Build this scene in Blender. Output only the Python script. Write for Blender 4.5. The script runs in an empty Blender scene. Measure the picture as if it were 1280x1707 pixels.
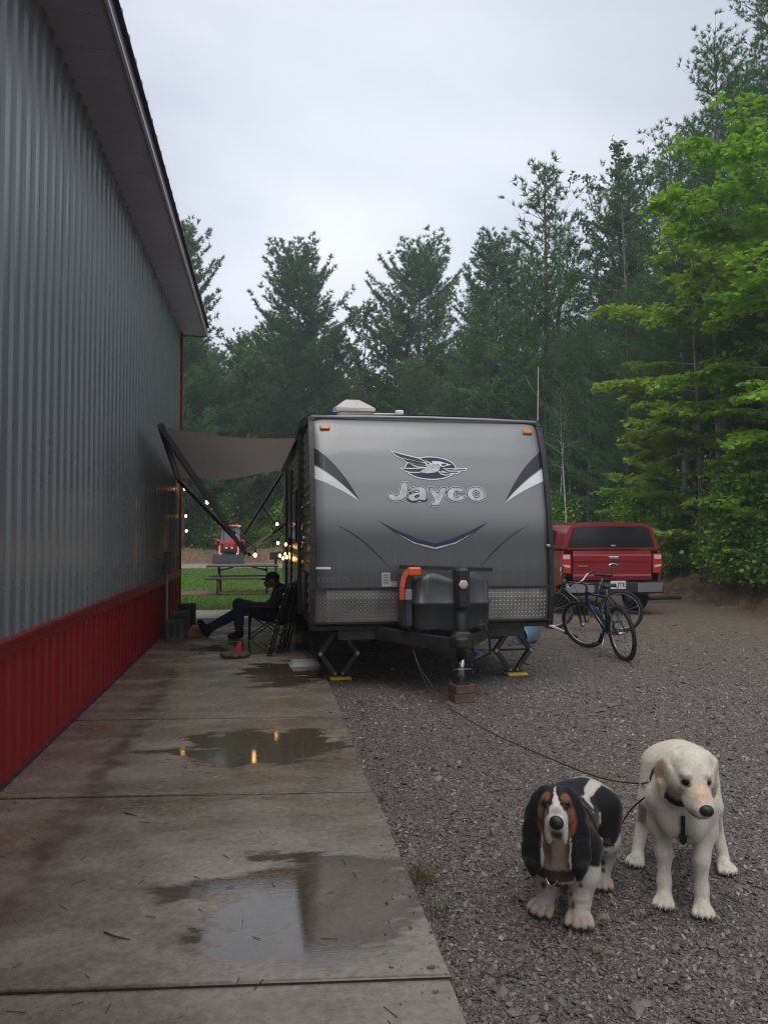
import bpy, bmesh, math, random
import numpy as np
from mathutils import Vector, Matrix, Euler
R = math.radians
random.seed(7); rng = np.random.default_rng(7)
SC = bpy.context.scene
COL = SC.collection

# ------------------------------------------------------------------ camera
cam = bpy.data.cameras.new('camera'); cam_o = bpy.data.objects.new('camera', cam); COL.objects.link(cam_o)
cam.sensor_fit = 'VERTICAL'; cam.sensor_height = 36.0; cam.lens = 36.0*1280/1707
cam.clip_start = 0.05; cam.clip_end = 2000
cam_o.location = (0, 0, 1.55)
cam_o.rotation_euler = (R(90)+math.atan(38.5/1280), 0, R(-8.66))
SC.camera = cam_o

# ------------------------------------------------------------------ sky and sun (overcast evening)
SUN_EL, SUN_AZ = R(62), R(205)          # azimuth measured from +Y towards +X
SUN_DIR = Vector((math.sin(SUN_AZ)*math.cos(SUN_EL), math.cos(SUN_AZ)*math.cos(SUN_EL), math.sin(SUN_EL)))
W = bpy.data.worlds.new('World'); SC.world = W; W.use_nodes = True
wn = W.node_tree.nodes; wl = W.node_tree.links; wn.clear()
def N(t, **k):
    n = wn.new(t)
    for a, b in k.items(): setattr(n, a, b)
    return n
wout = N('ShaderNodeOutputWorld'); wbg = N('ShaderNodeBackground'); wbg.inputs['Strength'].default_value = 0.1
sky = N('ShaderNodeTexSky', sky_type='NISHITA'); sky.sun_disc = False
sky.sun_elevation = SUN_EL; sky.sun_rotation = SUN_AZ; sky.dust_density = 3; sky.air_density = 1.2
tc = N('ShaderNodeTexCoord')
sep = N('ShaderNodeSeparateXYZ'); wl.new(tc.outputs['Generated'], sep.inputs[0])
zz = N('ShaderNodeMath', operation='MAXIMUM'); zz.inputs[1].default_value = 0.0; wl.new(sep.outputs[2], zz.inputs[0])
za = N('ShaderNodeMath', operation='ADD'); za.inputs[1].default_value = 0.22; wl.new(zz.outputs[0], za.inputs[0])
dx = N('ShaderNodeMath', operation='DIVIDE'); wl.new(sep.outputs[0], dx.inputs[0]); wl.new(za.outputs[0], dx.inputs[1])
dy = N('ShaderNodeMath', operation='DIVIDE'); wl.new(sep.outputs[1], dy.inputs[0]); wl.new(za.outputs[0], dy.inputs[1])
cmb = N('ShaderNodeCombineXYZ'); wl.new(dx.outputs[0], cmb.inputs[0]); wl.new(dy.outputs[0], cmb.inputs[1])
nz = N('ShaderNodeTexNoise'); nz.inputs['Scale'].default_value = 0.75; nz.inputs['Detail'].default_value = 4.5; nz.inputs['Roughness'].default_value = 0.48
nz.inputs['Distortion'].default_value = 0.4
wl.new(cmb.outputs[0], nz.inputs['Vector'])
ramp = N('ShaderNodeValToRGB'); wl.new(nz.outputs['Fac'], ramp.inputs[0])
e = ramp.color_ramp.elements
e[0].position = 0.36; e[0].color = (3.35, 3.70, 4.45, 1)
e[1].position = 0.66; e[1].color = (5.9, 6.1, 6.6, 1)
# the sun's glow behind the cloud sheet
dot = N('ShaderNodeVectorMath', operation='DOT_PRODUCT'); wl.new(tc.outputs['Generated'], dot.inputs[0])
gd = Vector((math.sin(R(8))*math.cos(R(24)), math.cos(R(8))*math.cos(R(24)), math.sin(R(24)))); dot.inputs[1].default_value = gd
mx = N('ShaderNodeMath', operation='MAXIMUM'); mx.inputs[1].default_value = 0; wl.new(dot.outputs['Value'], mx.inputs[0])
pw = N('ShaderNodeMath', operation='POWER'); pw.inputs[1].default_value = 16; wl.new(mx.outputs[0], pw.inputs[0])
gl = N('ShaderNodeMath', operation='MULTIPLY_ADD'); gl.inputs[1].default_value = 0.40; gl.inputs[2].default_value = 0.92; wl.new(pw.outputs[0], gl.inputs[0])
cm = N('ShaderNodeMix', data_type='RGBA', blend_type='MULTIPLY'); cm.inputs['Factor'].default_value = 1
wl.new(ramp.outputs[0], cm.inputs['A']); wl.new(gl.outputs[0], cm.inputs['B'])
mixs = N('ShaderNodeMix', data_type='RGBA'); mixs.inputs['Factor'].default_value = 0.94
wl.new(sky.outputs[0], mixs.inputs['A']); wl.new(cm.outputs['Result'], mixs.inputs['B'])
wl.new(mixs.outputs['Result'], wbg.inputs['Color']); wl.new(wbg.outputs[0], wout.inputs['Surface'])

sun = bpy.data.lights.new('sun', 'SUN'); sun.energy = 1.5; sun.angle = R(50); sun.color = (1, 0.96, 0.9)
sun_o = bpy.data.objects.new('sun', sun); COL.objects.link(sun_o)
sun_o.rotation_euler = (-SUN_DIR).to_track_quat('-Z', 'Y').to_euler(); sun_o.location = (2, 4, 30)

SC.view_settings.view_transform = 'Standard'; SC.view_settings.look = 'None'
SC.view_settings.exposure = 0.58; SC.view_settings.gamma = 1; SC.view_settings.use_curve_mapping = False
SC.cycles.filter_width = 1.15; SC.cycles.max_bounces = 7; SC.cycles.diffuse_bounces = 4; SC.cycles.glossy_bounces = 3; SC.cycles.transmission_bounces = 4
SC.cycles.transparent_max_bounces = 6; SC.cycles.caustics_reflective = False; SC.cycles.caustics_refractive = False
SC.cycles.sample_clamp_indirect = 3.0

# ------------------------------------------------------------------ materials
def hexc(r, g, b):
    f = lambda c: ((c/255)/12.92 if c/255 <= .04045 else ((c/255+.055)/1.055)**2.4)
    return (f(r), f(g), f(b))
MATS = {}
def mat(name, col, rough=0.6, metal=0.0, col2=None, nscale=6.0, ndetail=4.0, nstretch=(1, 1, 1), bump=0.0, bscale=40.0,
        coat=0.0, sheen=0.0, spec=0.5, emis=None, estr=0.0, rand=0.0, rough2=None, coords='Object', trans=0.0, nlo=.35, nhi=.65, sub=0.0):
    if name in MATS: return MATS[name]
    m = bpy.data.materials.new(name); m.use_nodes = True; MATS[name] = m
    nt = m.node_tree; b = nt.nodes['Principled BSDF']
    b.inputs['Base Color'].default_value = (*col, 1); b.inputs['Roughness'].default_value = rough
    b.inputs['Metallic'].default_value = metal; b.inputs['Coat Weight'].default_value = coat
    b.inputs['Coat Roughness'].default_value = 0.08
    b.inputs['Specular IOR Level'].default_value = spec; b.inputs['Sheen Weight'].default_value = sheen
    b.inputs['Transmission Weight'].default_value = trans
    if emis: b.inputs['Emission Color'].default_value = (*emis, 1); b.inputs['Emission Strength'].default_value = estr
    t = nt.nodes.new('ShaderNodeTexCoord'); mp = nt.nodes.new('ShaderNodeMapping')
    mp.inputs['Scale'].default_value = nstretch
    if coords == 'World':
        g = nt.nodes.new('ShaderNodeNewGeometry'); nt.links.new(g.outputs['Position'], mp.inputs['Vector'])
    else: nt.links.new(t.outputs[coords], mp.inputs['Vector'])
    src = None
    if col2 is not None:
        n = nt.nodes.new('ShaderNodeTexNoise'); n.inputs['Scale'].default_value = nscale; n.inputs['Detail'].default_value = ndetail
        nt.links.new(mp.outputs[0], n.inputs['Vector'])
        rp = nt.nodes.new('ShaderNodeValToRGB'); nt.links.new(n.outputs['Fac'], rp.inputs[0])
        rp.color_ramp.elements[0].position = nlo; rp.color_ramp.elements[0].color = (*col, 1)
        rp.color_ramp.elements[1].position = nhi; rp.color_ramp.elements[1].color = (*col2, 1)
        src = rp.outputs[0]
        if rough2 is not None:
            mr = nt.nodes.new('ShaderNodeMapRange'); nt.links.new(n.outputs['Fac'], mr.inputs[0])
            mr.inputs[1].default_value = nlo; mr.inputs[2].default_value = nhi
            mr.inputs[3].default_value = rough; mr.inputs[4].default_value = rough2
            nt.links.new(mr.outputs[0], b.inputs['Roughness'])
    if rand > 0:
        oi = nt.nodes.new('ShaderNodeObjectInfo'); hs = nt.nodes.new('ShaderNodeHueSaturation')
        mr = nt.nodes.new('ShaderNodeMapRange'); nt.links.new(oi.outputs['Random'], mr.inputs[0])
        mr.inputs[3].default_value = 1-rand; mr.inputs[4].default_value = 1+rand
        nt.links.new(mr.outputs[0], hs.inputs['Value'])
        if src: nt.links.new(src, hs.inputs['Color'])
        else: hs.inputs['Color'].default_value = (*col, 1)
        src = hs.outputs[0]
    if src: nt.links.new(src, b.inputs['Base Color'])
    if bump > 0:
        n2 = nt.nodes.new('ShaderNodeTexNoise'); n2.inputs['Scale'].default_value = bscale; n2.inputs['Detail'].default_value = 3
        nt.links.new(mp.outputs[0], n2.inputs['Vector'])
        bp = nt.nodes.new('ShaderNodeBump'); bp.inputs['Strength'].default_value = bump; bp.inputs['Distance'].default_value = 0.01
        nt.links.new(n2.outputs['Fac'], bp.inputs['Height']); nt.links.new(bp.outputs[0], b.inputs['Normal'])
    return m

# ------------------------------------------------------------------ mesh builder
def frame_of(d, up=(0, 0, 1)):
    d = Vector(d).normalized(); u = Vector(up)
    if abs(d.dot(u)) > .98: u = Vector((0, 1, 0)) if abs(d.y) < .9 else Vector((1, 0, 0))
    x = d.cross(u).normalized(); return x, x.cross(d).normalized()
class MB:
    def __init__(s): s.v = []; s.f = []; s.sm = []; s.mi = []
    def add(s, vs, fs, smooth=False, mi=0):
        o = len(s.v); s.v.extend([tuple(p) for p in vs])
        for f in fs: s.f.append(tuple(i+o for i in f)); s.sm.append(smooth); s.mi.append(mi)
        return s
    def quad(s, a, b, c, d, mi=0): return s.add([a, b, c, d], [(0, 1, 2, 3)], mi=mi)
    def box(s, c, d, rot=None, ch=0.0, mi=0):
        x, y, z = d[0]/2, d[1]/2, d[2]/2
        if ch <= 0:
            vs = [Vector((i*x, j*y, k*z)) for k in (-1, 1) for j in (-1, 1) for i in (-1, 1)]
            fs = [(0, 2, 3, 1), (4, 5, 7, 6), (0, 1, 5, 4), (2, 6, 7, 3), (0, 4, 6, 2), (1, 3, 7, 5)]
        else:   # chamfered along the vertical edges and rims: three stacked octagons of a rounded box
            ch = min(ch, x*.9, y*.9, z*.9); vs = []; rings = []
            for zz_, ins in ((-z, ch), (-z+ch, 0), (z-ch, 0), (z, ch)):
                X, Y = x-ins*.6, y-ins*.6; c_ = ch
                ring = [(X-c_, -Y), (X, -Y+c_), (X, Y-c_), (X-c_, Y), (-X+c_, Y), (-X, Y-c_), (-X, -Y+c_), (-X+c_, -Y)]
                rings.append(len(vs)); vs += [Vector((a, b, zz_)) for a, b in ring]
            fs = [tuple(range(7, -1, -1)), tuple(range(24, 32))]
            for r in range(3):
                for i in range(8): fs.append((r*8+i, r*8+(i+1) % 8, r*8+8+(i+1) % 8, r*8+8+i))
        M = Euler(rot).to_matrix() if rot is not None and not isinstance(rot, Matrix) else rot
        c = Vector(c)
        vs = [(M @ p if M is not None else p)+c for p in vs]
        return s.add(vs, fs, mi=mi)
    def span(s, lo, hi, ch=0.0, mi=0):
        return s.box([(lo[i]+hi[i])/2 for i in range(3)], [abs(hi[i]-lo[i]) for i in range(3)], ch=ch, mi=mi)
    def bar(s, p, q, w, h=None, up=(0, 0, 1), mi=0):
        p, q = Vector(p), Vector(q); h = h or w; x, z = frame_of(q-p, up)
        vs = [b+x*(i*w/2)+z*(k*h/2) for b in (p, q) for k in (-1, 1) for i in (-1, 1)]
        return s.add(vs, [(0, 1, 3, 2), (4, 6, 7, 5), (0, 4, 5, 1), (2, 3, 7, 6), (0, 2, 6, 4), (1, 5, 7, 3)], mi=mi)
    def tube(s, pts, r, n=8, cap=True, closed=False, mi=0):
        pts = [Vector(p) for p in pts]; k = len(pts); rr = r if hasattr(r, '__len__') else [r]*k
        vs = []; px = None
        for i, p in enumerate(pts):
            a = pts[(i-1) % k] if (i > 0 or closed) else p; b = pts[(i+1) % k] if (i < k-1 or closed) else p
            d = (b-a).normalized() if (b-a).length > 1e-9 else Vector((0, 0, 1))
            if px is None: x, z = frame_of(d)
            else:
                x = (px-d*px.dot(d)); x = x.normalized() if x.length > 1e-6 else frame_of(d)[0]; z = x.cross(d)
            px = x
            for j in range(n):
                t = 2*math.pi*j/n; vs.append(p+x*(math.cos(t)*rr[i])+z*(math.sin(t)*rr[i]))
        fs = []
        for i in range(k if closed else k-1):
            i2 = (i+1) % k
            for j in range(n): fs.append((i*n+j, i*n+(j+1) % n, i2*n+(j+1) % n, i2*n+j))
        s.add(vs, fs, True, mi)
        if cap and not closed:
            o = len(s.v)-len(vs)
            s.f.append(tuple(o+j for j in range(n))[::-1]); s.sm.append(False); s.mi.append(mi)
            s.f.append(tuple(o+(k-1)*n+j for j in range(n))); s.sm.append(False); s.mi.append(mi)
        return s
    def lathe(s, prof, n=24, M=None, mi=0, smooth=True):
        vs = []; fs = []
        for r, z in prof:
            for j in range(n):
                t = 2*math.pi*j/n; p = Vector((r*math.cos(t), r*math.sin(t), z)); vs.append(M @ p if M is not None else p)
        for i in range(len(prof)-1):
            for j in range(n): fs.append((i*n+j, i*n+(j+1) % n, (i+1)*n+(j+1) % n, (i+1)*n+j))
        return s.add(vs, fs, smooth, mi)
    def ball(s, c, r, n=12, m=8, M=None, mi=0):
        c = Vector(c); r = r if hasattr(r, '__len__') else (r, r, r); vs = []; fs = []
        for i in range(m+1):
            ph = math.pi*i/m
            for j in range(n):
                t = 2*math.pi*j/n; p = Vector((r[0]*math.sin(ph)*math.cos(t), r[1]*math.sin(ph)*math.sin(t), r[2]*math.cos(ph)))
                vs.append((M @ p if M is not None else p)+c)
        for i in range(m):
            for j in range(n): fs.append((i*n+j, (i+1)*n+j, (i+1)*n+(j+1) % n, i*n+(j+1) % n))
        return s.add(vs, fs, True, mi)
    def prism(s, poly, d0, d1, fn=lambda a, b, d: (a, b, d), mi=0):
        n = len(poly); vs = [fn(a, b, d0) for a, b in poly]+[fn(a, b, d1) for a, b in poly]
        fs = [tuple(range(n))[::-1], tuple(range(n, 2*n))]+[(i, (i+1) % n, n+(i+1) % n, n+i) for i in range(n)]
        return s.add(vs, fs, mi=mi)
    def torus(s, c, R_, r, axis='X', n=32, m=8, M=None, mi=0):
        pts = []
        for i in range(n):
            t = 2*math.pi*i/n; a, b = R_*math.cos(t), R_*math.sin(t)
            p = Vector({'X': (0, a, b), 'Y': (a, 0, b), 'Z': (a, b, 0)}[axis]); pts.append((M @ p if M is not None else p)+Vector(c))
        return s.tube(pts, r, m, closed=True, mi=mi)
    def mesh(s, name, fix=True):
        me = bpy.data.meshes.new(name); me.from_pydata(s.v, [], s.f)
        me.polygons.foreach_set('use_smooth', s.sm); me.polygons.foreach_set('material_index', s.mi)
        if fix:
            bm = bmesh.new(); bm.from_mesh(me); bmesh.ops.recalc_face_normals(bm, faces=bm.faces); bm.to_mesh(me); bm.free()
        me.update(); return me
    def build(s, name, m, parent=None, fix=True, bevel=0.0):
        o = obj(name, s.mesh(name, fix), m, parent)
        if bevel:
            b = o.modifiers.new('bevel', 'BEVEL'); b.width = bevel; b.segments = 2; b.limit_method = 'ANGLE'; b.angle_limit = R(40)
        return o
def obj(name, me, m=None, parent=None):
    o = bpy.data.objects.new(name, me); COL.objects.link(o)
    if m is not None:
        ms = m if isinstance(m, (list, tuple)) else [m]
        if len(me.materials) == 0:
            for k in ms: me.materials.append(k)
        else:
            for i, k in enumerate(ms):
                if me.materials[i] != k: o.material_slots[i].link = 'OBJECT'; o.material_slots[i].material = k
    if parent is not None: o.parent = parent
    return o
def tag(o, label=None, cat=None, group=None, kind=None):
    for k, v in (('label', label), ('category', cat), ('group', group), ('kind', kind)):
        if v: o[k] = v
    return o
def thing(name, label, cat, loc=(0, 0, 0), rz=0.0, group=None):
    o = bpy.data.objects.new(name, None); COL.objects.link(o); o.location = loc; o.rotation_euler = (0, 0, rz)
    o.empty_display_size = .2
    return tag(o, label, cat, group)
def copy_tree(o, parent=None):
    c = o.copy(); COL.objects.link(c); c.parent = parent
    for ch in list(o.children): copy_tree(ch, c)
    return c
def unit(a): return a/np.maximum(1e-9, np.linalg.norm(a, axis=-1, keepdims=True))
ORD = 'first second third fourth fifth sixth seventh eighth ninth tenth eleventh twelfth thirteenth fourteenth fifteenth sixteenth seventeenth eighteenth nineteenth twentieth'.split()
ORD += ['twenty-'+o for o in ORD[:9]]+['thirtieth']
def sm(a, b, x):
    t = min(1, max(0, (x-a)/(b-a))); return t*t*(3-2*t)
# ================================================================== SETTING
def nodes_of(m): return m.node_tree.nodes, m.node_tree.links, m.node_tree.nodes['Principled BSDF']
def gravel_ground_mat():
    m = mat('yard_ground', (.09, .08, .073), .75, col2=(.15, .135, .12), nscale=5, bump=0, coords='World')
    n, l, b = nodes_of(m)
    g = n.new('ShaderNodeNewGeometry')
    sp = n.new('ShaderNodeSeparateXYZ'); l.new(g.outputs['Position'], sp.inputs[0])
    # crushed stone (voronoi cells) near, sandy packed drive further off
    vo = n.new('ShaderNodeTexVoronoi'); vo.inputs['Scale'].default_value = 70; l.new(g.outputs['Position'], vo.inputs['Vector'])
    vr = n.new('ShaderNodeValToRGB'); l.new(vo.outputs['Color'], vr.inputs[0])
    e = vr.color_ramp.elements; e[0].color = (.05, .042, .037, 1); e[0].position = .15; e[1].color = (.22, .19, .168, 1); e[1].position = .9
    no = n.new('ShaderNodeTexNoise'); no.inputs['Scale'].default_value = .55; no.inputs['Detail'].default_value = 5; l.new(g.outputs['Position'], no.inputs['Vector'])
    # sand shows with distance from the slab (a place of its own: the drive beside the truck)
    ax = n.new('ShaderNodeMath'); ax.operation = 'MULTIPLY_ADD'; l.new(sp.outputs[0], ax.inputs[0]); ax.inputs[1].default_value = .16
    l.new(no.outputs['Fac'], ax.inputs[2])
    ay = n.new('ShaderNodeMath'); ay.operation = 'MULTIPLY_ADD'; l.new(sp.outputs[1], ay.inputs[0]); ay.inputs[1].default_value = .11; l.new(ax.outputs[0], ay.inputs[2])
    mr = n.new('ShaderNodeMapRange'); l.new(ay.outputs[0], mr.inputs[0]); mr.inputs[1].default_value = 1.95; mr.inputs[2].default_value = 2.75
    sand = n.new('ShaderNodeTexNoise'); sand.inputs['Scale'].default_value = 9; sand.inputs['Detail'].default_value = 8; l.new(g.outputs['Position'], sand.inputs['Vector'])
    sr = n.new('ShaderNodeValToRGB'); l.new(sand.outputs['Fac'], sr.inputs[0])
    e = sr.color_ramp.elements; e[0].color = (.10, .075, .052, 1); e[0].position = .35; e[1].color = (.19, .15, .11, 1); e[1].position = .68
    mx = n.new('ShaderNodeMix'); mx.data_type = 'RGBA'; l.new(mr.outputs[0], mx.inputs['Factor']); l.new(vr.outputs[0], mx.inputs['A']); l.new(sr.outputs[0], mx.inputs['B'])
    l.new(mx.outputs['Result'], b.inputs['Base Color'])
    bp = n.new('ShaderNodeBump'); bp.inputs['Strength'].default_value = .9; bp.inputs['Distance'].default_value = .02
    l.new(vo.outputs['Distance'], bp.inputs['Height']); l.new(bp.outputs[0], b.inputs['Normal'])
    return m
M_YARD = gravel_ground_mat()
def grid_mesh(name, x0, x1, y0, y1, nx, ny, zf):
    mb = MB(); vs = []; fs = []
    for j in range(ny+1):
        for i in range(nx+1):
            x = x0+(x1-x0)*i/nx; y = y0+(y1-y0)*j/ny; vs.append((x, y, zf(x, y)))
    for j in range(ny):
        for i in range(nx): a = j*(nx+1)+i; fs.append((a, a+1, a+nx+2, a+nx+1))
    mb.add(vs, fs, True); return mb
g = MB(); g.quad((-600, -400, 0), (600, -400, 0), (600, 900, 0), (-600, 900, 0))
tag(g.build('ground', M_YARD), kind='structure')

# lawn, mulch strip, far road, concrete path crossing behind the building
M_LAWN = mat('lawn_soil', (.05, .095, .016), .9, col2=(.075, .14, .025), nscale=2.5, coords='World', bump=.5, bscale=30)
M_MULCH = mat('mulch', (.10, .045, .03), .95, col2=(.20, .10, .065), nscale=14, coords='World', bump=1, bscale=60)
M_ROAD = mat('far_gravel_road', (.20, .18, .16), .85, col2=(.30, .28, .25), nscale=3, coords='World')
M_CONC2 = mat('path_concrete', (.25, .225, .19), .35, col2=(.36, .33, .29), nscale=2, coords='World', bump=.15, bscale=40, rough2=.6)
g = MB(); g.quad((-30, 16.0, .004), (4.5, 16.0, .004), (4.5, 36.5, .004), (-30, 36.5, .004)); tag(g.build('lawn', M_LAWN), kind='structure')
g = grid_mesh('mulch', -14, 3.8, 20.2, 21.6, 60, 8, lambda x, y: .012+.03*max(0, 1-abs(y-20.9-.15*math.sin(x*1.3))/.7)+.012*random.random()); tag(g.build('mulch_bed', M_MULCH), kind='structure')
g = MB(); g.quad((-60, 36.5, .008), (9, 36.5, .008), (9, 42.5, .008), (-60, 42.5, .008)); tag(g.build('road', M_ROAD), kind='structure')
p = tag(MB().span((-30, 14.35, -.1), (-1.62, 15.98, .03)).span((-1.6, 14.35, -.1), (.3, 15.98, .032)).span((.32, 14.35, -.1), (2.6, 15.98, .03)).build('path', M_CONC2), kind='structure')

# dirt banks at the forest edge
M_DIRT = mat('red_dirt', (.10, .055, .032), .95, col2=(.20, .125, .08), nscale=4, ndetail=8, coords='World', bump=1, bscale=12)
def bank_back(x, y):
    t = (y-42.5)/4.5; return .01+(.95*sm(0, .55, t)-.25*sm(.6, 1, t))*(.8+.35*math.sin(x*.7)*math.sin(x*.23+1))+.10*math.sin(x*3.1+y*2.3)*t
tag(grid_mesh('bank', -40, 9.5, 42.5, 47, 120, 12, bank_back).build('dirt_bank', M_DIRT), kind='structure')
def bank_right(x, y):
    x0 = 8.7+.03*(y-12)+.35*math.sin(y*.9)+.2*math.sin(y*2.3+1); t = (x-x0-.5)/3.0
    return -.02+max(0, .50*sm(0, .6, t)*(1+.3*math.sin(y*1.7)*math.cos(x*2))+.06*math.sin(x*6+y*5)*sm(0, .2, t)+.05*math.sin(x*13-y*9)*sm(0, .2, t))
tag(grid_mesh('bank', 8.0, 14.5, -14, 40, 44, 300, bank_right).build('dirt_bank', M_DIRT), kind='structure')
M_FLOOR = mat('forest_floor', (.035, .028, .018), .95, col2=(.06, .06, .025), nscale=2, coords='World', bump=.8, bscale=8)
g = MB(); g.quad((14.3, -40, .45), (90, -40, .45), (90, 140, .45), (14.3, 140, .45)); g.quad((-90, 46.8, .50), (14.2, 46.8, .50), (14.2, 140, .5), (-90, 140, .5))
tag(g.build('forest_floor', M_FLOOR), kind='structure')

# ------------------------------------------------------------------ concrete apron beside the building
WALL_X = -1.555; EDGE_X = .625; JY_ = (.8, 2.70, 4.625, 6.51, 8.40, 10.3, 12.2)
def slab_mat():
    m = mat('wet_concrete', (.2, .17, .14), .5, coords='World')
    n, l, b = nodes_of(m)
    def mth(op, a, b_=None, c=None, clamp=False):
        k = n.new('ShaderNodeMath'); k.operation = op; k.use_clamp = clamp
        for i, q in enumerate((a, b_, c)):
            if q is None: continue
            if isinstance(q, (int, float)): k.inputs[i].default_value = q
            else: l.new(q, k.inputs[i])
        return k.outputs[0]
    def noise(vec, scale, det=5, rough=.55, dist=0):
        k = n.new('ShaderNodeTexNoise'); k.inputs['Scale'].default_value = scale; k.inputs['Detail'].default_value = det
        k.inputs['Roughness'].default_value = rough; k.inputs['Distortion'].default_value = dist; l.new(vec, k.inputs['Vector']); return k.outputs['Fac']
    def ramp(f, a, b_, ca=(0, 0, 0), cb=(1, 1, 1)):
        k = n.new('ShaderNodeValToRGB'); l.new(f, k.inputs[0]); e = k.color_ramp.elements
        e[0].position = a; e[1].position = b_; e[0].color = (*ca, 1); e[1].color = (*cb, 1); return k.outputs[0]
    def mixc(f, a, b_, mode='MIX'):
        k = n.new('ShaderNodeMix'); k.data_type = 'RGBA'; k.blend_type = mode
        if isinstance(f, (int, float)): k.inputs['Factor'].default_value = f
        else: l.new(f, k.inputs['Factor'])
        for s_, q in (('A', a), ('B', b_)):
            if isinstance(q, tuple): k.inputs[s_].default_value = (*q, 1)
            else: l.new(q, k.inputs[s_])
        return k.outputs['Result']
    g = n.new('ShaderNodeNewGeometry'); pos = g.outputs['Position']
    sp = n.new('ShaderNodeSeparateXYZ'); l.new(pos, sp.inputs[0]); X, Y = sp.outputs[0], sp.outputs[1]
    mp = n.new('ShaderNodeMapping'); mp.inputs['Scale'].default_value = (.8, 1.7, 1); l.new(pos, mp.inputs['Vector']); st = mp.outputs[0]
    big = noise(st, .9, 6, .6, .5); fine = noise(pos, 28, 6, .65); mid = noise(st, 3.2, 6, .62, .3)
    # wet areas: cross-broom streaks and shallow pools
    def blob(cx, cy, rx, ry):
        a = mth('POWER', mth('ABSOLUTE', mth('DIVIDE', mth('SUBTRACT', X, cx), rx)), 2.0); c = mth('POWER', mth('ABSOLUTE', mth('DIVIDE', mth('SUBTRACT', Y, cy), ry)), 2.0)
        return mth('SUBTRACT', 1.0, mth('ADD', a, c))
    pool = mth('MAXIMUM', blob(.20, 3.25, .62, .48), mth('MAXIMUM', blob(.0, 5.6, .75, .5), mth('MAXIMUM', blob(.25, 8.6, .55, .9), blob(-.1, 10.5, .9, .6))))
    pool = mth('ADD', mth('MULTIPLY', pool, .55), mth('MULTIPLY', mth('SUBTRACT', mid, .5), 2.2))
    poolm = ramp(mth('ADD', pool, mth('MULTIPLY', mth('SUBTRACT', fine, .5), .14)), -.03, .19)
    wet = ramp(mth('ADD', mth('MULTIPLY', big, .6), mth('MULTIPLY', mid, .4)),   .36, .62)
    wet = mth('MAXIMUM', wet, poolm)
    dry = mixc(ramp(fine, .35, .7), (.235, .195, .155), (.355, .315, .265))
    wetc = mixc(ramp(fine, .35, .7), (.112, .085, .060), (.195, .155, .115))
    c = mixc(wet, dry, wetc)
    c = mixc(mth('MULTIPLY', poolm, .6), c, (.055, .040, .027))
    # muddy tyre track along the wall side
    tr = mth('ABSOLUTE', mth('ADD', mth('SUBTRACT', X, -1.02), mth('MULTIPLY', mth('SUBTRACT', noise(pos, 2.2, 3), .5), .28)))
    trm = mth('MULTIPLY', ramp(tr, .03, .13, (1, 1, 1), (0, 0, 0)), ramp(noise(pos, 7, 5), .38, .62))
    c = mixc(mth('MULTIPLY', trm, .75), c, (.055, .036, .023))
    wall_dirt = mth('MULTIPLY', ramp(mth('SUBTRACT', X, WALL_X), .05, .75, (1, 1, 1), (0, 0, 0)), ramp(noise(pos, 4, 6, .65), .4, .68))
    c = mixc(mth('MULTIPLY', wall_dirt, .38), c, (.095, .070, .048))
    specks = ramp(noise(pos, 60, 2, .5), .68, .72)
    c = mixc(mth('MULTIPLY', specks, .6), c, (.05, .035, .025))
    jy = None
    for q in JY_:
        d_ = mth('ABSOLUTE', mth('SUBTRACT', mth('ADD', Y, mth('MULTIPLY', mth('ADD', X, .46), .09)), q)); jy = d_ if jy is None else mth('MINIMUM', jy, d_)
    c = mixc(mth('MULTIPLY', ramp(mth('ADD', jy, mth('MULTIPLY', mth('SUBTRACT', fine, .5), .02)), .010, .028, (1, 1, 1), (0, 0, 0)), .8), c, (.030, .022, .016))
    l.new(c, b.inputs['Base Color'])
    rr = n.new('ShaderNodeMapRange'); l.new(wet, rr.inputs[0]); rr.inputs[3].default_value = .36; rr.inputs[4].default_value = .12
    r2 = n.new('ShaderNodeMix'); r2.data_type = 'FLOAT'; l.new(poolm, r2.inputs[0]); l.new(rr.outputs[0], r2.inputs[2]); r2.inputs[3].default_value = .035
    l.new(r2.outputs[0], b.inputs['Roughness'])
    sl_ = n.new('ShaderNodeMapRange'); l.new(poolm, sl_.inputs[0]); sl_.inputs[3].default_value = .5; sl_.inputs[4].default_value = 1.0; l.new(sl_.outputs[0], b.inputs['Specular IOR Level'])
    mp2 = n.new('ShaderNodeMapping'); mp2.inputs['Scale'].default_value = (.25, 3.0, 1); l.new(pos, mp2.inputs['Vector'])
    broom = noise(mp2.outputs[0], 26, 4, .6)
    bh = mth('ADD', mth('MULTIPLY', broom, .8), mth('MULTIPLY', fine, .5))
    bp = n.new('ShaderNodeBump'); bp.inputs['Distance'].default_value = .006; l.new(bh, bp.inputs['Height'])
    bs = n.new('ShaderNodeMapRange'); l.new(poolm, bs.inputs[0]); bs.inputs[3].default_value = .34; bs.inputs[4].default_value = .035; l.new(bs.outputs[0], bp.inputs['Strength'])
    l.new(bp.outputs[0], b.inputs['Normal'])
    return m
M_SLAB = slab_mat()
pave = bpy.data.objects.new('pavement', None); COL.objects.link(pave); tag(pave, kind='structure'); pave.location = (-.46, 6, 0)
JY = [-3.0, -1.1, .8, 2.70, 4.625, 6.51, 8.40, 10.3, 12.2, 14.34]
def joint_y(x, i): return JY[i]-(x+.46)*(.09 if i < 9 else 0)+(.0)
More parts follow.
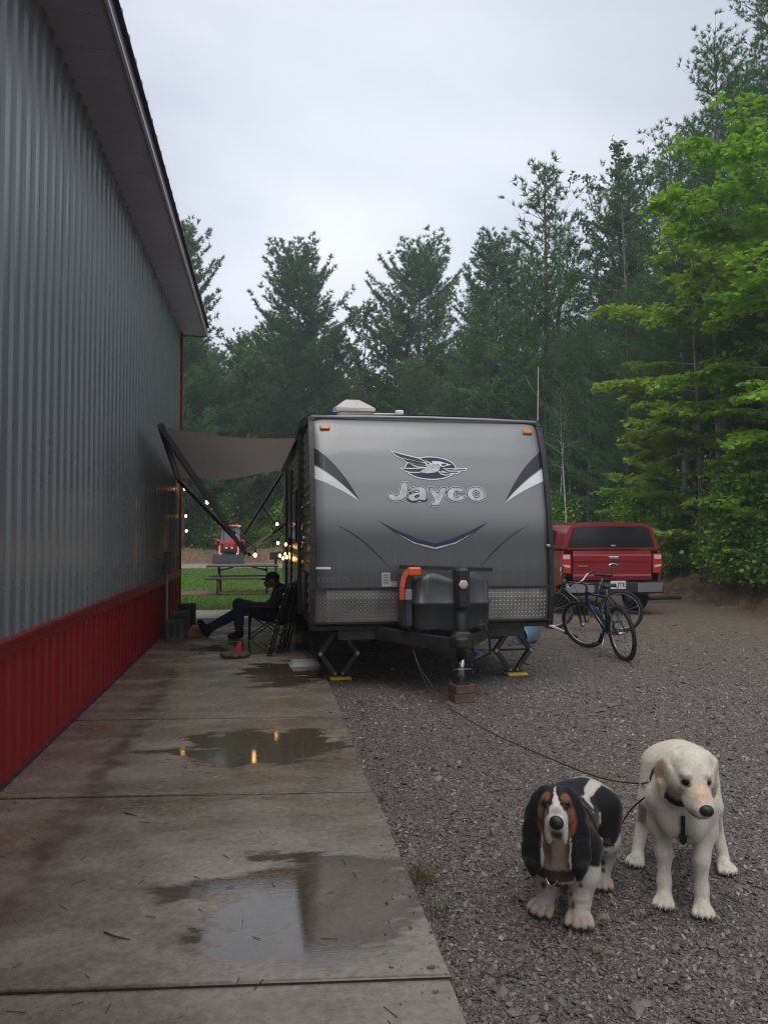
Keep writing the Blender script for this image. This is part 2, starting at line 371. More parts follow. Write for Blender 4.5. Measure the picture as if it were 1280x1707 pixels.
for i in range(len(JY)-1):
    mb = MB(); x0, x1 = WALL_X-.03, EDGE_X+(.006 if i % 2 else -.004); gp = .0085; c = .004; nseg = 14
    # outline with slightly ragged edges on the yard side
    rr_ = random.Random(i)
    out = []
    out += [(x0+(x1-x0)*k/6, joint_y(x0+(x1-x0)*k/6, i)+gp) for k in range(7)]
    for k in range(1, nseg):
        t = k/nseg; ya = joint_y(x1, i)+gp; yb = joint_y(x1, i+1)-gp; out.append((x1+rr_.uniform(-.006, .006), ya+(yb-ya)*t))
    out += [(x1+(x0-x1)*k/6, joint_y(x1+(x0-x1)*k/6, i+1)-gp) for k in range(7)]
    zt = .042+rr_.uniform(-.0007, .0007)
    n_ = len(out); cx = sum(a for a, b in out)/n_; cy = sum(b for a, b in out)/n_
    ins = [(a+(-c if a > cx+.5 else (c if a < cx-.9 else 0)), b+(c if b < cy-.8 else (-c if b > cy+.8 else 0))) for a, b in out]
    vs = [(a, b, -.10) for a, b in out]+[(a, b, zt-c*.8) for a, b in out]+[(a, b, zt) for a, b in ins]
    fs = [tuple(range(2*n_, 3*n_))]
    for k in range(n_):
        k2 = (k+1) % n_; fs += [(k, k2, n_+k2, n_+k), (n_+k, n_+k2, 2*n_+k2, 2*n_+k)]
    mb.add([(x+.46, y-6, z) for x, y, z in vs], fs); mb.build('concrete_slab', M_SLAB, pave)

# ------------------------------------------------------------------ metal building
M_GREY = mat('grey_steel_siding', hexc(126, 131, 132), .26, .25, col2=hexc(132, 137, 138), nscale=1.3, bump=.010, bscale=9, rough2=.33)
M_RED = mat('red_steel_wainscot', hexc(140, 20, 23), .45, .05, col2=hexc(132, 18, 21), nscale=2.0, bump=.008, bscale=9)
M_TRIM = mat('dark_red_trim', hexc(132, 26, 28), .45, .05, col2=hexc(122, 24, 26), nscale=3)
M_SOFF = mat('brown_soffit', hexc(172, 164, 182), .45, .0, col2=hexc(162, 154, 172), nscale=2)
M_FASC = mat('dark_fascia', hexc(92, 84, 90), .45, .2, col2=hexc(80, 74, 80), nscale=3)
M_DRIP = mat('white_drip_edge', hexc(205, 200, 205), .35, .1)
M_ROOF = mat('roof_steel', hexc(96, 90, 94), .4, .3, col2=hexc(84, 80, 84), nscale=2)
CY = 14.12
bld = thing('metal_building', 'long grey ribbed steel building with dark red wainscot along its base', 'building', (WALL_X, CY, 0))
PER = .2; PW = .8
def ribbed(z0, z1, off):
    mb = MB(); prof = [(0, 0)]
    for k in range(4):
        b0 = k*PER; prof += [(b0+.105, 0), (b0+.130, .018), (b0+.168, .018), (b0+.193, 0)]
    prof.append((PW-.001, 0))
    vs = []; fs = []
    for y, d in prof: vs += [(off+d, -y, z0), (off+d, -y, z1)]
    for i in range(len(prof)-1): fs.append((2*i, 2*i+1, 2*i+3, 2*i+2))
    mb.add(vs, fs); return mb
me_g = ribbed(.93, 5.26, 0).mesh('siding_panel'); me_r = ribbed(.07, .90, .012).mesh('wainscot_panel')
rv = Vector((1, 0, 0))
for i in range(22):
    o = obj('siding_panel', me_g, M_GREY, bld); o.location = (0.0004*(i % 2), -i*PW, 0)
    o = obj('wainscot_panel', me_r, M_RED, bld); o.location = (0.0004*(i % 2), -i*PW, 0)
MB().box((.022, -8.8, .915), (.06, 17.6, .036), ch=.008).build('cap_trim', M_TRIM, bld)
MB().box((.02, -8.8, .86), (.042, 17.6, .07)).build('cap_flashing', M_TRIM, bld)
MB().span((-.1, .0, .05), (.045, .05, 5.26)).span((-.1, .0, .05), (-.04, .052, 5.26)).build('corner_trim', M_TRIM, bld)
MB().box((-.01, -8.8, .035), (.06, 17.6, .07)).build('base_trim', mat('base_dark', (.03, .028, .028), .7), bld)
# soffit boards, fascia, drip edge, roof
for i in range(44):
    MB().span((-.05, -(i+1)*.4+.002+.2, 5.20), (.44, -i*.4-.002+.2, 5.216)).build('soffit_panel', M_SOFF, bld)
MB().span((.44, -17.4, 5.185), (.462, .2, 5.345)).build('fascia', M_FASC, bld)
MB().span((.45, -17.4, 5.17), (.476, .202, 5.195)).build('drip_edge', M_DRIP, bld)
MB().span((-.3, .201, 5.18), (.44, .215, 5.345)).build('gable_fascia', M_FASC, bld)
def roof_panel():
    mb = MB(); prof = [(0, 0)]
    for k in range(3):
        b0 = k*.3; prof += [(b0+.22, 0), (b0+.235, .03), (b0+.265, .03), (b0+.28, 0)]
    prof.append((.899, 0)); vs = []; fs = []
    for y, d in prof: vs += [(.50, -y, 5.352+d), (-6.5, -y, 5.352+d+2.1)]
    for i in range(len(prof)-1): fs.append((2*i, 2*i+1, 2*i+3, 2*i+2))
    n0 = len(vs)
    for y, d in prof: vs += [(.50, -y, 5.346), (-6.5, -y, 5.346+2.1)]
    for i in range(len(prof)-1): fs += [(n0+2*i, n0+2*i+2, n0+2*i+3, n0+2*i+1), (2*i, 2*i+2, n0+2*i+2, n0+2*i)]
    mb.add(vs, fs); return mb
me_roof = roof_panel().mesh('roof_panel', fix=True)
for i in range(20):
    o = obj('roof_panel', me_roof, M_ROOF, bld); o.location = (0, .24-i*.9, .001*(i % 2))
MB().prism([(-13.0, 0), (-.12, 0), (-.12, 5.25), (-6.5, 7.3), (-13, 5.25)], -.02, .0, lambda a, b, d: (a, d, b)).build('end_wall', M_GREY, bld)
MB().prism([(-13.0, 0), (-.12, 0), (-.12, 5.25), (-6.5, 7.3), (-13, 5.25)], -17.62, -17.6, lambda a, b, d: (a, d, b)).build('end_wall', M_GREY, bld)
MB().span((-13.02, -17.6, 0), (-13, 0, 5.25)).build('back_wall', M_GREY, bld)
MB().prism([(-6.5, 7.45), (-13.5, 5.35), (-13.5, 5.30), (-6.5, 7.40)], -17.6, .2, lambda a, b, d: (a, d, b)).build('roof_slope', M_ROOF, bld)

# outlet box with its conduit on the wall
bx_ = thing('outlet_box', 'small grey electrical box with white conduit fixed to the ribbed wall', 'outlet box', (WALL_X+.02, 12.0, 0))
MB().box((.06, 0, 1.13), (.10, .15, .33), ch=.012).build('box_body', mat('box_grey', hexc(95, 100, 106), .45, .3), bx_)
MB().box((.085, 0, 1.315), (.13, .17, .03), ch=.008).build('hood', mat('box_grey2', hexc(150, 154, 158), .35, .4), bx_)
MB().tube([(.05, 0, .97), (.05, -.005, .7), (.05, .012, .4), (.05, 0, .05)], .016, 10).build('conduit', mat('pvc_white', hexc(190, 186, 180), .5), bx_)
# ================================================================== TREES
def leaf_mat(name, c1, c2, rand=.18, trans=.35, rough=.55, nscale=1.2):
    m = bpy.data.materials.new(name); m.use_nodes = True; n = m.node_tree.nodes; l = m.node_tree.links; n.clear()
    out = n.new('ShaderNodeOutputMaterial'); mix = n.new('ShaderNodeMixShader'); mix.inputs[0].default_value = trans
    pb = n.new('ShaderNodeBsdfPrincipled'); pb.inputs['Roughness'].default_value = rough; pb.inputs['Specular IOR Level'].default_value = .35
    tr = n.new('ShaderNodeBsdfTranslucent'); l.new(pb.outputs[0], mix.inputs[1]); l.new(tr.outputs[0], mix.inputs[2]); l.new(mix.outputs[0], out.inputs[0])
    at = n.new('ShaderNodeAttribute'); at.attribute_name = 'tone'
    rp = n.new('ShaderNodeValToRGB'); l.new(at.outputs['Fac'], rp.inputs[0])
    rp.color_ramp.elements[0].color = (*c1, 1); rp.color_ramp.elements[1].color = (*c2, 1)
    oi = n.new('ShaderNodeObjectInfo'); mr = n.new('ShaderNodeMapRange'); l.new(oi.outputs['Random'], mr.inputs[0])
    mr.inputs[3].default_value = 1-rand; mr.inputs[4].default_value = 1+rand
    hs = n.new('ShaderNodeHueSaturation'); l.new(mr.outputs[0], hs.inputs['Value']); l.new(rp.outputs[0], hs.inputs['Color'])
    l.new(hs.outputs[0], pb.inputs['Base Color']); l.new(hs.outputs[0], tr.inputs['Color'])
    return m
M_PINE = leaf_mat('pine_needles', (.066, .158, .056), (.130, .280, .092), trans=.42)
M_PINE_Y = leaf_mat('young_pine_needles', (.092, .198, .046), (.158, .305, .074), trans=.42)
M_ASPEN = leaf_mat('aspen_leaves', (.065, .130, .058), (.115, .205, .090), trans=.4)
M_BRIGHT = leaf_mat('spring_leaves', (.080, .165, .034), (.135, .240, .055), trans=.4)
M_MAPLE = leaf_mat('maple_leaves', (.200, .390, .026), (.285, .500, .050), rand=.08, trans=.42)
M_MAPLE_Y = leaf_mat('yellow_green_maple_leaves', (.245, .375, .034), (.335, .465, .058), rand=.06, trans=.42)
M_SHRUB = leaf_mat('shrub_leaves', (.140, .300, .026), (.230, .430, .048), trans=.35)
M_BARK = mat('pine_bark', (.075, .062, .052), .9, col2=(.15, .13, .11), nscale=5, nstretch=(3, 3, .6), bump=.8, bscale=14)
M_BARKG = mat('grey_bark', (.13, .125, .115), .85, col2=(.24, .23, .21), nscale=4, nstretch=(2, 2, .7), bump=.5, bscale=16)
M_BIRCH = mat('birch_bark', (.50, .48, .45), .7, col2=(.10, .09, .085), nscale=7, nstretch=(.5, .5, 2.6), nlo=.56, nhi=.66, bump=.3, bscale=14)

def tri_mesh(name, V, tone, per, tris):
    """V (N*per,3) points, tris template (T,3) repeated per item, tone (N,) stored per face"""
    Nn = len(V)//per; T = len(tris)
    F = (np.arange(Nn)[:, None, None]*per+np.asarray(tris)[None]).reshape(-1, 3)
    me = bpy.data.meshes.new(name); me.vertices.add(len(V)); me.vertices.foreach_set('co', np.asarray(V, np.float32).ravel())
    me.loops.add(F.size); me.loops.foreach_set('vertex_index', F.astype(np.int32).ravel())
    me.polygons.add(len(F)); me.polygons.foreach_set('loop_start', np.arange(0, F.size, 3, dtype=np.int32))
    a = me.attributes.new('tone', 'FLOAT', 'FACE'); a.data.foreach_set('value', np.repeat(np.asarray(tone, np.float32), T))
    me.update(calc_edges=True); return me
def needle_mesh(name, P, D, rg, k, L, w, spread):
    P = np.repeat(np.asarray(P), k, 0); D = np.repeat(unit(np.asarray(D)), k, 0); n = len(P)
    d = unit(D+spread*rg.normal(size=(n, 3))+np.array([0, 0, .18])); ln = L*rg.uniform(.65, 1.25, (n, 1))
    s = unit(np.cross(d, rg.normal(size=(n, 3))))*w*.5
    P = P+d*ln*rg.uniform(-.15, .1, (n, 1))
    V = np.stack([P-s, P+s, P+d*ln], 1).reshape(-1, 3)
    tone = np.repeat(rg.uniform(0, 1, n//k), k)*.7+rg.uniform(0, .3, n)
    return tri_mesh(name, V, tone, 3, [(0, 1, 2)])
LEAF_D = np.array([(0, 0), (.42, .34), (0, 1), (-.42, .34)], float)
LT_D = [(0, 1, 2), (0, 2, 3)]
LEAF_M = np.array([(0, .28), (0, 0), (.30, -.06), (.26, .14), (.58, .22), (.40, .42), (.50, .66), (.20, .58), (0, 1.0), (-.20, .58), (-.50, .66), (-.40, .42), (-.58, .22), (-.26, .14), (-.30, -.06)], float)
LT_M = [(0, i, i+1) for i in range(1, 14)]+[(0, 14, 1)]
def leaf_mesh(name, P, D, rg, size, templ, tris, flat=.35, curl=.0):
    P = np.asarray(P); D = unit(np.asarray(D)); n = len(P)
    nrm = unit(np.array([0, 0, 1.0])+flat*rg.normal(size=(n, 3)))
    d = unit(D-nrm*(D*nrm).sum(1, keepdims=True)); s = np.cross(d, nrm); sz = size*rg.uniform(.6, 1.2, (n, 1, 1))
    V = P[:, None]+sz*(templ[None, :, 0:1]*s[:, None]+templ[None, :, 1:2]*d[:, None]-curl*nrm[:, None]*(templ[None, :, 0:1]**2+.6*templ[None, :, 1:2]**2))
    return tri_mesh(name, V.reshape(-1, 3), rg.uniform(0, 1, n), len(templ), tris)

def pine_meshes(seed, H, base=.25, width=3.4, k=9, L=.26, w=.045, dens=1.0, spread=.55, upper=.9, tw=.34, bare=0.0, gap=.16):
    rg = np.random.default_rng(seed); wood = MB()
    lean = rg.normal(0, .012, 2)*H
    tp = lambda z: Vector((lean[0]*(z/H)**2+.05*math.sin(z*.7+seed), lean[1]*(z/H)**2+.05*math.cos(z*.6+seed), z))
    r0 = .010*H+.04
    zs = [H*i/10 for i in range(11)]
    wood.tube([tp(z) for z in zs], [max(.012, r0*(1-z/H)**.85) for z in zs], 8)
    P = []; D = []; z = H*base; az = rg.uniform(0, 6.28)
    # dead stubs below the crown
    for i in range(int(H*base*1.6)):
        zz_ = rg.uniform(.05, base)*H; a = rg.uniform(0, 6.28); q = tp(zz_); le = rg.uniform(.4, 1.5)
        wood.tube([q, q+Vector((math.cos(a)*le*.6, math.sin(a)*le*.6, -.05)), q+Vector((math.cos(a)*le, math.sin(a)*le, -.02+rg.uniform(-.2, .15)))], [.016, .01, .004], 4, cap=False)
    while z < H*.985:
        t = (z-H*base)/(H*(1-base)); nb = rg.integers(4, 7)
        env = (min(1, .55+t*2.2) if t < .2 else 1)*(1-t)**upper+.05
        for b in range(nb):
            az += 2*math.pi/nb+rg.normal(0, .25); le = width*env*rg.uniform(.42, 1.15)
            if le < .25: le = .25+.2*rg.random()
            el = -.08+.95*t**1.2+rg.normal(0, .10)
            q0 = tp(z+rg.uniform(-.12, .12)); n = max(3, int(le/.36)); pts = [q0]; dirv = Vector((math.cos(az)*math.cos(el), math.sin(az)*math.cos(el), math.sin(el)))
            st = le/n
            for i in range(n):
                dirv = (dirv+Vector((0, 0, .05+.03*t))+Vector(rg.normal(0, .045, 3))).normalized(); pts.append(pts[-1]+dirv*st)
            wood.tube(pts, [max(.004, .012*le/width*1.4+.006)*(1-i/(n+.6)) for i in range(n+1)], 4, cap=False)
            bareb = rg.random() < bare*(.4+t)
            for i in range(1, n+1):
                f = i/n
                if f < .12+.10*rg.random(): continue
                dv = (pts[i]-pts[i-1]).normalized(); side = dv.cross(Vector((0, 0, 1))); side = side.normalized() if side.length > .1 else Vector((1, 0, 0))
                m = max(1, int(dens*rg.uniform(1.6, 3.6)))
                for q in range(m):
                    sg = 1 if q % 2 else -1; tl = tw*le/width*1.6*(1.15-f)+.10; tl *= rg.uniform(.4, 1.15)
                    td = (dv*rg.uniform(.45, .9)+side*sg*rg.uniform(.4, 1)+Vector((0, 0, rg.uniform(-.05, .35)))).normalized()
                    p0 = pts[i-1].lerp(pts[i], rg.random())
                    ns = max(1, int(tl/gap))
                    for u in range(ns):
                        if bareb and rg.random() < .75: continue
                        P.append(p0+td*tl*(u+1)/ns); D.append(td)
                if i == n: P.append(pts[i]); D.append(dv)
        z += rg.uniform(.36, .62)*(1 if t < .8 else .7)
    for u in range(4): P.append(tp(H-.1*u)); D.append((rg.normal(0, .2), rg.normal(0, .2), 1))
    return wood.mesh('trunk', fix=False), needle_mesh('crown', P, D, rg, k, L, w, spread)

def broad_meshes(seed, H, base=.2, width=2.6, leaf=.16, n_limb=26, templ=LEAF_D, tris=LT_D, flat=.9, dens=1.0, top=.75, el0=.75, r0=None):
    """open-crowned broadleaf tree: trunk, rising limbs, twigs, loose leaves"""
    rg = np.random.default_rng(seed); wood = MB(); r0 = r0 or .007*H+.02
    tp = lambda z: Vector((.18*math.sin(z*.35+seed), .18*math.cos(z*.3+seed*2), z))
    zs = [H*i/9 for i in range(10)]; wood.tube([tp(z) for z in zs], [max(.01, r0*(1-z/H)**.8) for z in zs], 8)
    P = []; D = []; az = rg.uniform(0, 6)
    for i in range(n_limb):
        t = (i+.5)/n_limb; z = H*(base+(1-base)*t*.97); az += 2.4+rg.normal(0, .3)
        le = width*(math.sin(math.pi*min(1, (t*.82+.16)))**.7)*rg.uniform(.6, 1.15)*(1 if t < .9 else .6); el = el0-.2*(1-t)+.35*t+rg.normal(0, .12)
        n = max(3, int(le/.35)); pts = [tp(z)]; dv = Vector((math.cos(az)*math.cos(el), math.sin(az)*math.cos(el), math.sin(el)))
        for k in range(n): dv = (dv+Vector((0, 0, -.05))+Vector(rg.normal(0, .09, 3))).normalized(); pts.append(pts[-1]+dv*le/n)
        wood.tube(pts, [max(.004, r0*.35*(1-t*.6))*(1-k/(n+.5)) for k in range(n+1)], 4, cap=False)
        for k in range(1, n+1):
            if k/n < .25: continue
            for q in range(int(rg.integers(3, 6)*dens)):
                td = unit(np.array(dv)*.5+rg.normal(0, .7, 3)+np.array([0, 0, .25])); tl = rg.uniform(.15, .6)*(.6+.4*le/width)
                p0 = pts[k-1].lerp(pts[k], rg.random())
                m = int(rg.integers(4, 9)*dens)
                for u in range(m):
                    P.append(np.array(p0)+td*tl*(u+1)/m+rg.normal(0, .06, 3)); D.append(td+rg.normal(0, .6, 3)+np.array([0, 0, -.3]))
    for u in range(16): P.append(np.array(tp(H-.05*u))+rg.normal(0, .1, 3)); D.append(rg.normal(0, 1, 3))
    return wood.mesh('trunk', fix=False), leaf_mesh('crown', P, D, rg, leaf, templ, tris, flat)

def maple_meshes(seed, H, limbs, leaf=.13, r0=.085, lean=(0, 0)):
    """layered maple: limbs = [(height, azimuth, length, elevation)], flat leaf sprays on them"""
    rg = np.random.default_rng(seed); wood = MB()
    tp = lambda z: Vector((lean[0]*(z/H)+.10*math.sin(z*.5+seed), lean[1]*(z/H)+.10*math.cos(z*.45+seed), z))
    zs = [H*i/9 for i in range(10)]; wood.tube([tp(z) for z in zs], [max(.012, r0*(1-z/H)**.7) for z in zs], 8)
    P = []; D = []
    def spray(p0, dv, le, lvl):
        n = max(3, int(le/.16)); pts = [p0]; dv = Vector(dv)
        for k in range(n):
            dv = (dv+Vector((0, 0, -.030-(.02 if lvl else 0)))+Vector(rg.normal(0, .05, 3))).normalized(); pts.append(pts[-1]+dv*le/n)
        wood.tube(pts, [max(.0025, .009*le)*(1-k/(n+.4)) for k in range(n+1)], 4, cap=False)
        for k in range(1, n+1):
            f = k/n; d = (pts[k]-pts[k-1]).normalized(); side = d.cross(Vector((0, 0, 1)))
            side = side.normalized() if side.length > .05 else Vector((1, 0, 0))
            if lvl < 2 and f > (.18 if lvl == 0 else .12) and le > .35:
                for sg in (-1, 1):
                    if rg.random() < .86:
                        l2 = le*(.50 if lvl == 0 else .42)*(1.08-f*.75)*rg.uniform(.55, 1.15)
                        if l2 > .14: spray(pts[k], (d*.75+side*sg*.85+Vector((0, 0, .10*rg.normal()))).normalized(), l2, lvl+1)
            if lvl > 0 or f > .6:
                for sg in (-1, 1):
                    if rg.random() < .85:
                        ld = np.array(d)*.5+np.array(side)*sg*.8+np.array([0, 0, -.35])
                        P.append(np.array(pts[k])+ld*.03+rg.normal(0, .02, 3)); D.append(ld)
        P.append(np.array(pts[-1])); D.append(np.array(d)+np.array([0, 0, -.3]))
    for z, az, le, el in limbs:
        spray(tp(z), (math.cos(az)*math.cos(el), math.sin(az)*math.cos(el), math.sin(el)), le, 0)
    return wood.mesh('trunk', fix=False), leaf_mesh('crown', P, D, rg, leaf, LEAF_M, LT_M, .42, curl=.10)

def plant(name, label, cat, meshes, mats, loc, rz=0, s=1.0, group=None, sz=None):
    o = thing(name, label, cat, loc, rz, group); o.scale = (s, s, sz or s)
    obj('trunk', meshes[0], mats[0], o); obj('crown', meshes[1], mats[1], o); return o

# --- far pines: five shapes that share mesh data
FK = dict(k=11, L=.27, w=.056, tw=.92, spread=.8, gap=.15)
FAR = [pine_meshes(11, 20, .10, 6.4, upper=.42, dens=1.3, **FK), pine_meshes(12, 20, .14, 5.4, upper=.48, dens=1.3, **FK), pine_meshes(13, 18, .18, 4.4, upper=.48, **FK), pine_meshes(14, 15, .04, 5.0, upper=.48, **FK), pine_meshes(15, 17, .2, 4.0, dens=.8, upper=.5, bare=.6, **FK)]
FH = [20, 20, 18, 15, 17]
def far_pine(i, x, y, h, rz, label, group=None, wide=1.0, m=None):
    o = plant('pine_tree', label, 'pine tree', FAR[i], (M_BARK, m or M_PINE), (x, y, .3), rz, h/FH[i]*wide, group, h/FH[i]); return o
far_pine(1, -4.9, 46.5, 19.6, .3, 'tall pine showing just beyond the end of the building eave')
far_pine(0, 2.3, 52, 20.4, 1.2, 'broad tall pine rising behind the awning, left of the roof vent', wide=1.22)
far_pine(0, 10.4, 52.5, 21.2, 3.4, 'broad open pine standing highest behind the middle of the trailer roof', wide=1.2)
far_pine(1, 12.6, 41, 17.6, 2.2, 'slender pine standing just left of the bare-topped pine', wide=1.1)
far_pine(4, 12.2, 32.5, 17.6, .8, 'gaunt pine with thin bare top branches above the trailer', wide=1.15)
BR = [broad_meshes(21, 15, .15, 3.6, .20, 34, el0=.5, dens=1.2), broad_meshes(22, 13, .15, 3.2, .19, 30, el0=.45, dens=1.2), broad_meshes(23, 16, .30, 3.4, .15, 36, flat=1.2, dens=1.2, el0=.42)]
plant('broadleaf_tree', 'bright green leafy tree between the two broad pines', 'tree', BR[0], (M_BARKG, M_BRIGHT), (6.4, 50.5, .3), .4, 1.12)
plant('broadleaf_tree', 'rounded green tree low in the gap right of the building', 'tree', BR[1], (M_BARKG, M_BRIGHT), (-1.9, 49.5, .3), 1.4, 1.02)
plant('broadleaf_tree', 'small bright green tree behind the right half of the trailer roof', 'tree', BR[1], (M_BARKG, M_BRIGHT), (9.4, 44.5, .3), 2.4, .68)
plant('aspen_tree', 'pale blue-green aspen with airy crown in the gap of the right treeline', 'tree', BR[2], (M_BARKG, M_ASPEN), (13.2, 26.8, .4), .5, 1.0)
plant('aspen_tree', 'smaller aspen half hidden behind the airy aspen', 'tree', BR[2], (M_BARKG, M_ASPEN), (14.6, 30.5, .4), 2.5, .95)
# wood behind the front row: crowded pines of the same kinds
rw = random.Random(5)
WOOD = []
for x in range(-13, 15, 2):      # behind the dirt bank
    WOOD.append((x+rw.uniform(-.8, .8), 48.8+rw.uniform(-.8, 1.6), rw.uniform(9.0, 14.2), 3))
for x in np.arange(-16, 20, 2.4): WOOD.append((x+rw.uniform(-1, 1), 54+rw.uniform(-1, 2), rw.uniform(13.5, 16.3), rw.choice((0, 1, 2, 3))))
for x in np.arange(-20, 26, 3.2): WOOD.append((x+rw.uniform(-1, 1), 61+rw.uniform(-2, 2), rw.uniform(12, 15.5), rw.choice((1, 2, 3))))
for q, (a, b, h, i) in enumerate(WOOD):
    far_pine(i, a, b, h, rw.uniform(0, 6), f'{ORD[q]} pine from the left in the front row behind the far dirt bank' if q < 14 else 'dark green pine crowded in the wood behind the far dirt bank', 'pines of the wood behind the far dirt bank', m=M_PINE_Y if i == 3 else None)
# right-hand wood, nearer: finer needles
NK = dict(k=15, L=.165, w=.022, tw=.80, spread=.75, gap=.125)
NEAR = [pine_meshes(31, 17, .14, 4.3, dens=1.0, upper=.5, **NK), pine_meshes(32, 14, .06, 4.2, dens=1.0, upper=.48, **NK), pine_meshes(33, 16, .34, 3.4, upper=.5, **NK)]

NH = [17, 14, 16]
def near_pine(i, x, y, h, rz, label, group=None, m=None, wide=1.0):
    return plant('pine_tree', label, 'pine tree', NEAR[i], (M_BARK if i < 2 else M_BARKG, m or M_PINE), (x, y, .4), rz, h/NH[i]*wide, group, h/NH[i])
near_pine(0, 13.4, 18.3, 17.5, .4, 'tallest pine at the right edge reaching the top of the picture')
near_pine(2, 12.2, 19.3, 15.0, 2.0, 'pine with a straight bare grey trunk behind the maple leaves')
near_pine(1, 14.4, 21.5, 15.3, 4.0, 'dense pine with brushy tips left of the tallest pine')
near_pine(0, 14.7, 24.5, 15.2, 1.0, 'pine rising between the airy aspen and the brushy pine')
near_pine(1, 13.6, 28.5, 15.6, 5.2, 'full pine filling the treeline right of the bare-topped pine')
near_pine(0, 14.2, 36, 16.5, 2.9, 'pine crown just behind the bare-topped pine')
near_pine(2, 12.4, 21.4, 12.0, 3.0, 'thin grey-trunked pine behind the truck, right of the cap')
for x, y, h, i, lb in ((16.2, 20.2, 16.8, 1, 'dark pine filling the gap left of the tallest pine'), (16.6, 24.0, 16.6, 0, 'pine standing behind the brushy pine on the right'), (16.0, 28.5, 16.8, 1, 'pine closing the treeline behind the airy aspen'), (16.5, 33, 17.2, 0, 'pine closing the treeline behind the full pine'), (14.6, 41, 17.0, 1, 'pine closing the treeline behind the slender pine'), (13.0, 46.5, 16.6, 0, 'pine at the inner corner of the two woods')):
    near_pine(i, x, y, h, x*y, lb, wide=1.15)
rw = random.Random(9); k = 0
for q, y in enumerate(np.arange(24, 50, 2.1)):
    x = 11.6+rw.uniform(-.5, .9)+(.02*(y-24)); near_pine(rw.choice((1, 1, 2)), x, y+rw.uniform(-.5, .5), rw.uniform(8.5, 12), rw.uniform(0, 6), f'{ORD[q]} soft dark pine back from the truck in the front row of the right-hand wood', 'front row pines of the right-hand wood')
for y in np.arange(13, 56, 2.9):
    for xx in (16.5, 20.5):
        near_pine(rw.choice((0, 1, 2)), xx+rw.uniform(-1, 1), y+rw.uniform(-1, 1), rw.uniform(10.5, 14.2) , rw.uniform(0, 6), 'pine in the dim inner rows of the right-hand wood', 'inner rows of the right-hand wood')
for y in np.arange(-10, 11, 2.8):
    near_pine(1, 17.5+rw.uniform(-.8, .8), y, rw.uniform(5, 6.5), rw.uniform(0, 6), 'pine in the dim inner rows of the right-hand wood', 'inner rows of the right-hand wood')
# birch trunks beside the trailer
BI = broad_meshes(41, 11, .55, 1.5, .12, 16, r0=.085)
for i, (x, y, s, lb) in enumerate(((10.9, 27.2, .62, 'white birch trunk nearest the trailer edge'), (11.6, 28.6, .66, 'white birch just right of the first birch trunk'), (10.2, 25.4, .55, 'thin white birch close against the trailer edge'))):
    plant('birch_tree', lb, 'birch', BI, (M_BIRCH, M_ASPEN), (x, y, .3), i*2.0, s, 'birches behind the truck')
sap = thing('bare_sapling', 'bare pale sapling standing up behind the right end of the trailer roof', 'sapling', (9.6, 26.3, .3))
MB().tube([(0, 0, 0), (.03, 0, 2.5), (-.02, 0, 5), (.01, 0, 7.3)], [.05, .045, .035, .015], 6).tube([(0, 0, 6.2), (-.25, .1, 6.6), (-.45, .1, 7.0)], [.015, .01, .005], 5).build('trunk', mat('dead_wood', (.26, .21, .17), .85, col2=(.36, .3, .25), nscale=5), sap)

# maples leaning out over the drive
def limbs(seed, n, z0, z1, l0, l1, dirc, bias):
    r_ = random.Random(seed); out = []
    for i in range(n):
        t = (i+.5)/n; z = z0+(z1-z0)*t; az = i*2.4+r_.uniform(-.4, .4); c = math.cos(az-dirc)
        out.append((z, az, (l0+(l1-l0)*math.sin(math.pi*min(1, t*.75+.2)))*(1+bias*c)*r_.uniform(.8, 1.15), .28+.25*t+r_.uniform(-.12, .12)))
    return out
MAP = [maple_meshes(51, 10.2, limbs(1, 26, 1.6, 9.8, 1.3, 2.6, math.pi*1.05, .30)), maple_meshes(52, 8.2, limbs(2, 19, 1.3, 7.9, 1.2, 2.3, math.pi*1.1, .35), r0=.06),
       maple_meshes(53, 4.6, limbs(3, 13, .6, 4.4, .9, 1.7, math.pi*1.1, .3), r0=.035)]
plant('maple_tree', 'tall bright green maple overhanging the right edge of the drive', 'maple', MAP[0], (M_BARKG, M_MAPLE), (11.1, 14.6, .4), 0, 1.0)
plant('maple_tree', 'yellow-green maple reaching out left above the red truck', 'maple', MAP[1], (M_BARKG, M_MAPLE_Y), (11.0, 18.4, .4), .3, 1.05)
plant('maple_tree', 'bright green maple high behind the tall maple at the right edge', 'maple', MAP[0], (M_BARKG, M_MAPLE), (13.0, 15.6, .4), 2.0, 1.12)
plant('maple_sapling', 'young yellow-green maple just right of the truck cap', 'maple', MAP[2], (M_BARKG, M_MAPLE_Y), (10.35, 17.4, .4), 1.1, .95)
plant('maple_sapling', 'young maple with bright low leaves at the right edge of the bank', 'maple', MAP[2], (M_BARKG, M_MAPLE), (10.3, 14.4, .4), 2.6, .85)
plant('maple_sapling', 'young maple behind the marker stake', 'maple', MAP[2], (M_BARKG, M_SHRUB), (12.3, 17.0, .4), 4.0, .9)
plant('maple_sapling', 'low maple sapling growing behind the truck bumper', 'maple', MAP[2], (M_BARKG, M_MAPLE), (11.2, 20.4, .4), 5.0, .8)
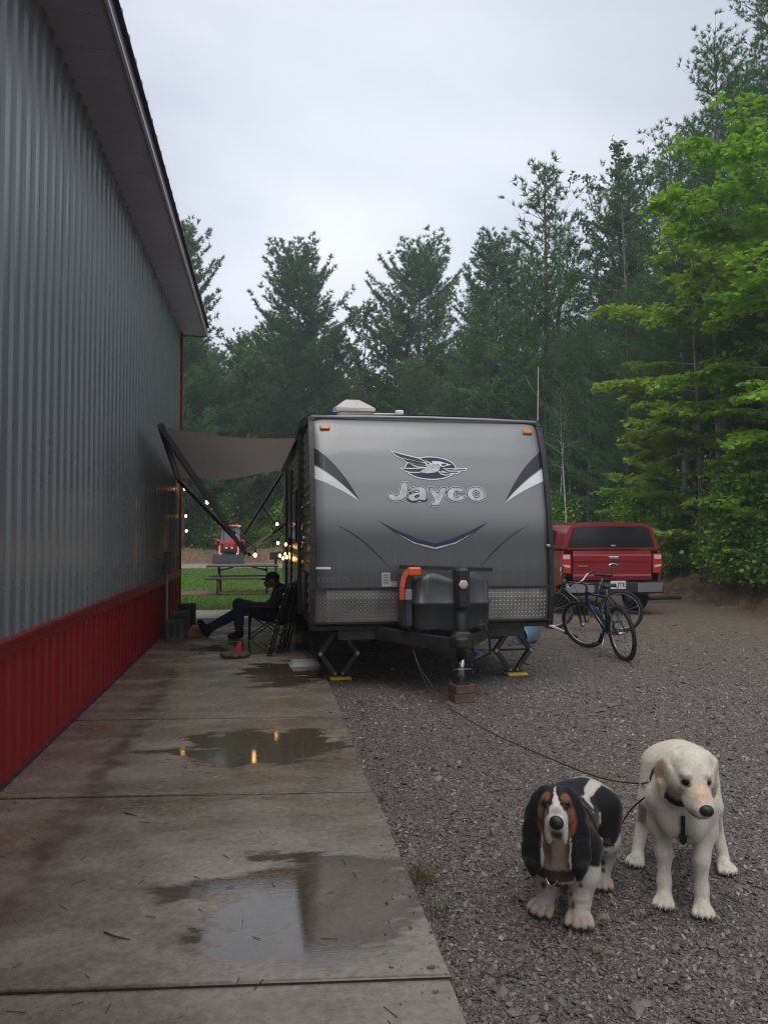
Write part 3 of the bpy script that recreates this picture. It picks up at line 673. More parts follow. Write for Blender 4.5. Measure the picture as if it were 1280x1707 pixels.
# low brush along the bank
BU = [broad_meshes(61, 1.5, .05, .75, .085, 16, flat=.7, dens=1.4, el0=.9, r0=.015), broad_meshes(62, 1.1, .05, .65, .075, 14, flat=.7, dens=1.4, el0=.8, r0=.012)]
rw = random.Random(3); k = 0
for y in np.arange(11.0, 27, .62):
    x = 10.2+.03*(y-12)+rw.uniform(-.4, 1.2)
    plant('bush', f'{ORD[k]} low green bush from the right along the dirt bank beside the drive', 'bush', BU[k % 2], (M_BARKG, M_SHRUB), (x, y, .45), rw.uniform(0, 6), rw.uniform(.8, 1.5), 'low bushes along the right-hand dirt bank'); k += 1
for x in np.arange(-12, 9, .9):
    plant('bush', f'{ORD[k-26]} low bush from the left on the dirt bank beyond the lawn', 'bush', BU[k % 2], (M_BARKG, M_SHRUB), (x, 47+rw.uniform(-.5, .6), .6), rw.uniform(0, 6), rw.uniform(1.0, 2.0), 'low bushes behind the far dirt bank'); k += 1
# ================================================================== TRAVEL TRAILER
from mathutils.geometry import tessellate_polygon
TW, TL = 2.5, 8.6
trl = thing('travel_trailer', 'grey travel trailer with bird logo and diamond plate front parked on gravel', 'travel trailer', (.436, 7.6, 0), R(.7))
ZP = [.60, .68, .9, 1.2, 1.5, 1.8, 2.1, 2.4, 2.6, 2.72, 2.78, 2.82]; YP = [.05, .03, 0, 0, .018, .055, .12, .21, .295, .365, .43, .52]
def yf(z): return float(np.interp(z, ZP, YP))
def front_mat():
    m = mat('grey_front_cap', (.1, .1, .1), .28, .30, coat=.25)
    n, l, b = nodes_of(m)
    t = n.new('ShaderNodeTexCoord'); sp = n.new('ShaderNodeSeparateXYZ'); l.new(t.outputs['Object'], sp.inputs[0])
    mp = n.new('ShaderNodeMapping'); mp.inputs['Scale'].default_value = (14, 1, .55); l.new(t.outputs['Object'], mp.inputs[0])
    st = n.new('ShaderNodeTexNoise'); st.inputs['Scale'].default_value = 2.2; st.inputs['Detail'].default_value = 6; l.new(mp.outputs[0], st.inputs['Vector'])
    bl = n.new('ShaderNodeTexNoise'); bl.inputs['Scale'].default_value = 1.1; bl.inputs['Detail'].default_value = 5; l.new(t.outputs['Object'], bl.inputs['Vector'])
    # base grey blends from charcoal below to lighter above, with washed dirt runs
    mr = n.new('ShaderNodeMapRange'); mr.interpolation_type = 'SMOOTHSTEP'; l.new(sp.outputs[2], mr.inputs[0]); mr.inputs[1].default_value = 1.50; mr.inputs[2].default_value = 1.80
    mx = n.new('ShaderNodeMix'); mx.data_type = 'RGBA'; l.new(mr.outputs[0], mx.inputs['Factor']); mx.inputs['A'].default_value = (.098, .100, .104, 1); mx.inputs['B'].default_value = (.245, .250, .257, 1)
    rp = n.new('ShaderNodeValToRGB'); l.new(st.outputs['Fac'], rp.inputs[0]); e = rp.color_ramp.elements; e[0].position = .52; e[0].color = (0, 0, 0, 1); e[1].position = .78; e[1].color = (1, 1, 1, 1)
    lo = n.new('ShaderNodeMapRange'); l.new(sp.outputs[2], lo.inputs[0]); lo.inputs[1].default_value = 1.62; lo.inputs[2].default_value = 1.15; lo.inputs[4].default_value = .42
    mu = n.new('ShaderNodeMath'); mu.operation = 'MULTIPLY'; l.new(rp.outputs[0], mu.inputs[0]); l.new(lo.outputs[0], mu.inputs[1])
    m2 = n.new('ShaderNodeMix'); m2.data_type = 'RGBA'; l.new(mu.outputs[0], m2.inputs['Factor']); l.new(mx.outputs['Result'], m2.inputs['A']); m2.inputs['B'].default_value = (.19, .185, .18, 1)
    m3 = n.new('ShaderNodeMix'); m3.data_type = 'RGBA'; m3.blend_type = 'MULTIPLY'; m3.inputs['Factor'].default_value = .35
    r3 = n.new('ShaderNodeValToRGB'); l.new(bl.outputs['Fac'], r3.inputs[0]); r3.color_ramp.elements[0].position = .3; r3.color_ramp.elements[0].color = (.72, .72, .74, 1); r3.color_ramp.elements[1].position = .7
    l.new(m2.outputs['Result'], m3.inputs['A']); l.new(r3.outputs[0], m3.inputs['B']); l.new(m3.outputs['Result'], b.inputs['Base Color'])
    rr = n.new('ShaderNodeMapRange'); l.new(st.outputs['Fac'], rr.inputs[0]); rr.inputs[3].default_value = .36; rr.inputs[4].default_value = .52; l.new(rr.outputs[0], b.inputs['Roughness'])
    return m
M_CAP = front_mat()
M_BLK = mat('black_plastic', (.012, .012, .013), .45, col2=(.02, .02, .021), nscale=8, bump=.1, bscale=60)
M_CHAS = mat('black_chassis', (.012, .012, .013), .6, col2=(.03, .027, .024), nscale=6, bump=.2, bscale=30)
M_SIDE = mat('charcoal_siding', (.030, .031, .034), .26, .2, col2=(.045, .045, .047), nscale=1.5)
M_TROOF = mat('white_roof_membrane', (.62, .62, .62), .5, col2=(.48, .48, .48), nscale=2.5)
M_GLASS = mat('dark_glass', (.010, .011, .013), .06, coat=.4)
M_AMB = mat('amber_lens', (.65, .19, .02), .25, coat=.5)
M_WHT = mat('white_decal', (.72, .73, .75), .35)
M_CHAR = mat('charcoal_decal', (.028, .030, .036), .3)
M_NAVY = mat('navy_decal', (.012, .018, .05), .3)
M_SILV = mat('silver_decal', (.36, .37, .39), .35, .2, col2=(.60, .61, .63), nscale=14)
M_ALU = mat('aluminium', (.55, .55, .55), .33, .9, col2=(.45, .45, .45), nscale=12)
M_PLATE = mat('diamond_plate', (.36, .345, .33), .42, .65, col2=(.24, .225, .21), nscale=3, ndetail=6)
M_CHROME = mat('chrome', (.75, .75, .76), .12, 1.0)
# front sheet
mb = MB(); xs = [.03, .05, .09, .15]+[.15+2.2*i/12 for i in range(1, 12)]+[2.35, 2.41, 2.45, 2.47]; zs = [1.025+(2.79-1.025)*i/36 for i in range(37)]
def edge_round(x): d = min(x-.03, 2.47-x); return .045*(1-min(1, d/.12))**2
vs = [(x, yf(z)+edge_round(x), z) for z in zs for x in xs]; nx = len(xs)
mb.add(vs, [(j*nx+i, j*nx+i+1, (j+1)*nx+i+1, (j+1)*nx+i) for j in range(len(zs)-1) for i in range(nx-1)], True)
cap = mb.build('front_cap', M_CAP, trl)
# diamond plate with raised treads
mb = MB(); zs = [.68, .8, .92, 1.005]
vs = [(x, yf(z)+.004+edge_round(x), z) for z in zs for x in (.03, .15, 2.35, 2.47)]
mb.add(vs, [(j*4+i, j*4+i+1, (j+1)*4+i+1, (j+1)*4+i) for j in range(3) for i in range(3)])
pt = .040
for j in range(int(.31/pt*2)):
    for i in range(int(2.38/pt)):
        cx = .07+(i+.5*(j % 2))*pt; cz = .695+j*pt/2
        if cx > 2.43 or cz > .99: continue
        a = R(45 if (j % 2) else -45); L_, w_ = .017, .0055; ux, uz = math.cos(a), math.sin(a); y = yf(cz)+.004+edge_round(cx)
        q = [(cx+ux*L_, y, cz+uz*L_), (cx-uz*w_, y, cz+ux*w_), (cx-ux*L_, y, cz-uz*L_), (cx+uz*w_, y, cz-ux*w_), (cx, y-.005, cz)]
        mb.add(q, [(0, 1, 4), (1, 2, 4), (2, 3, 4), (3, 0, 4)])
mb.build('diamond_plate', M_PLATE, trl)
mb = MB()
mb.bar((.03, yf(1.015)-.004, 1.016), (2.47, yf(1.015)-.004, 1.016), .012, .026); mb.bar((.03, .03, .676), (2.47, .03, .676), .012, .02); mb.build('seam_moulding', M_BLK, trl)
# corner mouldings
for x in (.012, 2.488):
    mb = MB(); zz_ = [.62+i*.06 for i in range(37)]; pts = [(x, yf(z)+.03, z) for z in zz_]
    for a, b in zip(pts[:-1], pts[1:]): mb.bar(a, b, .05, .05, up=(0, 1, 0))
    mb.build('corner_moulding', M_BLK, trl)
mb = MB(); mb.tube([(.02, .42, 2.785), (.6, .41, 2.80), (1.25, .405, 2.805), (1.9, .41, 2.80), (2.48, .42, 2.785)], .016, 8); mb.build('top_moulding', mat('grey_moulding', (.35, .35, .36), .4, .3), trl)
# side walls: horizontal lap siding
def side_wall(x, sgn):
    mb = MB(); z = .62; h = .105
    while z < 2.70:
        z1 = min(z+h, 2.72); a, b = yf(z)+.04, yf(z1)+.04
        mb.add([(x-sgn*.004, a, z1), (x-sgn*.004, TL, z1), (x+sgn*.010, TL, z+.02), (x+sgn*.010, a, z+.02), (x-sgn*.004, a, z), (x-sgn*.004, TL, z)],
               [(0, 1, 2, 3), (3, 2, 5, 4)]); z = z1
    return mb
sl = side_wall(0, -1).build('side_wall', M_SIDE, trl); side_wall(TW, 1).build('side_wall', M_SIDE, trl)
MB().span((0, TL, .62), (TW, TL+.02, 2.74)).build('rear_wall', M_SIDE, trl)
MB().span((.02, .08, .60), (TW-.02, TL, .64)).build('underbelly', M_CHAS, trl)
# roof with crown
def roof_z(x, y): return 2.795+.13*sm(.4, 1.9, y)+.045*(1-((x-1.25)/1.25)**2)
mb = MB(); nx, ny = 16, 18; xs = [TW*i/nx for i in range(nx+1)]; ys = [.43+(TL-.43)*(j/ny)**1.6 for j in range(ny+1)]
mb.add([(x, y, roof_z(x, y)-(.05 if i in (0, nx) else 0)) for y in ys for i, x in enumerate(xs)], [(j*(nx+1)+i, j*(nx+1)+i+1, (j+1)*(nx+1)+i+1, (j+1)*(nx+1)+i) for j in range(ny) for i in range(nx)], True)
rf = mb.build('roof', M_TROOF, trl)
for x in (-.008, TW+.008):
    mb = MB(); ys = [.45+.4*i for i in range(21)]
    for a, b in zip(ys[:-1], ys[1:]): mb.bar((x, a, roof_z(0, a)-.03), (x, b, roof_z(0, b)-.03), .04, .09)
    mb.build('gutter_rail', M_BLK, trl)
# open roof vent, low air conditioner, plumbing vent
vt = MB().box((.60, 1.55, 2.965), (.40, .40, .09), ch=.02)
vt = vt.build('roof_vent', mat('vent_white', (.62, .6, .58), .45), trl)
Mt = Matrix.Rotation(R(7), 3, 'X')
mb = MB(); lid = [(-.23, -.22, 0), (.23, -.22, 0), (.23, .22, 0), (-.23, .22, 0), (-.23, -.22, .035), (.23, -.22, .035), (.23, .22, .035), (-.23, .22, .035), (-.10, -.06, .135), (.06, -.06, .135), (.06, .06, .135), (-.10, .06, .135)]
mb.add([Mt @ Vector(p)+Vector((.60, 1.50, 3.03)) for p in lid], [(0, 3, 2, 1), (0, 1, 5, 4), (1, 2, 6, 5), (2, 3, 7, 6), (3, 0, 4, 7), (4, 5, 9, 8), (5, 6, 10, 9), (6, 7, 11, 10), (7, 4, 8, 11), (8, 9, 10, 11)])
mb.build('vent_lid', mat('smoked_lid', (.55, .50, .49), .35, col2=(.45, .41, .40), nscale=6), vt)
MB().box((.95, 1.7, 2.985), (.42, .5, .055), ch=.02).build('roof_hatch', M_TROOF, trl)
MB().lathe([(.045, 0), (.045, .07), (.055, .075), (.05, .10), (.0, .105)], 16, Matrix.Translation((1.15, 1.45, 2.945))).build('plumbing_vent', M_WHT, trl)
MB().tube([(.10+.085*math.cos(t), 1.25, 2.94+.04+.045*math.sin(t)) for t in [math.pi*2*i/20 for i in range(15)]], .008, 6).build('roof_cable', M_BLK, trl)
for x in (.155, 2.345):
    o = MB().box((x, yf(2.66)-.012, 2.665), (.105, .03, .05), rot=(R(-22), 0, 0), ch=.01).build('marker_lamp', M_AMB, trl)
MB().box((2.455, yf(1.43)+.0, 1.44), (.045, .025, .028), ch=.006).build('latch', M_ALU, trl)

# ---- decals draped on the curved cap (image-like coordinates to cap metres)
def dec(px, py): return (.793+(px-650)*.006278, 1.881+(838-py)*.00613)
def zoomc(zx, zy): return dec(620+zx*220/1280, 730+zy*130/756)
def chaikin(p, it=1, keep=()):
    for _ in range(it):
        q = []
        for i in range(len(p)):
            a, b = p[i], p[(i+1) % len(p)]
            q += [(a[0]*.78+b[0]*.22, a[1]*.78+b[1]*.22), (a[0]*.22+b[0]*.78, a[1]*.22+b[1]*.78)]
        p = q
    return p
def area(p): return sum(p[i][0]*p[(i+1) % len(p)][1]-p[(i+1) % len(p)][0]*p[i][1] for i in range(len(p)))/2
def offset(p, d):
    if area(p) < 0: p = p[::-1]
    out = []; n = len(p)
    for i in range(n):
        a, b, c = Vector(p[i-1]), Vector(p[i]), Vector(p[(i+1) % n]); u = (b-a).normalized(); v = (c-b).normalized()
        nu, nv = Vector((u.y, -u.x)), Vector((v.y, -v.x)); m = nu+nv
        if m.length < .3: m = nu
        m = m.normalized(); k = d/max(.55, m.dot(nu)); out.append(tuple(b+m*k))
    return out
def drape(name, polys, m, parent, h):
    """polys: list of (outer, holes) in (x, z); laid h metres proud of the cap"""
    bm = bmesh.new()
    for outer, holes in polys:
        loops = [[Vector((a, b, 0)) for a, b in q] for q in [outer]+holes]; flat = [v for q in loops for v in q]
        vs = [bm.verts.new((v.x, 0, v.y)) for v in flat]
        for t in tessellate_polygon(loops):
            try: bm.faces.new([vs[i] for i in t])
            except ValueError: pass
    z0 = min(v.co.z for v in bm.verts); z1 = max(v.co.z for v in bm.verts); z = z0+.04
    while z < z1:
        bmesh.ops.bisect_plane(bm, geom=bm.verts[:]+bm.edges[:]+bm.faces[:], plane_co=(0, 0, z), plane_no=(0, 0, 1)); z += .05
    for xx in (.05, .07, .09, .12, .15, 2.35, 2.38, 2.41, 2.43, 2.45): bmesh.ops.bisect_plane(bm, geom=bm.verts[:]+bm.edges[:]+bm.faces[:], plane_co=(xx, 0, 0), plane_no=(1, 0, 0))
    for v in bm.verts: v.co.y = yf(v.co.z)+edge_round(min(2.47, max(.03, v.co.x)))-h
    bmesh.ops.recalc_face_normals(bm, faces=bm.faces)
    me = bpy.data.meshes.new(name); bm.to_mesh(me); bm.free(); return obj(name, me, m, parent)
def mirror(p): return [(TW-a, b) for a, b in p][::-1]
def qcurve(a, c, b, n=12): return [((1-t)**2*a[0]+2*t*(1-t)*c[0]+t*t*b[0], (1-t)**2*a[1]+2*t*(1-t)*c[1]+t*t*b[1]) for t in [i/n for i in range(n+1)]]
for mir in (0, 1):
    f = mirror if mir else (lambda p: p)
    tip = (.495, 1.885)
    dark = qcurve((.032, 2.45), (.30, 2.27), tip)+qcurve(tip, (.30, 2.12), (.032, 2.275))[1:]
    white = qcurve((.032, 2.262), (.30, 2.10), tip)+qcurve(tip, (.30, 2.02), (.032, 2.125))[1:]
    drape('stripe_decal', [(f(dark), [])], M_CHAR, cap, .002); drape('stripe_decal', [(f(white), [])], M_WHT, cap, .002)
    sw = qcurve((.245, 1.655), (.55, 1.53), (.775, 1.225))+qcurve((.775, 1.225), (.55, 1.49), (.245, 1.655))[1:-1]
    sw2 = qcurve((.53, 1.455), (.66, 1.37), (.77, 1.24))+qcurve((.77, 1.24), (.67, 1.345), (.53, 1.455))[1:-1]
    drape('swoosh_decal', [(f(sw), []), (f(sw2), [])], M_CHAR, cap, .002)
vl = [(.68, 1.69), (.86, 1.60), (1.08, 1.51), (1.25, 1.465), (1.42, 1.51), (1.64, 1.60), (1.82, 1.69), (1.66, 1.57), (1.46, 1.455), (1.25, 1.395), (1.04, 1.455), (.84, 1.57)]
drape('chevron_decal', [(vl, [])], M_NAVY, cap, .002)
v2 = [(.84, 1.578), (1.04, 1.475), (1.25, 1.425), (1.46, 1.475), (1.66, 1.578), (1.46, 1.462), (1.25, 1.406), (1.04, 1.462)]
drape('chevron_line_decal', [(v2, [])], M_SILV, cap, .003)
# brand lettering
LET = [([(293, 430), (360, 430), (345, 545), (330, 580), (295, 602), (240, 612), (190, 605), (162, 580), (160, 545), (215, 545), (222, 560), (245, 563), (262, 552), (272, 525)], None),
       ([(362, 512), (385, 485), (440, 472), (500, 476), (535, 500), (530, 605), (468, 605), (464, 595), (430, 612), (380, 612), (350, 590), (352, 560), (385, 540), (455, 528), (468, 515), (455, 503), (430, 503), (418, 515)], [(460, 548), (430, 555), (412, 568), (418, 582), (440, 582), (458, 568)]),
       ([(545, 480), (612, 480), (640, 548), (672, 480), (740, 480), (665, 625), (640, 655), (562, 655), (580, 625), (603, 625), (611, 608)], None),
       ([(905, 515), (880, 485), (835, 472), (780, 480), (740, 510), (728, 550), (745, 590), (785, 610), (840, 610), (885, 595), (908, 560), (850, 560), (838, 578), (815, 582), (797, 565), (797, 535), (810, 512), (835, 508), (850, 520)], None),
       ([(1020+92*math.cos(t), 540+69*math.sin(t)) for t in [math.pi*2*i/28 for i in range(28)]], [(1020+35*math.cos(t), 540+37*math.sin(t)) for t in [math.pi*2*i/20 for i in range(20)]])]
def letters(off):
    out = []
    for o_, h_ in LET:
        p = offset(chaikin(o_, 1), off); q = [[zoomc(*c) for c in p]]
        hs = []
        if h_ is not None:
            hp = offset(h_, -off)
            if off < 18: hs = [[zoomc(*c) for c in hp]]
        out.append((q[0], hs))
    return out
word = drape('brand_lettering', letters(-2), M_SILV, cap, .0060)
drape('letter_shadow', letters(6.5), M_CHAR, word, .0048); drape('letter_rim', letters(12.5), M_WHT, word, .0036); drape('letter_outline', letters(16), M_CHAR, word, .0024)
# bird emblem
ell = [(588+243*math.cos(t), 283+108*math.sin(t)) for t in [math.pi*2*i/40 for i in range(40)]]
WING = [[(215, 120), (330, 152), (480, 188), (545, 225), (480, 222), (380, 198), (300, 182), (250, 158)], [(312, 190), (400, 205), (540, 235), (545, 260), (440, 245), (352, 225)], [(388, 236), (545, 262), (550, 276), (470, 272), (424, 258)],
        [(302, 290), (400, 293), (540, 284), (475, 326), (385, 326), (330, 312)], [(715, 284), (820, 292), (938, 284), (928, 300), (850, 308), (770, 306)], [(690, 302), (770, 314), (866, 318), (850, 330), (760, 332)], [(665, 320), (740, 330), (790, 342), (730, 350), (690, 340)]]
BODY = [(552, 240), (620, 250), (650, 246), (682, 262), (672, 300), (620, 328), (545, 334), (472, 326), (540, 288), (556, 268)]
HEAD = [(528, 196), (570, 220), (612, 240), (600, 212), (680, 214), (740, 232), (797, 248), (745, 258), (706, 272), (684, 262), (660, 240), (632, 246), (590, 246)]
Z = lambda p: [zoomc(*c) for c in p]
em = drape('emblem', [(Z(ell), [])], M_NAVY, cap, .0046)
drape('emblem_rim', [(Z(offset(ell, 11)), [])], M_WHT, em, .0034); drape('emblem_outline', [(Z(offset(ell, 15)), [])], M_CHAR, em, .0022)
drape('feather_outline', [(Z(offset(w, 8)), []) for w in WING], M_WHT, em, .0058)
drape('feather', [(Z(offset(w, -2.5)), []) for w in WING], M_CHAR, em, .0070)
drape('bird_body', [(Z(offset(BODY, 2)), [])], M_SILV, em, .0082); drape('bird_head', [(Z(offset(HEAD, 0)), [])], M_WHT, em, .0082)
drape('bird_cheek', [(Z([(690, 240), (735, 236), (748, 248), (706, 262)]), [])], M_CHAR, em, .0094)
# stickers and number
def rect(x0, x1, z0, z1): return [(x0, z0), (x1, z0), (x1, z1), (x0, z1)]
drape('sticker', [(rect(.045, .19, 1.212, 1.235), [])], M_WHT, cap, .002)
st_ = drape('info_sticker', [(rect(.70, .785, 1.035, 1.175), []), (rect(.785, .865, 1.035, 1.085), [])], mat('sticker_paper', (.5, .5, .5), .5), cap, .002)
drape('sticker_print', [(rect(.712, .772, 1.155-.016*i, 1.163-.016*i), []) for i in range(7)]+[(rect(.795, .855, 1.072-.014*i, 1.078-.014*i), []) for i in range(3)], mat('print_grey', (.16, .16, .17), .6), st_, .003)
def text_mesh(body, size, name, m, parent, M, bold=0.0, extrude=0.0, align='CENTER'):
    cu = bpy.data.curves.new(name, 'FONT'); cu.body = body; cu.size = size; cu.align_x = align; cu.align_y = 'CENTER'; cu.offset = bold; cu.extrude = extrude; cu.resolution_u = 3
    tmp = bpy.data.objects.new('tmp', cu); COL.objects.link(tmp); dg = bpy.context.evaluated_depsgraph_get(); dg.update()
    me = bpy.data.meshes.new_from_object(tmp.evaluated_get(dg)); COL.objects.unlink(tmp); bpy.data.objects.remove(tmp); bpy.data.curves.remove(cu)
    me.transform(M); me.materials.clear(); return obj(name, me, m, parent)
text_mesh('11V20175', .075, 'number_decal', mat('faded_number', (.13, .135, .145), .45), cap, Matrix.Translation((.21, yf(1.12)-.003, 1.105)) @ Matrix.Rotation(R(90), 4, 'X') @ Matrix.Diagonal((1.05, 1, 1, 1)), bold=.001)

# ---- left side: windows, door, lamp
for y0, y1, z0, z1 in ((2.6, 3.5, 1.45, 2.15), (6.2, 7.4, 1.45, 2.15)):
    w = MB().span((-.03, y0, z0), (.0, y1, z1), ch=.012).build('window_frame', M_BLK, trl); MB().span((-.036, y0+.05, z0+.05), (-.031, y1-.05, z1-.05)).build('pane', M_GLASS, w)
d = MB().span((-.028, 4.2, .72), (-.002, 4.95, 2.55), ch=.01).build('door', M_SIDE, trl); MB().box((-.045, 4.3, 1.45), (.03, .09, .13), ch=.01).build('handle', M_BLK, d); MB().span((-.034, 4.35, 1.7), (-.029, 4.8, 2.3)).build('pane', M_GLASS, d)
MB().span((-.03, .62, .70), (-.004, 1.25, 1.15), ch=.01).build('compartment_door', mat('compartment_dark', (.018, .018, .019), .35), trl)
MB().span((-.05, 1.55, .62), (-.012, 1.72, 2.74), ch=.01).build('awning_post', M_BLK, trl)
MB().span((-.05, 5.75, .62), (-.012, 5.92, 2.74), ch=.01).build('awning_post', M_BLK, trl)
MB().lathe([(0, 0), (.022, .004), (.02, .02), (0, .024)], 12, Matrix.Translation((-.012, .9, 1.52)) @ Matrix.Rotation(R(-90), 4, 'Y')).build('reflector', M_WHT, trl)
# ---- awning
def wl2(p): return (p[0]-.436, p[1]-7.6, p[2])      # site metres to trailer metres
A0, A1, A2, A3 = [Vector(wl2(p)) for p in ((.40, 9.5, 2.745), (-1.25, 9.62, 2.87), (-1.42, 13.4, 2.50), (.335, 13.5, 2.68))]
mb = MB(); n = 16; vs = []
for j in range(n+1):
    for i in range(n+1):
        u, v = i/n, j/n; p = A0.lerp(A1, u).lerp(A3.lerp(A2, u), v); sag = -.055*math.sin(math.pi*u)*(.55+.45*math.cos(2*math.pi*v))-.02*math.sin(u*9)*math.sin(v*5)
        vs.append(p+Vector((0, 0, sag)))
mb.add(vs, [(j*(n+1)+i, j*(n+1)+i+1, (j+1)*(n+1)+i+1, (j+1)*(n+1)+i) for j in range(n) for i in range(n)], True)
m = mat('awning_vinyl', (.095, .082, .074), .6, col2=(.045, .040, .038), nscale=1.4, nstretch=(2.6, .3, 1))
nn, ll, bb = nodes_of(m); tr_ = nn.new('ShaderNodeBsdfTranslucent'); tr_.inputs[0].default_value = (.17, .145, .128, 1); ms = nn.new('ShaderNodeMixShader'); ms.inputs[0].default_value = .55
ll.new(bb.outputs[0], ms.inputs[1]); ll.new(tr_.outputs[0], ms.inputs[2]); ll.new(ms.outputs[0], nn['Material Output'].inputs[0])
aw = mb.build('awning', m, trl)
MB().tube([A1, A2], .045, 12).build('roller', M_BLK, aw)
MB().tube([A0+Vector((0, 0, .01)), A3+Vector((0, 0, .01))], .028, 8).build('rail', M_BLK, aw)
def arm(p, q, w=.06, m=M_BLK, name='arm'): return MB().bar(wl2(p), wl2(q), w, w*.7).build(name, m, aw)
arm((-1.25, 9.60, 2.86), (-.23, 9.66, 1.31), .075); arm((-1.20, 9.72, 2.70), (-.30, 9.78, 1.40), .03)
arm((-.235, 9.68, 1.345), (.135, 12.0, 1.57), .05, M_ALU, 'strut'); arm((.12, 11.9, 1.56), (.36, 12.3, 1.75), .04)
arm((-1.42, 13.4, 2.48), (-.20, 13.3, 1.20), .075); arm((.33, 13.55, 2.62), (-.32, 13.4, 1.56), .05); arm((-.02, 13.45, 2.05), (.33, 13.5, 1.60), .025)

# ---- tongue, gas bottle cover, jack
for s in (-1, 1):
    MB().bar((1.25+s*.72, .35, .56), (1.25+s*.05, -.82, .56), .06, .12).build('tongue_rail', M_CHAS, trl)
MB().box((1.25, -.92, .60), (.11, .26, .10), ch=.02).build('coupler', M_CHAS, trl)
MB().span((.28, .10, .50), (2.22, .22, .665)).build('front_crossmember', M_CHAS, trl)
for s in (.55, 1.95): MB().span((s-.05, .2, .46), (s+.05, TL-.2, .60)).build('frame_rail', M_CHAS, trl)
MB().span((.9, 1.6, .40), (1.9, 3.2, .60), ch=.03).build('tank', M_CHAS, trl)
M_TYRE = mat('tyre_rubber', (.014, .014, .014), .75, bump=.3, bscale=40)
wp = [(.13, -.10), (.26, -.115), (.33, -.10), (.345, -.05), (.345, .05), (.33, .10), (.26, .115), (.13, .10)]
for x in (.17, 2.33):
    for y in (4.7, 5.6):
        Mx = Matrix.Translation((x, y, .345)) @ Matrix.Rotation(R(90), 4, 'Y')
        t = MB().lathe(wp, 28, Mx).build('wheel', M_TYRE, trl); MB().lathe([(0, -.05), (.10, -.07), (.15, -.10), (.16, -.09), (.16, .09), (0, .05)], 20, Mx).build('rim', M_ALU, t)
# cover for two gas bottles: lofted shell
def loft(rings, cap_top=True, cap_bot=True, smooth=True):
    mb = MB(); n = len(rings[0]); vs = [p for r in rings for p in r]; fs = []
    for i in range(len(rings)-1):
        for j in range(n): fs.append((i*n+j, i*n+(j+1) % n, (i+1)*n+(j+1) % n, (i+1)*n+j))
    mb.add(vs, fs, smooth)
    if cap_top: mb.add(rings[-1], [tuple(range(n))])
    if cap_bot: mb.add(rings[0], [tuple(range(n))[::-1]])
    return mb
CX, CYc = 1.31, -.31
def cover_ring(z, s, dz=lambda a: 0):
    out = []
    for i in range(40):
        t = 2*math.pi*i/40; c, q = math.cos(t), math.sin(t); ex = .55
        x = .385*s*(abs(c)**ex)*(1 if c > 0 else -1); y = .205*s*(abs(q)**.75)*(1 if q > 0 else -1)
        y *= (1+.16*math.cos(2*math.pi*x/.385)*(1 if q < 0 else 0)); out.append((CX+x, CYc+y, z+dz(x)))
    return out
M_COV = mat('grey_cover_plastic', (.030, .032, .036), .42, col2=(.045, .047, .052), nscale=5, bump=.15, bscale=35)
nn, ll, bb = nodes_of(M_COV)
tcx = nn.new('ShaderNodeTexCoord'); mpx = nn.new('ShaderNodeMapping'); mpx.inputs['Scale'].default_value = (22, 22, .9); ll.new(tcx.outputs['Object'], mpx.inputs[0])
nx_ = nn.new('ShaderNodeTexNoise'); nx_.inputs['Scale'].default_value = 1.2; nx_.inputs['Detail'].default_value = 4; ll.new(mpx.outputs[0], nx_.inputs['Vector'])
rx_ = nn.new('ShaderNodeValToRGB'); ll.new(nx_.outputs['Fac'], rx_.inputs[0]); rx_.color_ramp.elements[0].position = .62; rx_.color_ramp.elements[1].position = .74; rx_.color_ramp.elements[0].color = (0, 0, 0, 1)
src = bb.inputs['Base Color'].links[0].from_socket; mxx = nn.new('ShaderNodeMix'); mxx.data_type = 'RGBA'; ll.new(rx_.outputs[0], mxx.inputs['Factor']); ll.new(src, mxx.inputs['A']); mxx.inputs['B'].default_value = (.16, .16, .165, 1); ll.new(mxx.outputs['Result'], bb.inputs['Base Color'])
sc_ = lambda x: .035*math.cos(2*math.pi*x/.385*1.0)*-1
cov = loft([cover_ring(.655, .93), cover_ring(.70, .98), cover_ring(.885, 1.0), cover_ring(.892, 1.03), cover_ring(.915, 1.03), cover_ring(.922, 1.0), cover_ring(1.10, .985, lambda x: sc_(x)*.5), cover_ring(1.15, .95, sc_), cover_ring(1.165, .80, sc_), cover_ring(1.13, .5)]).build('gas_bottle_cover', M_COV, trl)
MB().bar((.86, -.10, 1.235), (1.78, -.20, 1.205), .05, .035).build('hold_down_bar', M_BLK, cov)
MB().span((.84, -.40, .66), (.95, -.06, 1.20), ch=.03).build('side_box', M_COV, cov)
MB().box((.885, -.43, .985), (.07, .02, .10), ch=.006).build('box_label', mat('box_label_grey', (.25, .26, .27), .5), cov)
# orange lever hooked on the left of the cover
orm = mat('orange_plastic', (.72, .09, .018), .35, coat=.3)
pts = [(.815, -.46, .945), (.815, -.47, 1.06), (.835, -.47, 1.16), (.875, -.47, 1.215), (.97, -.47, 1.225)]
mb = MB()
for a, b in zip(pts[:-1], pts[1:]): mb.bar(a, b, .042, .04, up=(0, 1, 0))
mb.box((.935, -.47, 1.205), (.13, .05, .085), ch=.015)
mb.build('orange_lever', orm, trl)
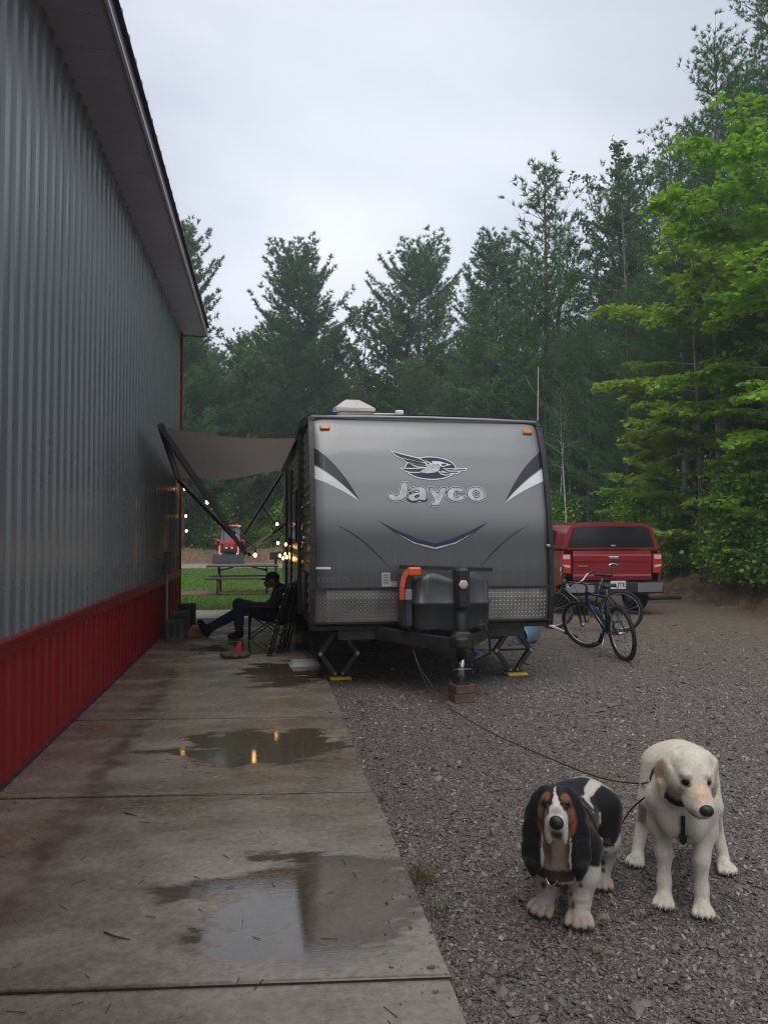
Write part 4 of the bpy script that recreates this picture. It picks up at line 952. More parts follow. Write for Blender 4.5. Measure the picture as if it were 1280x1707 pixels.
# electric tongue jack
JX, JYc = 1.36, -.58
MB().span((JX-.065, JYc-.09, .86), (JX+.065, JYc+.09, 1.245), ch=.025).build('jack_head', M_BLK, trl)
MB().lathe([(0, 0), (.045, .004), (.048, .012), (.03, .018), (0, .018)], 6, Matrix.Translation((JX-.005, JYc-.092, 1.09)) @ Matrix.Rotation(R(90), 4, 'X')).build('jack_badge', mat('badge_tan', (.45, .42, .35), .4), trl)
MB().tube([(JX, JYc, .40), (JX, JYc, .92)], .048, 16).build('jack_tube', M_CHAS, trl)
MB().box((JX, JYc, .60), (.16, .16, .10), ch=.02).build('jack_mount', M_CHAS, trl)
MB().tube([(JX, JYc, .17), (JX, JYc, .45)], .031, 16).build('jack_post', M_CHROME, trl)
MB().box((JX, JYc, .175), (.13, .13, .016), ch=.004).build('jack_foot', M_CHAS, trl)
MB().tube([(JX-.09, JYc-.03, .30), (JX+.09, JYc-.03, .30)], .006, 6).build('jack_pin', M_ALU, trl)
# safety chain: links
for i in range(13):
    z = .60-.032*i; c = Vector((JX+.085+.012*math.sin(i*.5)+.01*i/4, JYc-.02, z)); mb = MB()
    a = Matrix.Rotation(R(90*(i % 2)+20), 3, 'Z')
    mb.tube([a @ Vector((.011*math.cos(t), 0, .022*math.sin(t)))+c for t in [math.pi*2*k/10 for k in range(10)]], .0045, 5, closed=True); mb.build('chain_link', M_CHAS, trl)
# breakaway cable and plug lead
MB().tube([(JX+.10, JYc, .66), (JX+.20, JYc-.05, .72), (JX+.27, JYc-.02, .60), (JX+.28, JYc, .44), (JX+.20, JYc+.05, .38), (JX+.10, JYc+.1, .50)], .012, 8).build('plug_lead', M_BLK, trl)
MB().tube([(JX+.08, JYc+.05, .43), (JX+.15, JYc, .40), (JX+.22, JYc+.03, .42), (JX+.16, JYc+.06, .45)], .006, 6).build('cable_loop', mat('blue_cable', (.03, .10, .22), .4), trl)
MB().box((.99, -.33, .565), (.05, .02, .05), ch=.005).build('tongue_sticker', mat('tan_sticker', (.35, .30, .26), .5), trl)
MB().span((.9, -.30, .50), (1.12, .1, .66), ch=.02).build('breakaway_box', M_CHAS, trl)
# scissor jacks
def scissor(x, y):
    mb = MB(); t, m_, b = Vector((x, y, .49)), .275, Vector((x, y, .055)); w = .20
    L0, R0 = Vector((x-w, y, m_)), Vector((x+w, y, m_))
    for a, c in ((t+Vector((-.05, 0, 0)), L0), (t+Vector((.05, 0, 0)), R0), (b+Vector((-.04, 0, 0)), L0), (b+Vector((.04, 0, 0)), R0)):
        for dy_ in (-.03, .03): mb.bar(a+Vector((0, dy_, 0)), c+Vector((0, dy_, 0)), .012, .045, up=(0, 0, 1))
    o = mb.build('stabiliser_jack', mat('grey_jack_steel', (.055, .057, .062), .45, .5, col2=(.09, .085, .08), nscale=9), trl)
    MB().tube([L0-Vector((.05, 0, 0)), R0+Vector((.05, 0, 0))], .011, 8).build('screw_rod', M_CHAS, o)
    MB().box((x, y, .042), (.20, .11, .014)).build('foot_plate', M_CHAS, o); MB().box((x, y, .50), (.20, .12, .03)).build('top_plate', M_CHAS, o)
    for sx in (-1, 1):
        MB().tube([(x+sx*w, y-.045, m_), (x+sx*w, y+.045, m_)], .02, 10).build('pivot_pin', M_ALU, o); MB().tube([(x+sx*.04, y-.045, .062), (x+sx*.04, y+.045, .062)], .014, 8).build('foot_pin', M_ALU, o)
    return o
scissor(.345, .72); scissor(2.285, .66)
# things under the trailer's feet
wb = thing('wood_block', 'short weathered timber block under the tongue jack post', 'wood block', (1.80, 7.03, 0))
for i, (dx_, dz) in enumerate(((0, 0), (.004, .083))):
    MB().box((dx_, 0, .041+dz), (.20, .19, .079), rot=(0, 0, .1*i+.12), ch=.006).build('timber', mat('weathered_timber', (.10, .055, .038), .85, col2=(.17, .10, .07), nscale=4, nstretch=(1, 8, 6), bump=.5, bscale=30), wb)
ym = mat('yellow_pad_plastic', (.85, .50, .03), .4)
def pad(label, x, y):
    t = thing('levelling_pad', label, 'levelling pad', (x, y, 0), .1, 'yellow pads under the stabiliser jacks')
    MB().box((0, 0, .017), (.235, .22, .028), ch=.008).build('pad_body', ym, t)
    mb = MB()
    for i in range(4): mb.box((-.084+.056*i, 0, .0325), (.03, .18, .004))
    mb.build('grip_ribs', ym, t)
pad('yellow levelling pad under the left stabiliser jack', .775, 8.31); pad('yellow levelling pad under the right stabiliser jack', 2.72, 8.26)
# ================================================================== VEHICLES AND OBJECTS
M_TRED = mat('truck_red_paint', (.27, .010, .016), .22, .2, coat=.8, col2=(.24, .009, .014), nscale=1.5)
M_LAMP = mat('red_lens', (.42, .02, .02), .18, coat=.6)
trk = thing('pickup_truck', 'dark red pickup truck with matching cap, seen from behind', 'pickup truck', (6.58, 14.0, 0))
def ring_x(ys, half):     # half outline [(x,z)] from bottom to top centre, mirrored, lofted along y with per-station scale
    rings = []
    for y, sx, z0, sz in ys: rings.append([(x*sx, y, z0+z*sz) for x, z in half]+[(-x*sx, y, z0+z*sz) for x, z in half[::-1]])
    return rings
# bed sides with wheel arches
def arch(cy, r, z0, n=10): return [(cy+r*math.cos(t), .40+r*math.sin(t)) for t in [math.pi-math.pi*i/n for i in range(n+1)] if .40+r*math.sin(t) >= z0]
side = [(.02, .62), (.02, 1.24), (2.05, 1.27), (2.05, .50)]+[(.86+.46*math.cos(t), .42+.46*math.sin(t)) for t in [math.pi*(.03+.94*i/10) for i in range(11)]]+[(.34, .56)]
for s in (-1, 1):
    b = MB().prism(side, s*.955, s*1.005, lambda a, c, d: (d, a, c)).build('bed_side', M_TRED, trk, bevel=.012)
MB().span((-.95, .10, .60), (.95, 2.05, .66)).build('bed_floor', M_CHAS, trk)
# tailgate with pressed creases
tg = loft([[(-.80, .03, z), (-.80, y, z), (.80, y, z), (.80, .03, z)] for z, y in ((.685, .0), (.76, -.012), (.80, -.002), (1.02, -.004), (1.05, -.014), (1.15, -.014), (1.18, -.002), (1.245, .0), (1.262, .02))], smooth=False).build('tailgate', M_TRED, trk, bevel=.006)
MB().box((.02, -.022, 1.115), (.22, .03, .055), ch=.014).build('handle', M_CHROME, tg)
MB().lathe([(0, 0), (.085, .002), (.098, .0), (.10, -.006)], 24, Matrix.Translation((.02, -.014, .965)) @ Matrix.Diagonal((1, 1, .42, 1)) @ Matrix.Rotation(R(90), 4, 'X')).build('emblem_rim', M_CHROME, tg)
MB().lathe([(0, .0), (.08, .0)], 24, Matrix.Translation((.02, -.019, .965)) @ Matrix.Diagonal((1, 1, .36, 1)) @ Matrix.Rotation(R(90), 4, 'X')).build('emblem', mat('emblem_dark', (.05, .06, .09), .25, .5), tg)
MB().box((-.60, -.010, .955), (.19, .012, .022), ch=.004).build('badge', mat('badge_bronze', (.35, .24, .20), .35, .6), tg)
for s in (-1, 1):
    l_ = MB().prism([(s*.835, .815), (s*.97, .815), (s*1.012, .95), (s*1.012, 1.19), (s*.835, 1.19)], -.012, .12, lambda a, c, d: (a, d, c)).build('tail_lamp', M_LAMP, trk, bevel=.01)
    MB().prism([(s*.86, 1.09), (s*1.0, 1.09), (s*1.0, 1.17), (s*.86, 1.17)], -.016, -.012, lambda a, c, d: (a, d, c)).build('reflector', mat('clear_lens', (.7, .45, .42), .15, coat=.5), l_)
    MB().prism([(s*.86, .92), (s*1.0, .95), (s*1.0, .99), (s*.86, .97)], -.016, -.012, lambda a, c, d: (a, d, c)).build('reflector', MATS['clear_lens'], l_)
# bumper
bu = loft([[(-1.0, .08, z), (-1.0, -.10+o_, z), (-.42, -.15+o_, z), (.42, -.15+o_, z), (1.0, -.10+o_, z), (1.0, .08, z)] for z, o_ in ((.43, .03), (.47, 0), (.62, 0), (.645, .03))], smooth=False).build('bumper', M_BLK, trk)
for s in (-1, 1): MB().prism([(s*.44, .46), (s*.97, .46), (s*.99, .635), (s*.44, .635)], -.158, -.10, lambda a, c, d: (a, d+(abs(a)-.44)*.09, c)).build('bumper_corner', mat('dull_chrome', (.33, .33, .33), .38, .8), bu)
pl_ = MB().box((.04, -.162, .60), (.31, .012, .155), ch=.004).build('licence_plate', mat('plate_white', (.62, .62, .64), .4), bu)
text_mesh('JTE', .12, 'plate_lettering', mat('plate_ink', (.05, .05, .09), .5), pl_, Matrix.Translation((.10, -.1695, .595)) @ Matrix.Rotation(R(90), 4, 'X'), bold=.003)
MB().span((-.06, -.14, .40), (.06, .2, .47)).build('tow_hitch', M_CHAS, trk)
# cap (topper)
half = [(.985, 0), (.965, .10), (.86, .40), (.78, .48), (.55, .515), (0, .53)]
cap_t = loft(ring_x([(.05, 1.0, 1.275, 1.0), (.16, 1.0, 1.275, 1.0), (1.2, 1.0, 1.275, 1.03), (1.98, .985, 1.275, 1.03)], half), smooth=True).build('topper', M_TRED, trk)
MB().prism([(-.88, .035), (.88, .035), (.755, .415), (.60, .445), (-.60, .445), (-.755, .415)], -.004, .046, lambda a, c, d: (a, d+.0, 1.275+c)).build('rear_window', M_GLASS, cap_t)
MB().prism([(-.92, .002), (.92, .002), (.92, .033), (-.92, .033)], -.012, .046, lambda a, c, d: (a, d, 1.275+c)).build('rear_window_frame', M_TRED, cap_t)
MB().box((.02, -.012, 1.345), (.09, .02, .028), ch=.006).build('latch', M_CHROME, cap_t)
for s in (-1, 1): MB().add([(s*.978, .5, 1.36), (s*.978, 1.8, 1.36), (s*.892, 1.7, 1.64), (s*.892, .62, 1.64)], [(0, 1, 2, 3)]).build('side_window', M_GLASS, cap_t)
# cab and nose
half = [(.97, 0), (1.0, .35), (.985, .66), (.80, 1.13), (.70, 1.22), (0, 1.25)]
cab = loft(ring_x([(2.08, 1.0, .55, 1.0), (2.5, 1.0, .55, 1.005), (3.3, 1.0, .55, 1.0), (3.75, .99, .55, .90), (4.25, .98, .55, .54), (5.3, .96, .55, .48), (5.62, .90, .55, .38)], half), smooth=False).build('cab', M_TRED, trk, bevel=.02)
for s in (-1, 1):
    MB().add([(s*.985, 2.25, 1.24), (s*.985, 3.2, 1.24), (s*.84, 3.1, 1.70), (s*.84, 2.35, 1.70)], [(0, 1, 2, 3)]).build('side_window', M_GLASS, cab)
    MB().box((s*1.10, 3.55, 1.25), (.16, .12, .24), ch=.03).build('mirror', M_BLK, cab)
MB().box((0, .12, 1.76), (.25, .03, .02)).build('stop_lamp', M_LAMP, cap_t)
for s in (-1, 1):
    for y in (.86, 4.65):
        Mx = Matrix.Translation((s*.88, y, .395)) @ Matrix.Rotation(R(90), 4, 'Y')
        t = MB().lathe([(.2, -.11), (.33, -.13), (.385, -.11), (.395, -.06), (.395, .06), (.385, .11), (.33, .13), (.2, .11)], 28, Mx).build('wheel', M_TYRE, trk); MB().lathe([(0, -.06), (.12, -.08), (.21, -.115), (.22, -.09), (.22, .09), (.21, .115), (.12, .08), (0, .06)], 20, Mx).build('rim', M_ALU, t)
MB().span((-.8, .72, .33), (.8, 1.0, .46)).build('rear_axle', M_CHAS, trk)
MB().span((-.75, .0, .44), (.75, 4.0, .56)).build('chassis', M_CHAS, trk)
MB().tube([(.7, .9, .36), (.74, .2, .33), (.80, -.05, .32)], .03, 8).build('exhaust_pipe', M_CHAS, trk)

# ------------------------------------------------------------------ bicycles
def bicycle(label, loc, rz, lean, steer, frame_m, group):
    root = thing('bicycle', label, 'bicycle', loc, 0, group); root.rotation_euler = (lean, 0, rz)
    r = .315; wb = 1.06; hub_r, hub_f = Vector((0, 0, r+.025)), Vector((wb, 0, r+.025))
    bb = Vector((.42, 0, .30)); seat = Vector((.30, 0, .80)); hd_t = Vector((.86, 0, .83)); hd_b = Vector((.91, 0, .68)); st_top = Vector((.27, 0, .90))
    mb = MB(); mb.tube([bb, hd_b], .024, 8); mb.tube([bb, seat], .017, 8); mb.tube([seat+Vector((0, 0, -.04)), hd_t+Vector((.015, 0, -.05))], .018, 8); mb.tube([hd_t, hd_b], .023, 8)
    for s in (-1, 1):
        mb.tube([bb+Vector((0, s*.03, 0)), hub_r+Vector((0, s*.065, 0))], .010, 6); mb.tube([seat+Vector((0, s*.015, -.05)), hub_r+Vector((0, s*.065, 0))], .009, 6)
    mb.build('frame', frame_m, root)
    Ms = Matrix.Translation(hd_b) @ Matrix.Rotation(steer, 4, (hd_t-hd_b).normalized()) @ Matrix.Translation(-hd_b)
    def wheel(c, M=None):
        mb = MB(); T = lambda p: (M @ Vector(p) if M is not None else Vector(p))
        n = 40; pts = [T(c+Vector((r*math.cos(2*math.pi*i/n), 0, r*math.sin(2*math.pi*i/n)))) for i in range(n)]
        mb.tube(pts, .026, 8, closed=True); w = mb.build('wheel', M_TYRE, root)
        MB().tube([T(c+Vector(((r-.03)*math.cos(2*math.pi*i/n), 0, (r-.03)*math.sin(2*math.pi*i/n)))) for i in range(n)], .011, 6, closed=True).build('rim', M_ALU, w)
        sp = MB()
        for i in range(20):
            a = 2*math.pi*i/20; y = .025*(1 if i % 2 else -1); b_ = a+.35*(1 if i % 4 < 2 else -1)
            sp.tube([T(c+Vector((.02*math.cos(b_), y, .02*math.sin(b_)))), T(c+Vector(((r-.035)*math.cos(a), 0, (r-.035)*math.sin(a))))], .0016, 3, cap=False)
        tag(sp.build('spokes', M_ALU, w), kind='stuff'); MB().tube([T(c+Vector((0, -.05, 0))), T(c+Vector((0, .05, 0)))], .02, 10).build('hub', M_ALU, w)
    wheel(hub_r); wheel(hub_f, Ms)
    tk = MB()                                               # knobbly rear tread
    for i in range(52):
        a = 2*math.pi*i/52
        for s in (-1, 1): tk.box(hub_r+Vector(((r+.024)*math.cos(a+.03*s), s*.013, (r+.024)*math.sin(a+.03*s))), (.012, .016, .012), rot=(0, -a, 0))
    tag(tk.build('tread_knobs', M_TYRE, root), kind='stuff')
    mb = MB(); cr = hd_b+Vector((.01, 0, -.02)); T = lambda p: Ms @ Vector(p)
    for s in (-1, 1): mb.tube([T(cr+Vector((0, s*.055, -.01))), T(Vector((wb-.02, s*.055, .6))), T(hub_f+Vector((0, s*.055, 0)))], [.017, .017, .011], 8)
    mb.bar(T(cr+Vector((0, -.07, 0))), T(cr+Vector((0, .07, 0))), .035, .04); mb.build('fork', M_BLK, root)
    mb = MB(); mb.tube([T(hd_t), T(hd_t+Vector((-.01, 0, .06))), T(hd_t+Vector((.07, 0, .11)))], .016, 8); st_ = mb.build('stem', M_BLK, root)
    h0 = hd_t+Vector((.07, 0, .11)); hb = [h0+Vector(q) for q in ((-.05, -.31, .05), (-.02, -.17, .05), (0, -.06, .0), (0, .06, 0), (-.02, .17, .05), (-.05, .31, .05))]
    MB().tube([T(p) for p in hb], .0125, 8).build('handlebar', M_CHROME, root)
    for s in (0, -1):
        a, b = (hb[0], hb[1]) if s == 0 else (hb[-1], hb[-2]); MB().tube([T(a), T(a.lerp(b, .8))], .018, 8).build('grip', M_BLK, root)
        MB().tube([T(a.lerp(b, .95)), T(a.lerp(b, .6)+Vector((.05, 0, -.03))), T(a.lerp(b, .1)+Vector((.06, 0, -.03)))], .006, 5).build('brake_lever', M_ALU, root)
    MB().tube([T(hb[2]+Vector((.02, 0, 0))), T(h0+Vector((.10, .02, -.02))), T(Vector((.95, .06, .70))), Vector((.75, .03, .72))], .004, 5).build('brake_cable', M_BLK, root)
    MB().tube([seat+Vector((0, 0, -.05)), st_top], .014, 8).build('seat_post', M_ALU, root)
    sd = [[(x, y*w*k, z) for y, k in ((-1, 1), (-.6, .98), (0, .9), (.6, .98), (1, 1))] for x, w, z in ((.12, .07, .935), (.18, .082, .94), (.25, .06, .935), (.33, .028, .93), (.40, .018, .922))]
    mb = MB(); vs = [p for q in sd for p in q]+[(x, y, z-.045+.02*(1-abs(y)/.08)) for q in sd for x, y, z in q]; fs = []
    for o_ in (0, 25):
        for i in range(4):
            for j in range(4): a = o_+i*5+j; fs.append((a, a+1, a+6, a+5))
    for i in range(4):
        for j in (0, 4): a = i*5+j; fs.append((a, a+5, a+30, a+25))
    for j in range(4):
        for i in (0, 4): a = i*5+j; fs.append((a, a+1, a+26, a+25))
    mb.add(vs, fs, True); mb.build('saddle', M_BLK, root)
    Mc = Matrix.Translation(bb+Vector((0, -.05, 0))) @ Matrix.Rotation(R(90), 4, 'X')
    MB().lathe([(.03, -.002), (.09, -.002), (.095, 0), (.09, .002), (.03, .002)], 24, Mc).build('chainring', M_ALU, root)
    for s, a in ((-1, 2.2), (1, 2.2+math.pi)):
        e_ = bb+Vector((.17*math.cos(a), s*.075, .17*math.sin(a))); MB().bar(bb+Vector((0, s*.07, 0)), e_, .014, .024, up=(0, 1, 0)).build('crank', M_BLK, root); MB().box(e_+Vector((0, s*.05, 0)), (.09, .08, .022), ch=.005).build('pedal', M_BLK, root)
    mb = MB(); mb.tube([bb+Vector((0, -.05, .09)), hub_r+Vector((0, -.05, .035))], .004, 4); mb.tube([bb+Vector((0, -.05, -.09)), hub_r+Vector((.02, -.05, -.12)), hub_r+Vector((0, -.05, -.035))], .004, 4); mb.build('chain', M_CHAS, root)
    MB().box(hub_r+Vector((.02, -.055, -.07)), (.03, .02, .09), ch=.005).build('derailleur', M_ALU, root)
    MB().tube([bb+Vector((-.05, .04, 0)), Vector((.30, .20, .03))], .007, 6).build('kickstand', M_ALU, root)
    MB().tube([Vector((.62, 0, .50)), Vector((.72, 0, .60))], .0, 6) if False else None
    return root
bicycle('navy mountain bike standing nearest, front wheel turned towards the trailer', (4.36, 8.95, 0), R(91), R(-7), R(34), mat('navy_bike_paint', (.012, .020, .07), .2, .3, coat=.7), 'bicycles beside the trailer')
bicycle('black bicycle standing behind the navy bike, partly hidden by the trailer', (5.60, 11.62, 0), R(150), R(-5), R(12), mat('black_bike_paint', (.016, .016, .018), .25, .2, coat=.6), 'bicycles beside the trailer')
pl = thing('white_pole', 'white tube with black grip leaning low behind the bicycles', 'pole', (4.35, 10.9, 0))
MB().tube([(-.55, -.1, .36), (.0, 0, .12)], .022, 10).build('tube', M_WHT, pl); MB().tube([(0, 0, .12), (.22, .03, .025)], [.026, .026], 10).build('grip', M_BLK, pl)
MB().box((-.5, -.05, .15), (.1, .1, .3), ch=.01).build('foot', M_BLK, pl)
bk = thing('blue_bucket', 'pale blue plastic bucket lying on its side by the trailer', 'bucket', (3.80, 10.72, 0))
Mb = Matrix.Translation((.05, 0, .15)) @ Matrix.Rotation(R(-98), 4, 'Y') @ Matrix.Rotation(R(25), 4, 'X')
MB().lathe([(0, .02), (.105, .02), (.11, 0), (.15, .30), (.16, .30), (.16, .315), (.145, .315), (.105, .03)], 24, Mb).build('bucket_body', mat('pale_blue_plastic', (.22, .36, .50), .45, col2=(.27, .41, .54), nscale=4), bk)
MB().tube([Mb @ Vector((.16*math.cos(t), .16*math.sin(t), .30-.10*math.sin(t))) for t in [math.pi*i/12 for i in range(13)]], .004, 5).build('bail', M_BLK, bk)

# ------------------------------------------------------------------ tractor
trc = thing('tractor', 'red compact tractor with cab and front bucket facing the lawn', 'tractor', (-2.05, 42.0, 0))
M_TR = mat('tractor_red', (.55, .012, .016), .3, coat=.5)
MB().add([(-.83, 0, .06), (.83, 0, .06), (.83, .12, .50), (-.83, .12, .50), (-.83, .55, .05), (.83, .55, .05), (.83, .60, .50), (-.83, .60, .50)], [(0, 1, 2, 3), (4, 7, 6, 5), (0, 4, 5, 1), (0, 3, 7, 4), (1, 5, 6, 2)]).build('bucket', mat('bucket_dark', (.02, .021, .023), .5, .3), trc)
MB().box((0, -.005, .055), (1.68, .05, .03)).build('bucket_lip', M_CHAS, trc)
for s in (-1, 1):
    mb = MB(); mb.bar((s*.50, .6, .35), (s*.50, 1.1, .95), .08, .13); mb.bar((s*.50, 1.05, .92), (s*.50, 2.0, 1.25), .08, .13); mb.build('loader_arm', M_TR, trc)
    MB().bar((s*.50, 1.9, .5), (s*.50, 2.0, 1.3), .10, .14).build('loader_post', M_TR, trc); MB().tube([(s*.42, .75, .25), (s*.42, 1.5, .9)], .03, 8).build('cylinder', M_CHROME, trc)
MB().bar((-.5, .75, .42), (.5, .75, .42), .07, .07).build('torque_tube', M_TR, trc)
loft([[(x*w, y, z0+zz_*h) for x, zz_ in ((-.30, 0), (-.34, .5), (-.28, .85), (-.12, 1), (.12, 1), (.28, .85), (.34, .5), (.30, 0))] for y, w, z0, h in ((1.15, .9, .62, .46), (1.3, 1, .60, .56), (2.4, 1.05, .6, .70))]).build('hood', M_TR, trc)
g_ = MB().box((0, 1.13, .78), (.50, .05, .30), ch=.02).build('grille', M_BLK, trc)
for s in (-1, 1): MB().lathe([(0, 0), (.075, 0), (.08, .02)], 14, Matrix.Translation((s*.15, 1.10, .86)) @ Matrix.Diagonal((1, 1, .7, 1)) @ Matrix.Rotation(R(90), 4, 'X')).build('headlamp', mat('headlamp_glass', (.75, .75, .72), .15), g_)
for s in (-1, 1):
    for y in (2.5, 3.75): MB().bar((s*.60, y, 1.0), (s*.55, y+.05, 2.0), .07, .07).build('cab_post', M_BLK, trc)
    MB().add([(s*.60, 2.55, 1.0), (s*.60, 3.7, 1.0), (s*.55, 3.72, 1.98), (s*.55, 2.6, 1.98)], [(0, 1, 2, 3)]).build('side_window', M_GLASS, trc)
MB().add([(-.55, 2.5, 1.10), (.55, 2.5, 1.10), (.52, 2.56, 1.98), (-.52, 2.56, 1.98)], [(0, 1, 2, 3)]).build('windscreen', mat('tractor_glass', (.20, .23, .25), .08, coat=.5), trc)
MB().box((0, 3.15, 2.06), (1.30, 1.5, .13), ch=.05).build('cab_roof', M_TR, trc)
for s in (-1, 1): MB().box((s*.5, 2.38, 2.03), (.16, .06, .06), ch=.01).build('work_lamp', MATS['headlamp_glass'], trc)
MB().box((0, 2.9, .85), (1.1, 1.2, .5), ch=.05).build('cab_base', M_BLK, trc)
for s in (-1, 1):
    MB().box((s*.68, 3.3, 1.22), (.36, .95, .12), ch=.05).build('fender', M_TR, trc); MB().box((s*.78, 2.7, 1.15), (.10, .10, .30), ch=.02).build('side_lamp', M_TR, trc)
    for x, y, rr_, w in ((.52, 1.55, .34, .20), (.66, 3.4, .58, .32)):
        Mx = Matrix.Translation((s*x, y, rr_)) @ Matrix.Rotation(R(90), 4, 'Y'); t = MB().lathe([(rr_*.5, -w/2), (rr_*.94, -w/2), (rr_, -w/3), (rr_, w/3), (rr_*.94, w/2), (rr_*.5, w/2)], 24, Mx).build('wheel', M_TYRE, trc)
        MB().lathe([(0, -w/3), (rr_*.48, -w/2), (rr_*.52, 0), (rr_*.48, w/2), (0, w/3)], 18, Mx).build('rim', mat('rim_grey', (.3, .3, .3), .4), t)
MB().tube([(-.36, 2.2, 1.2), (-.36, 2.2, 2.3)], .02, 6).build('exhaust_stack', M_CHAS, trc)

# ------------------------------------------------------------------ picnic table
pt_ = thing('picnic_table', 'dark picnic table with tube legs standing on the lawn', 'picnic table', (-.62, 20.75, 0))
M_PW = mat('dark_table_boards', (.045, .040, .038), .6, col2=(.09, .08, .075), nscale=4, nstretch=(.6, 9, 9), bump=.3, bscale=30)
M_PM = mat('galvanised_tube', (.12, .12, .12), .4, .8)
for i in range(5): MB().box((0, -.34+.17*i, .735), (1.86, .155, .042), ch=.006).build('table_plank', M_PW, pt_)
for s in (-1, 1):
    for i in range(2): MB().box((0, s*(.62+.15*i), .44), (1.86, .14, .042), ch=.006).build('bench_plank', M_PW, pt_)
for s in (-1, 1):
    x = s*.62
    for q in (-1, 1):
        MB().tube([(x, q*.78, .41), (x, q*.72, .03), (x+.02, q*.40, .03), (x, q*.28, .70)], .021, 8).build('leg', M_PM, pt_)
        MB().tube([(x, q*.30, .62), (x-s*.38, 0, .70)], .015, 6).build('brace', M_PM, pt_)
    MB().tube([(x, -.76, .40), (x, .76, .40)], .02, 8).build('cross_bar', M_PM, pt_); MB().tube([(x, -.4, .70), (x, .4, .70)], .02, 8).build('cross_bar', M_PM, pt_)
gr = thing('lawn_grill', 'small dark post grill beyond the picnic table at the trailer corner', 'grill', (.30, 26.0, 0))
MB().tube([(0, 0, 0), (0, 0, .75)], .04, 8).build('post', M_CHAS, gr); MB().box((0, 0, .86), (.42, .4, .24), ch=.02).build('fire_box', M_CHAS, gr); MB().box((.0, -.2, 1.0), (.44, .03, .05)).build('grate_handle', M_ALU, gr)

# ------------------------------------------------------------------ things on the slab
ZS = .042
M_BLOCKC = mat('grey_block', (.07, .068, .066), .9, col2=(.13, .125, .12), nscale=5, bump=.5, bscale=40)
M_TIMB = MATS['weathered_timber']; M_DKW = mat('dark_stained_wood', (.035, .028, .024), .8, col2=(.07, .055, .045), nscale=4, nstretch=(1, 6, 6))
def block(label, loc, size, rz, m): 
    t = thing('concrete_block', label, 'block', loc, rz, 'blocks piled against the wall'); x, y, z = size
    mb = MB(); mb.box((0, 0, z/2), size, ch=.012); o = mb.build('block_body', m, t)
    MB().span((-x*.28, -y/2-.003, z*.18), (-x*.05, -y/2+.02, z*.82), ch=.008).build('core_hole', M_CHAS, t); MB().span((x*.05, -y/2-.003, z*.18), (x*.28, -y/2+.02, z*.82), ch=.008).build('core_hole', M_CHAS, t)
block('grey block leaning nearest the slab at the wall', (-1.30, 11.35, ZS), (.26, .22, .30), .15, M_BLOCKC)
block('grey block set behind, topmost of the wall pile', (-1.27, 11.85, ZS), (.26, .22, .37), -.05, M_BLOCKC)
block('dark block at the back end of the wall pile', (-1.22, 12.35, ZS), (.26, .24, .44), .1, M_DKW)
ch_ = thing('firewood_log', 'yellow-brown split log lying beside the block pile', 'log', (-1.06, 11.85, ZS))
MB().prism([(-.09, 0), (.10, 0), (.13, .06), (.06, .14), (-.05, .15), (-.11, .07)], -.16, .16, lambda a, c, d: (a, d, c)).build('split_wood', mat('fresh_wood', (.36, .19, .07), .8, col2=(.22, .11, .04), nscale=5), ch_, bevel=.012)
st = thing('garden_ornament', 'small red cone on a mossy stone ring on the wet slab', 'ornament', (-.38, 9.70, ZS))
rgx = random.Random(4)
for i in range(8):
    a = i*math.pi/4; MB().ball((.13*math.cos(a), .11*math.sin(a), .035), (.06, .05, .035), 8, 6).build('stone', mat('mossy_stone', (.06, .062, .04), .9, col2=(.11, .11, .085), nscale=20, bump=.6, bscale=60), st)
MB().lathe([(.062, .02), (.05, .07), (.034, .12), (.016, .16), (0, .178)], 14, Matrix.Translation((.03, 0, .03)) @ Matrix.Rotation(R(10), 4, 'Y')).build('red_cone', mat('red_felt', (.45, .02, .025), .8, bump=.3, bscale=50), st)
MB().ball((-.05, -.02, .05), (.06, .06, .04), 10, 6).build('moss', MATS['mossy_stone'], st)
wt = thing('white_tray', 'upturned white plastic tray on the slab under the trailer corner', 'tray', (.44, 9.02, ZS), .05)
loft([[(x*s_, y*s_, z) for x, y in ((-.16, -.13), (.16, -.13), (.16, .13), (-.16, .13))] for z, s_ in ((0, 1.12), (.010, 1.12), (.011, 1.03), (.05, .9))], smooth=False).build('tray_body', mat('white_tray_plastic', (.42, .41, .41), .5), wt, bevel=.006)

# folded lawn chairs leaning on the trailer
M_FT = mat('dark_tube', (.03, .03, .032), .3, .7); M_WEB = mat('dark_sling', (.012, .012, .014), .8)
def folded_chair(label, x, y, tilt, rz):
    t = thing('folded_lawn_chair', label, 'folding chair', (x, y, ZS), rz, 'folded chairs leaning on the trailer'); t.rotation_euler = (0, tilt, rz)
    for i in range(2):
        a = .035*i
        MB().tube([(a, -.24, .0), (a, -.24, .88), (a, -.20, .93), (a, .20, .93), (a, .24, .88), (a, .24, .0)], .012, 8).build('chair_frame', M_FT, t)
        MB().span((a-.004, -.22, .40), (a+.004, .22, .88)).build('sling', M_WEB, t)
    MB().tube([(.015, -.25, .08), (.015, .25, .08)], .010, 6).build('foot_bar', M_FT, t)
    mb = MB()
    for k in range(5):
        MB().ball((-.016, -.24, .12+.17*k), .012, 8, 5).build('rivet', M_ALU, t)
        MB().ball((-.016, .24, .12+.17*k), .012, 8, 5).build('rivet', M_ALU, t)
    return t
folded_chair('folded dark chair leaning on the trailer, nearest the camera', .10, 9.95, R(16), R(-20)); folded_chair('folded dark chair leaning closest to the trailer wall', .20, 10.15, R(13), R(-14))

